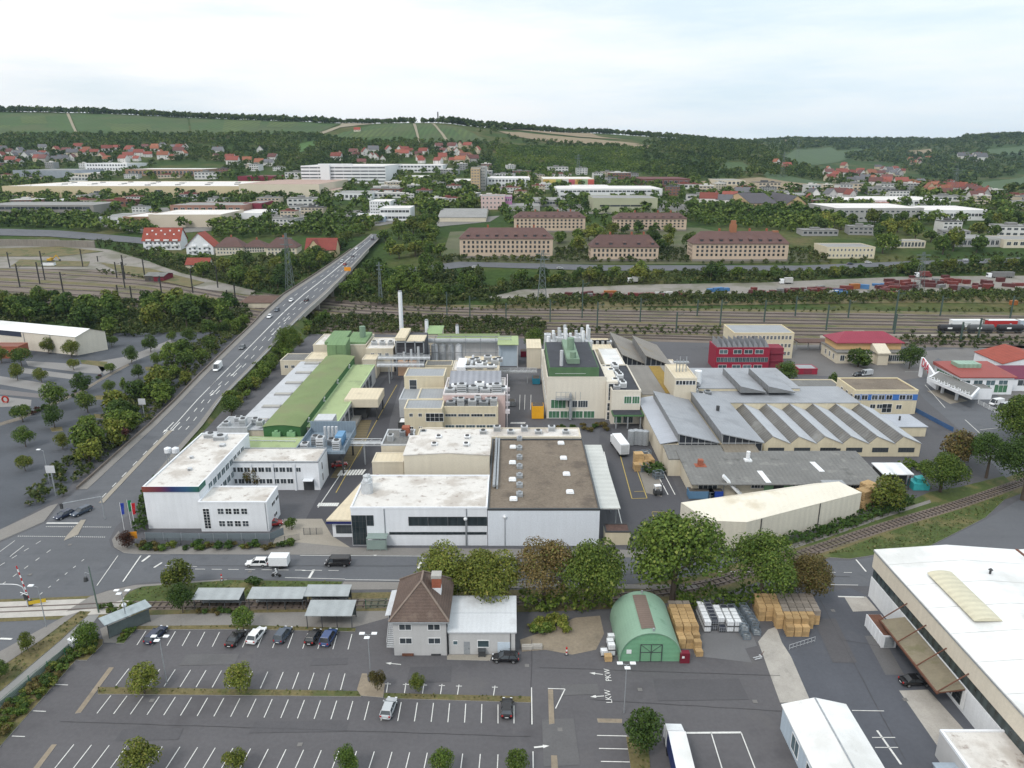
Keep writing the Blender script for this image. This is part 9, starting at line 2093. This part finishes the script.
def shrub_proto():
 rs,c,nn,bc=crown_pts(31,9,420,.75);V=leaves(rs,c,nn,.06)+np.array([0,0,.3]);r=thing('shrub','x','shrub',(0,0,0));me=mesh_np('foliage',V,LEAF);obj('foliage',me,r)
 b=MB();[b.tube((0,0,0),(.12*math.cos(a),.12*math.sin(a),.3),.02,5)for a in(0,2,4)];b.build('stems',BARK,r);return r
SHR=shrub_proto();su=[False]
def shrubs(poly,n,dia,label,group,seed,ms=(None,LEAFD,LEAFY,LEAFB),mind=None,near=True,zs=(.7,1.0)):
 R_=random.Random(seed)
 for(x,y)in scatter(poly,n,mind or dia[0]*.6,seed,False):
  m=R_.choice(ms);d=R_.uniform(*dia);put(SHR,(x,y,T(x,y)+(.12 if near else-.05)),R_.uniform(0,6),label,group,su,scale=(d,d,d*R_.uniform(*zs)),mats={'green_leaves':m}if m else None)
shrubs([(84,638),(101,641),(86,659),(76,660),(0,745),(-30,780),(-30,742),(0,714),(32,686)],70,(1.2,2.4),'low shrub in the planting bed along the left edge of the car park','shrubs of the left planting bed',1)
shrubs([(134,550),(140,546),(270,546.5),(298,542),(298,545),(270,550),(140,551)],26,(1.6,2.8),'low bush in front of the dark hoarding below the white office','bushes below the white office',2)
shrubs([(188,612),(238,611),(236,615),(190,616)],8,(1.0,1.8),'small brownish shrub beside the left platform shelter','shrubs beside the left platform shelter',3,(LEAFB,LEAFD))
shrubs([(116,643),(123,643),(136,629),(131,627)],9,(.9,1.6),'small shrub in the bed at the top left corner of the car park','shrubs of the top left corner bed',4,(None,LEAFY,LEAFB))
shrubs([(99,607.5),(140,608),(140,612),(110,614)],9,(1.4,2.2),'small bush between the level crossing and the footpath','bushes behind the bus shelter',5,(None,LEAFY))
shrubs([(240,583),(256,583),(256,588),(240,588)],1,(3.2,3.6),'single round dark bush on the grass verge by the street',None,6,(LEAFD,))
shrubs([(530,625),(570,622),(568,632),(530,634)],9,(2.0,3.6),'tangle of green weeds behind the dirt patch','weeds behind the dirt patch',7,(LEAFY,None))
shrubs([(100,376),(128,362),(80,390),(50,404),(20,417),(22,421),(50,409),(82,395)],20,(1.4,2.4),'small round bush along the kerb bed of the left lot','bushes along the left lot bed',8,(LEAFD,LEAFR))
shrubs([(556,428),(625,424),(628,431),(558,436)],14,(2,3.2),'brown green bush in the bed in front of the laboratory','bushes in front of the laboratory',9,(LEAFD,LEAFB,LEAFB))
shrubs([(640,461),(668,470),(676,474),(660,478)],1,(5,5.4),'dark green bush at the corner of the lean-to',None,10,(LEAFD,))
def hedge(pts,wd,h,label,seed,m=LEAFD,dens=9,name='hedge'):
 q=[GT(x,y)for x,y in pts];rs=np.random.RandomState(seed);o=np.array(q[0]);C_=[]
 for p,r_ in zip(q[:-1],q[1:]):
  p,r_=np.array(p),np.array(r_);L_=np.linalg.norm(r_-p);n=int(L_*wd*dens);t=rs.rand(n,1);d=(r_-p)[:2]/L_;nr=np.array([-d[1],d[0]])
  a=rs.uniform(-.5,.5,(n,1));z=h*(.15+.85*np.sqrt(rs.rand(n)))*(.8+.25*np.sin(t[:,0]*L_*.9+seed)+.12*rs.rand(n))
  xy=p[:2]+(r_-p)[:2]*t+nr*a*wd;C_.append(np.concatenate([xy,(p[2]+(r_-p)[2]*t)+z[:,None]],1))
 c=np.concatenate(C_)-o;nn=rs.normal(size=c.shape)+np.array([0,-.3,.8]);nn/=np.linalg.norm(nn,axis=1,keepdims=True)
 ob=obj(name,mesh_np('hedge',leaves(rs,c,nn,.34),m),None,tuple(o));tag(ob,label,name);return ob
hedge([(520,607),(560,606.5),(612,606)],5,2.6,'dense green hedge behind the dirt patch along the railway, left of the arched hall',1,LEAF)
hedge([(676,606),(720,607),(752,604),(790,598)],5,3.2,'dense green hedge behind the pallet stacks along the railway',2,LEAF)
hedge([(745,551),(800,541),(850,525),(868,518)],3.2,1.8,'clipped dark hedge along the foot of the cream hall',3)
hedge([(868,514),(890,512),(905,500)],5,2.6,'dark hedge beneath the bushy tree at the end of the cream hall',4)
hedge([(900,470),(916,468),(930,476)],4,2.2,'rough green hedge around the teal heap beside the open shelter',5,LEAF)
hedge([(140,534),(148,500),(158,483)],3,2.0,'dark hedge along the left flank of the white office',6)
hedge([(646,472),(654,477)],3,2.6,'short dark ivy hedge against the wall of the lean-to',7)
hedge([(880,297),(960,297),(1010,295)],9,3.0,'dense green scrub bank above the tracks at right',8,LEAF,3)
X,Y=G(918,488);r=thing('tarpaulin_heap','turquoise tarpaulin covered heap beside the open shelter','heap',(X,Y,.05));b=MB();b.prism([(-2,-1.5),(2,-1.5),(2,1.5),(-2,1.5)],0,[1.8,1.4,2.2,1.9]);b.prism([(-1.2,-1.0),(1.2,-.9),(1.0,1),(-1,1)],1.4,[2.9,2.6,3.1,2.8]);b.build('tarpaulin',mat('turquoise_tarpaulin',(.04,.34,.36),rough=.5,var=.15,scale=.8),r)
def wood(name,polys,kind='stuff',m=FOREST,nl=70,lf=.11,seed=1,near=False):
 """polys: (outline, count, min distance, (height range), roads)"""
 rs=np.random.RandomState(seed);Vs=[]
 tm=[]
 for i in range(5):
  r2,c,nn,bc=crown_pts(100+i,7,nl,.9,br=(.34,.5));tm.append((c,nn))
 for pi,(poly,n,mind,hr)in enumerate(polys):
  for(x,y)in scatter(poly,n,mind,seed*31+pi):
   p=proj(x,y,T(x,y))
   if any(inpoly(p[0],p[1],v)for v in VINES):continue
   c,nn=tm[rs.randint(5)];d=rs.uniform(*hr);a=rs.uniform(0,6.28);ca,sa=math.cos(a),math.sin(a);M_=np.array([[ca,-sa,0],[sa,ca,0],[0,0,1]])
   cc=c@M_.T*d*np.array([1,1,rs.uniform(.8,1.15)])+np.array([x,y,T(x,y)+d*.42]);Vs.append(leaves(rs,cc,nn@M_.T,lf*d))
 ob=obj(name,mesh_np(name,np.concatenate(Vs),m));tag(ob,kind=kind);return ob
wood('ridge_woods',[([(-80,136),(76,135),(320,135.5),(345,141),(500,144),(505,152),(335,151),(200,146),(80,149),(-80,150)],900,7.5,(9,14)),([(440,122),(470,126),(520,140),(540,147),(500,147),(468,129)],200,8,(9,14)),([(330,123),(380,122),(330,137),(318,137)],60,8,(8,12)),],nl=60,seed=1)
wood('hill_woods',[([(640,145),(690,141),(760,149),(790,163),(830,180),(760,178),(690,182),(640,172)],850,8,(9,16)),([(-80,150),(330,150),(490,152),(495,168),(300,172),(-80,172)],900,9,(8,13)),([(505,138),(560,143),(640,146),(620,150),(540,147)],90,9,(8,12)),([(640,138.5),(800,140),(830,150),(790,160),(700,143)],500,9,(9,15)),],nl=60,seed=2)
wood('hill_thicket',[([(500,146),(620,148),(645,146),(645,172),(520,178),(490,165)],1100,6.5,(6,10)),([(640,160),(700,166),(720,172),(700,184),(640,176)],140,6.5,(6,10))],m=LEAF,nl=60,seed=8)
wood('valley_woods',[([(780,139.5),(870,138),(960,138),(1080,134),(1080,166),(960,184),(890,164),(800,152)],2300,13,(13,21)),([(800,165),(960,184),(1080,182),(1080,200),(990,204),(880,194),(830,184)],500,10,(8,14)),],nl=45,lf=.14,seed=3)
wood('town_trees',[([(-60,170),(300,172),(500,170),(700,184),(830,190),(1080,200),(1080,228),(830,224),(800,232),(700,214),(500,214),(390,224),(300,232),(150,228),(-60,222)],800,10,(8,15)),([(-60,198),(240,198.5),(330,200),(330,206),(120,206),(100,212),(-60,206)],140,8,(8,13)),([(-60,218),(95,218),(150,229),(170,240),(130,236),(60,229),(-60,226)],110,7,(8,13)),([(210,228),(380,222),(370,230),(345,240),(300,236),(215,240)],90,8,(8,13)),([(395,182),(470,182),(475,215),(430,218),(415,200)],160,9,(10,17)),([(690,192),(840,205),(830,222),(800,226),(760,215),(690,212)],160,8,(8,13)),([(690,215),(800,214),(830,222),(830,236),(790,232),(700,226)],110,8,(7,11)),([(140,258),(150,252),(186,258),(215,259),(215,264),(180,264)],26,4,(4,8)),([(500,214),(700,215),(700,226),(690,232),(560,236),(510,232),(495,225)],70,9,(8,12)),],m=LEAF,nl=70,seed=4)
def ridge(name,spans,seed):
 rs=np.random.RandomState(seed);Vs=[];tm=[crown_pts(120+i,7,60,.95,br=(.34,.5))[1:3]for i in range(4)]
 RX=[-300,330,400,450,520,600,690,740,780,910,965,1024,1200];RY=[1950,1950,1850,1850,2000,2200,2300,2450,3500,3600,3150,3100,3100]
 for(p0,p1,n,lo,hi,h0,h1)in spans:
  for _ in range(n):
   px=rs.uniform(p0,p1);Y=np.interp(px,RX,RY)+rs.uniform(lo,hi);X=(px-512)/FP*.965*Y;z=T(X,Y)
   c,nn=tm[rs.randint(4)];d=rs.uniform(h0,h1);Vs.append(leaves(rs,c*d+np.array([X,Y,z+d*.42]),nn,.13*d))
 tag(obj(name,mesh_np(name,np.concatenate(Vs),FOREST)),kind='stuff')
ridge('ridge_trees',[(-60,340,900,-30,60,10,17),(340,417,130,-15,60,9,14),(424,436,26,0,40,9,13),(440,530,240,-25,60,11,18),(530,700,420,-30,60,10,17),(700,780,160,-20,60,10,16),(780,1080,420,-60,60,12,20),(955,1080,200,-60,30,18,28)],7)
SCRUB=leaf_mat('scrub_leaves',(.024,.042,.011),(.072,.090,.025),(.12,.11,.045))
wood('undergrowth',[([(-30,332),(60,324),(108,340),(205,333),(250,320),(245,306),(150,304),(60,300),(-30,300)],420,3.2,(3,6)),([(24,509),(60,500),(120,447),(174,397),(224,347),(250,325),(232,322),(178,358),(122,405),(66,462),(40,488)],300,2.2,(1.6,3.6)),([(232,414),(254,387),(304,333),(320,317),(308,317),(272,353),(229,397)],220,1.8,(1.6,3.2)),([(150,260),(215,262),(335,258),(320,270),(300,285),(275,297),(256,291),(180,272)],260,4,(3,7)),([(336,304),(352,282),(372,266),(395,277),(480,273),(486,299),(440,307)],300,4,(3,7)),([(470,300),(520,279),(700,274),(830,273),(1060,264),(1060,274),(900,276),(760,283),(640,285),(515,291)],460,4,(3,6.5)),([(480,308),(560,300),(700,296),(900,294),(1060,292),(1060,303),(900,303),(700,306)],420,3.5,(2,5)),([(300,320),(340,316),(545,322),(545,337),(440,336),(395,333),(306,336)],520,2.6,(1.6,4.2)),([(560,327),(720,328),(720,335),(560,335)],130,3,(1,2.6)),([(830,338),(1050,337),(1050,346),(905,346),(840,342)],120,3,(1,2.6)),([(330,307),(1060,310),(1060,313),(600,311.5),(330,311)],200,3,(.8,2.2)),([(-20,300),(130,303),(250,320),(240,312),(130,300),(-20,294)],120,3,(1.5,3)),([(160,262),(260,292),(255,297),(150,275)],80,4,(1.5,3.5)),([(90,262),(150,268),(160,280),(100,274)],60,3.5,(1,2.8)),([(-40,250),(60,247),(104,252),(60,257),(-40,257)],60,4,(1,2.8)),([(560,294),(1040,282),(1040,291),(900,295),(580,300)],260,4,(1.2,3.4)),([(480,301),(700,298),(900,296.5),(1060,292),(1060,295),(900,299),(480,304)],200,4,(2.5,5.5)),([(440,263),(830,262),(830,252),(790,250),(790,262),(690,262),(690,250),(660,250),(660,261),(590,261),(590,250),(556,250),(556,259),(440,259)],160,4,(2.5,6)),([(150,254),(180,268),(150,268),(110,252)],40,4,(3,5)),([(80,240),(170,250),(160,258),(90,250)],40,4,(3,5)),([(700,262),(830,262),(1060,253),(1060,256),(900,262),(800,265.5),(700,265)],60,5,(2,4)),([(905,332),(1060,345),(1060,350),(900,349)],30,4,(1.5,3)),],m=SCRUB,nl=60,lf=.12,seed=5)
def tufts(name,polys,dens,h,m,seed):
 rs=np.random.RandomState(seed);C_=[]
 for poly in polys:
  q=gl(poly);xs=[p[0]for p in q];ys=[p[1]for p in q];n=int((max(xs)-min(xs))*(max(ys)-min(ys))*dens);X_=rs.uniform(min(xs),max(xs),n);Y_=rs.uniform(min(ys),max(ys),n)
  k=[i for i in range(n)if inpoly(X_[i],Y_[i],q)];C_.append(np.stack([X_[k],Y_[k],np.full(len(k),.12)+h*rs.rand(len(k))],1))
 c=np.concatenate(C_);nn=rs.normal(size=c.shape)*.8+np.array([0,-.2,.7]);nn/=np.linalg.norm(nn,axis=1,keepdims=True)
 ob=obj(name,mesh_np(name,leaves(rs,c,nn,.20),m));tag(ob,kind='stuff')
tufts('verge_grass',[[(124,600),(143,588),(230,581.5),(341,583),(335,589),(250,596)],[(822,556),(868,541),(912,525),(962,510),(1010,493),(985,517),(930,545)],[(98,688),(358,692),(358,695),(98,693.5)],[(385,694),(531,697.5),(531,701),(385,697)],[(80,612),(90,613),(60,640),(0,690),(-40,725),(-40,705),(0,670),(42,641)],[(628,740),(646,744),(650,768),(636,768)],[(770,552),(850,524),(905,505),(880,520),(812,544)],[(136,627),(240,626),(354,629),(352,631),(240,628.5)]],2.2,.25,leaf_mat('grass_blades',(.05,.065,.018),(.14,.14,.05),(.24,.20,.10)),9)
for k in TP:
 if not used[k][0]:
  for o in KIDS.get(TP[k].name,[])+[TP[k]]:bpy.data.objects.remove(o)
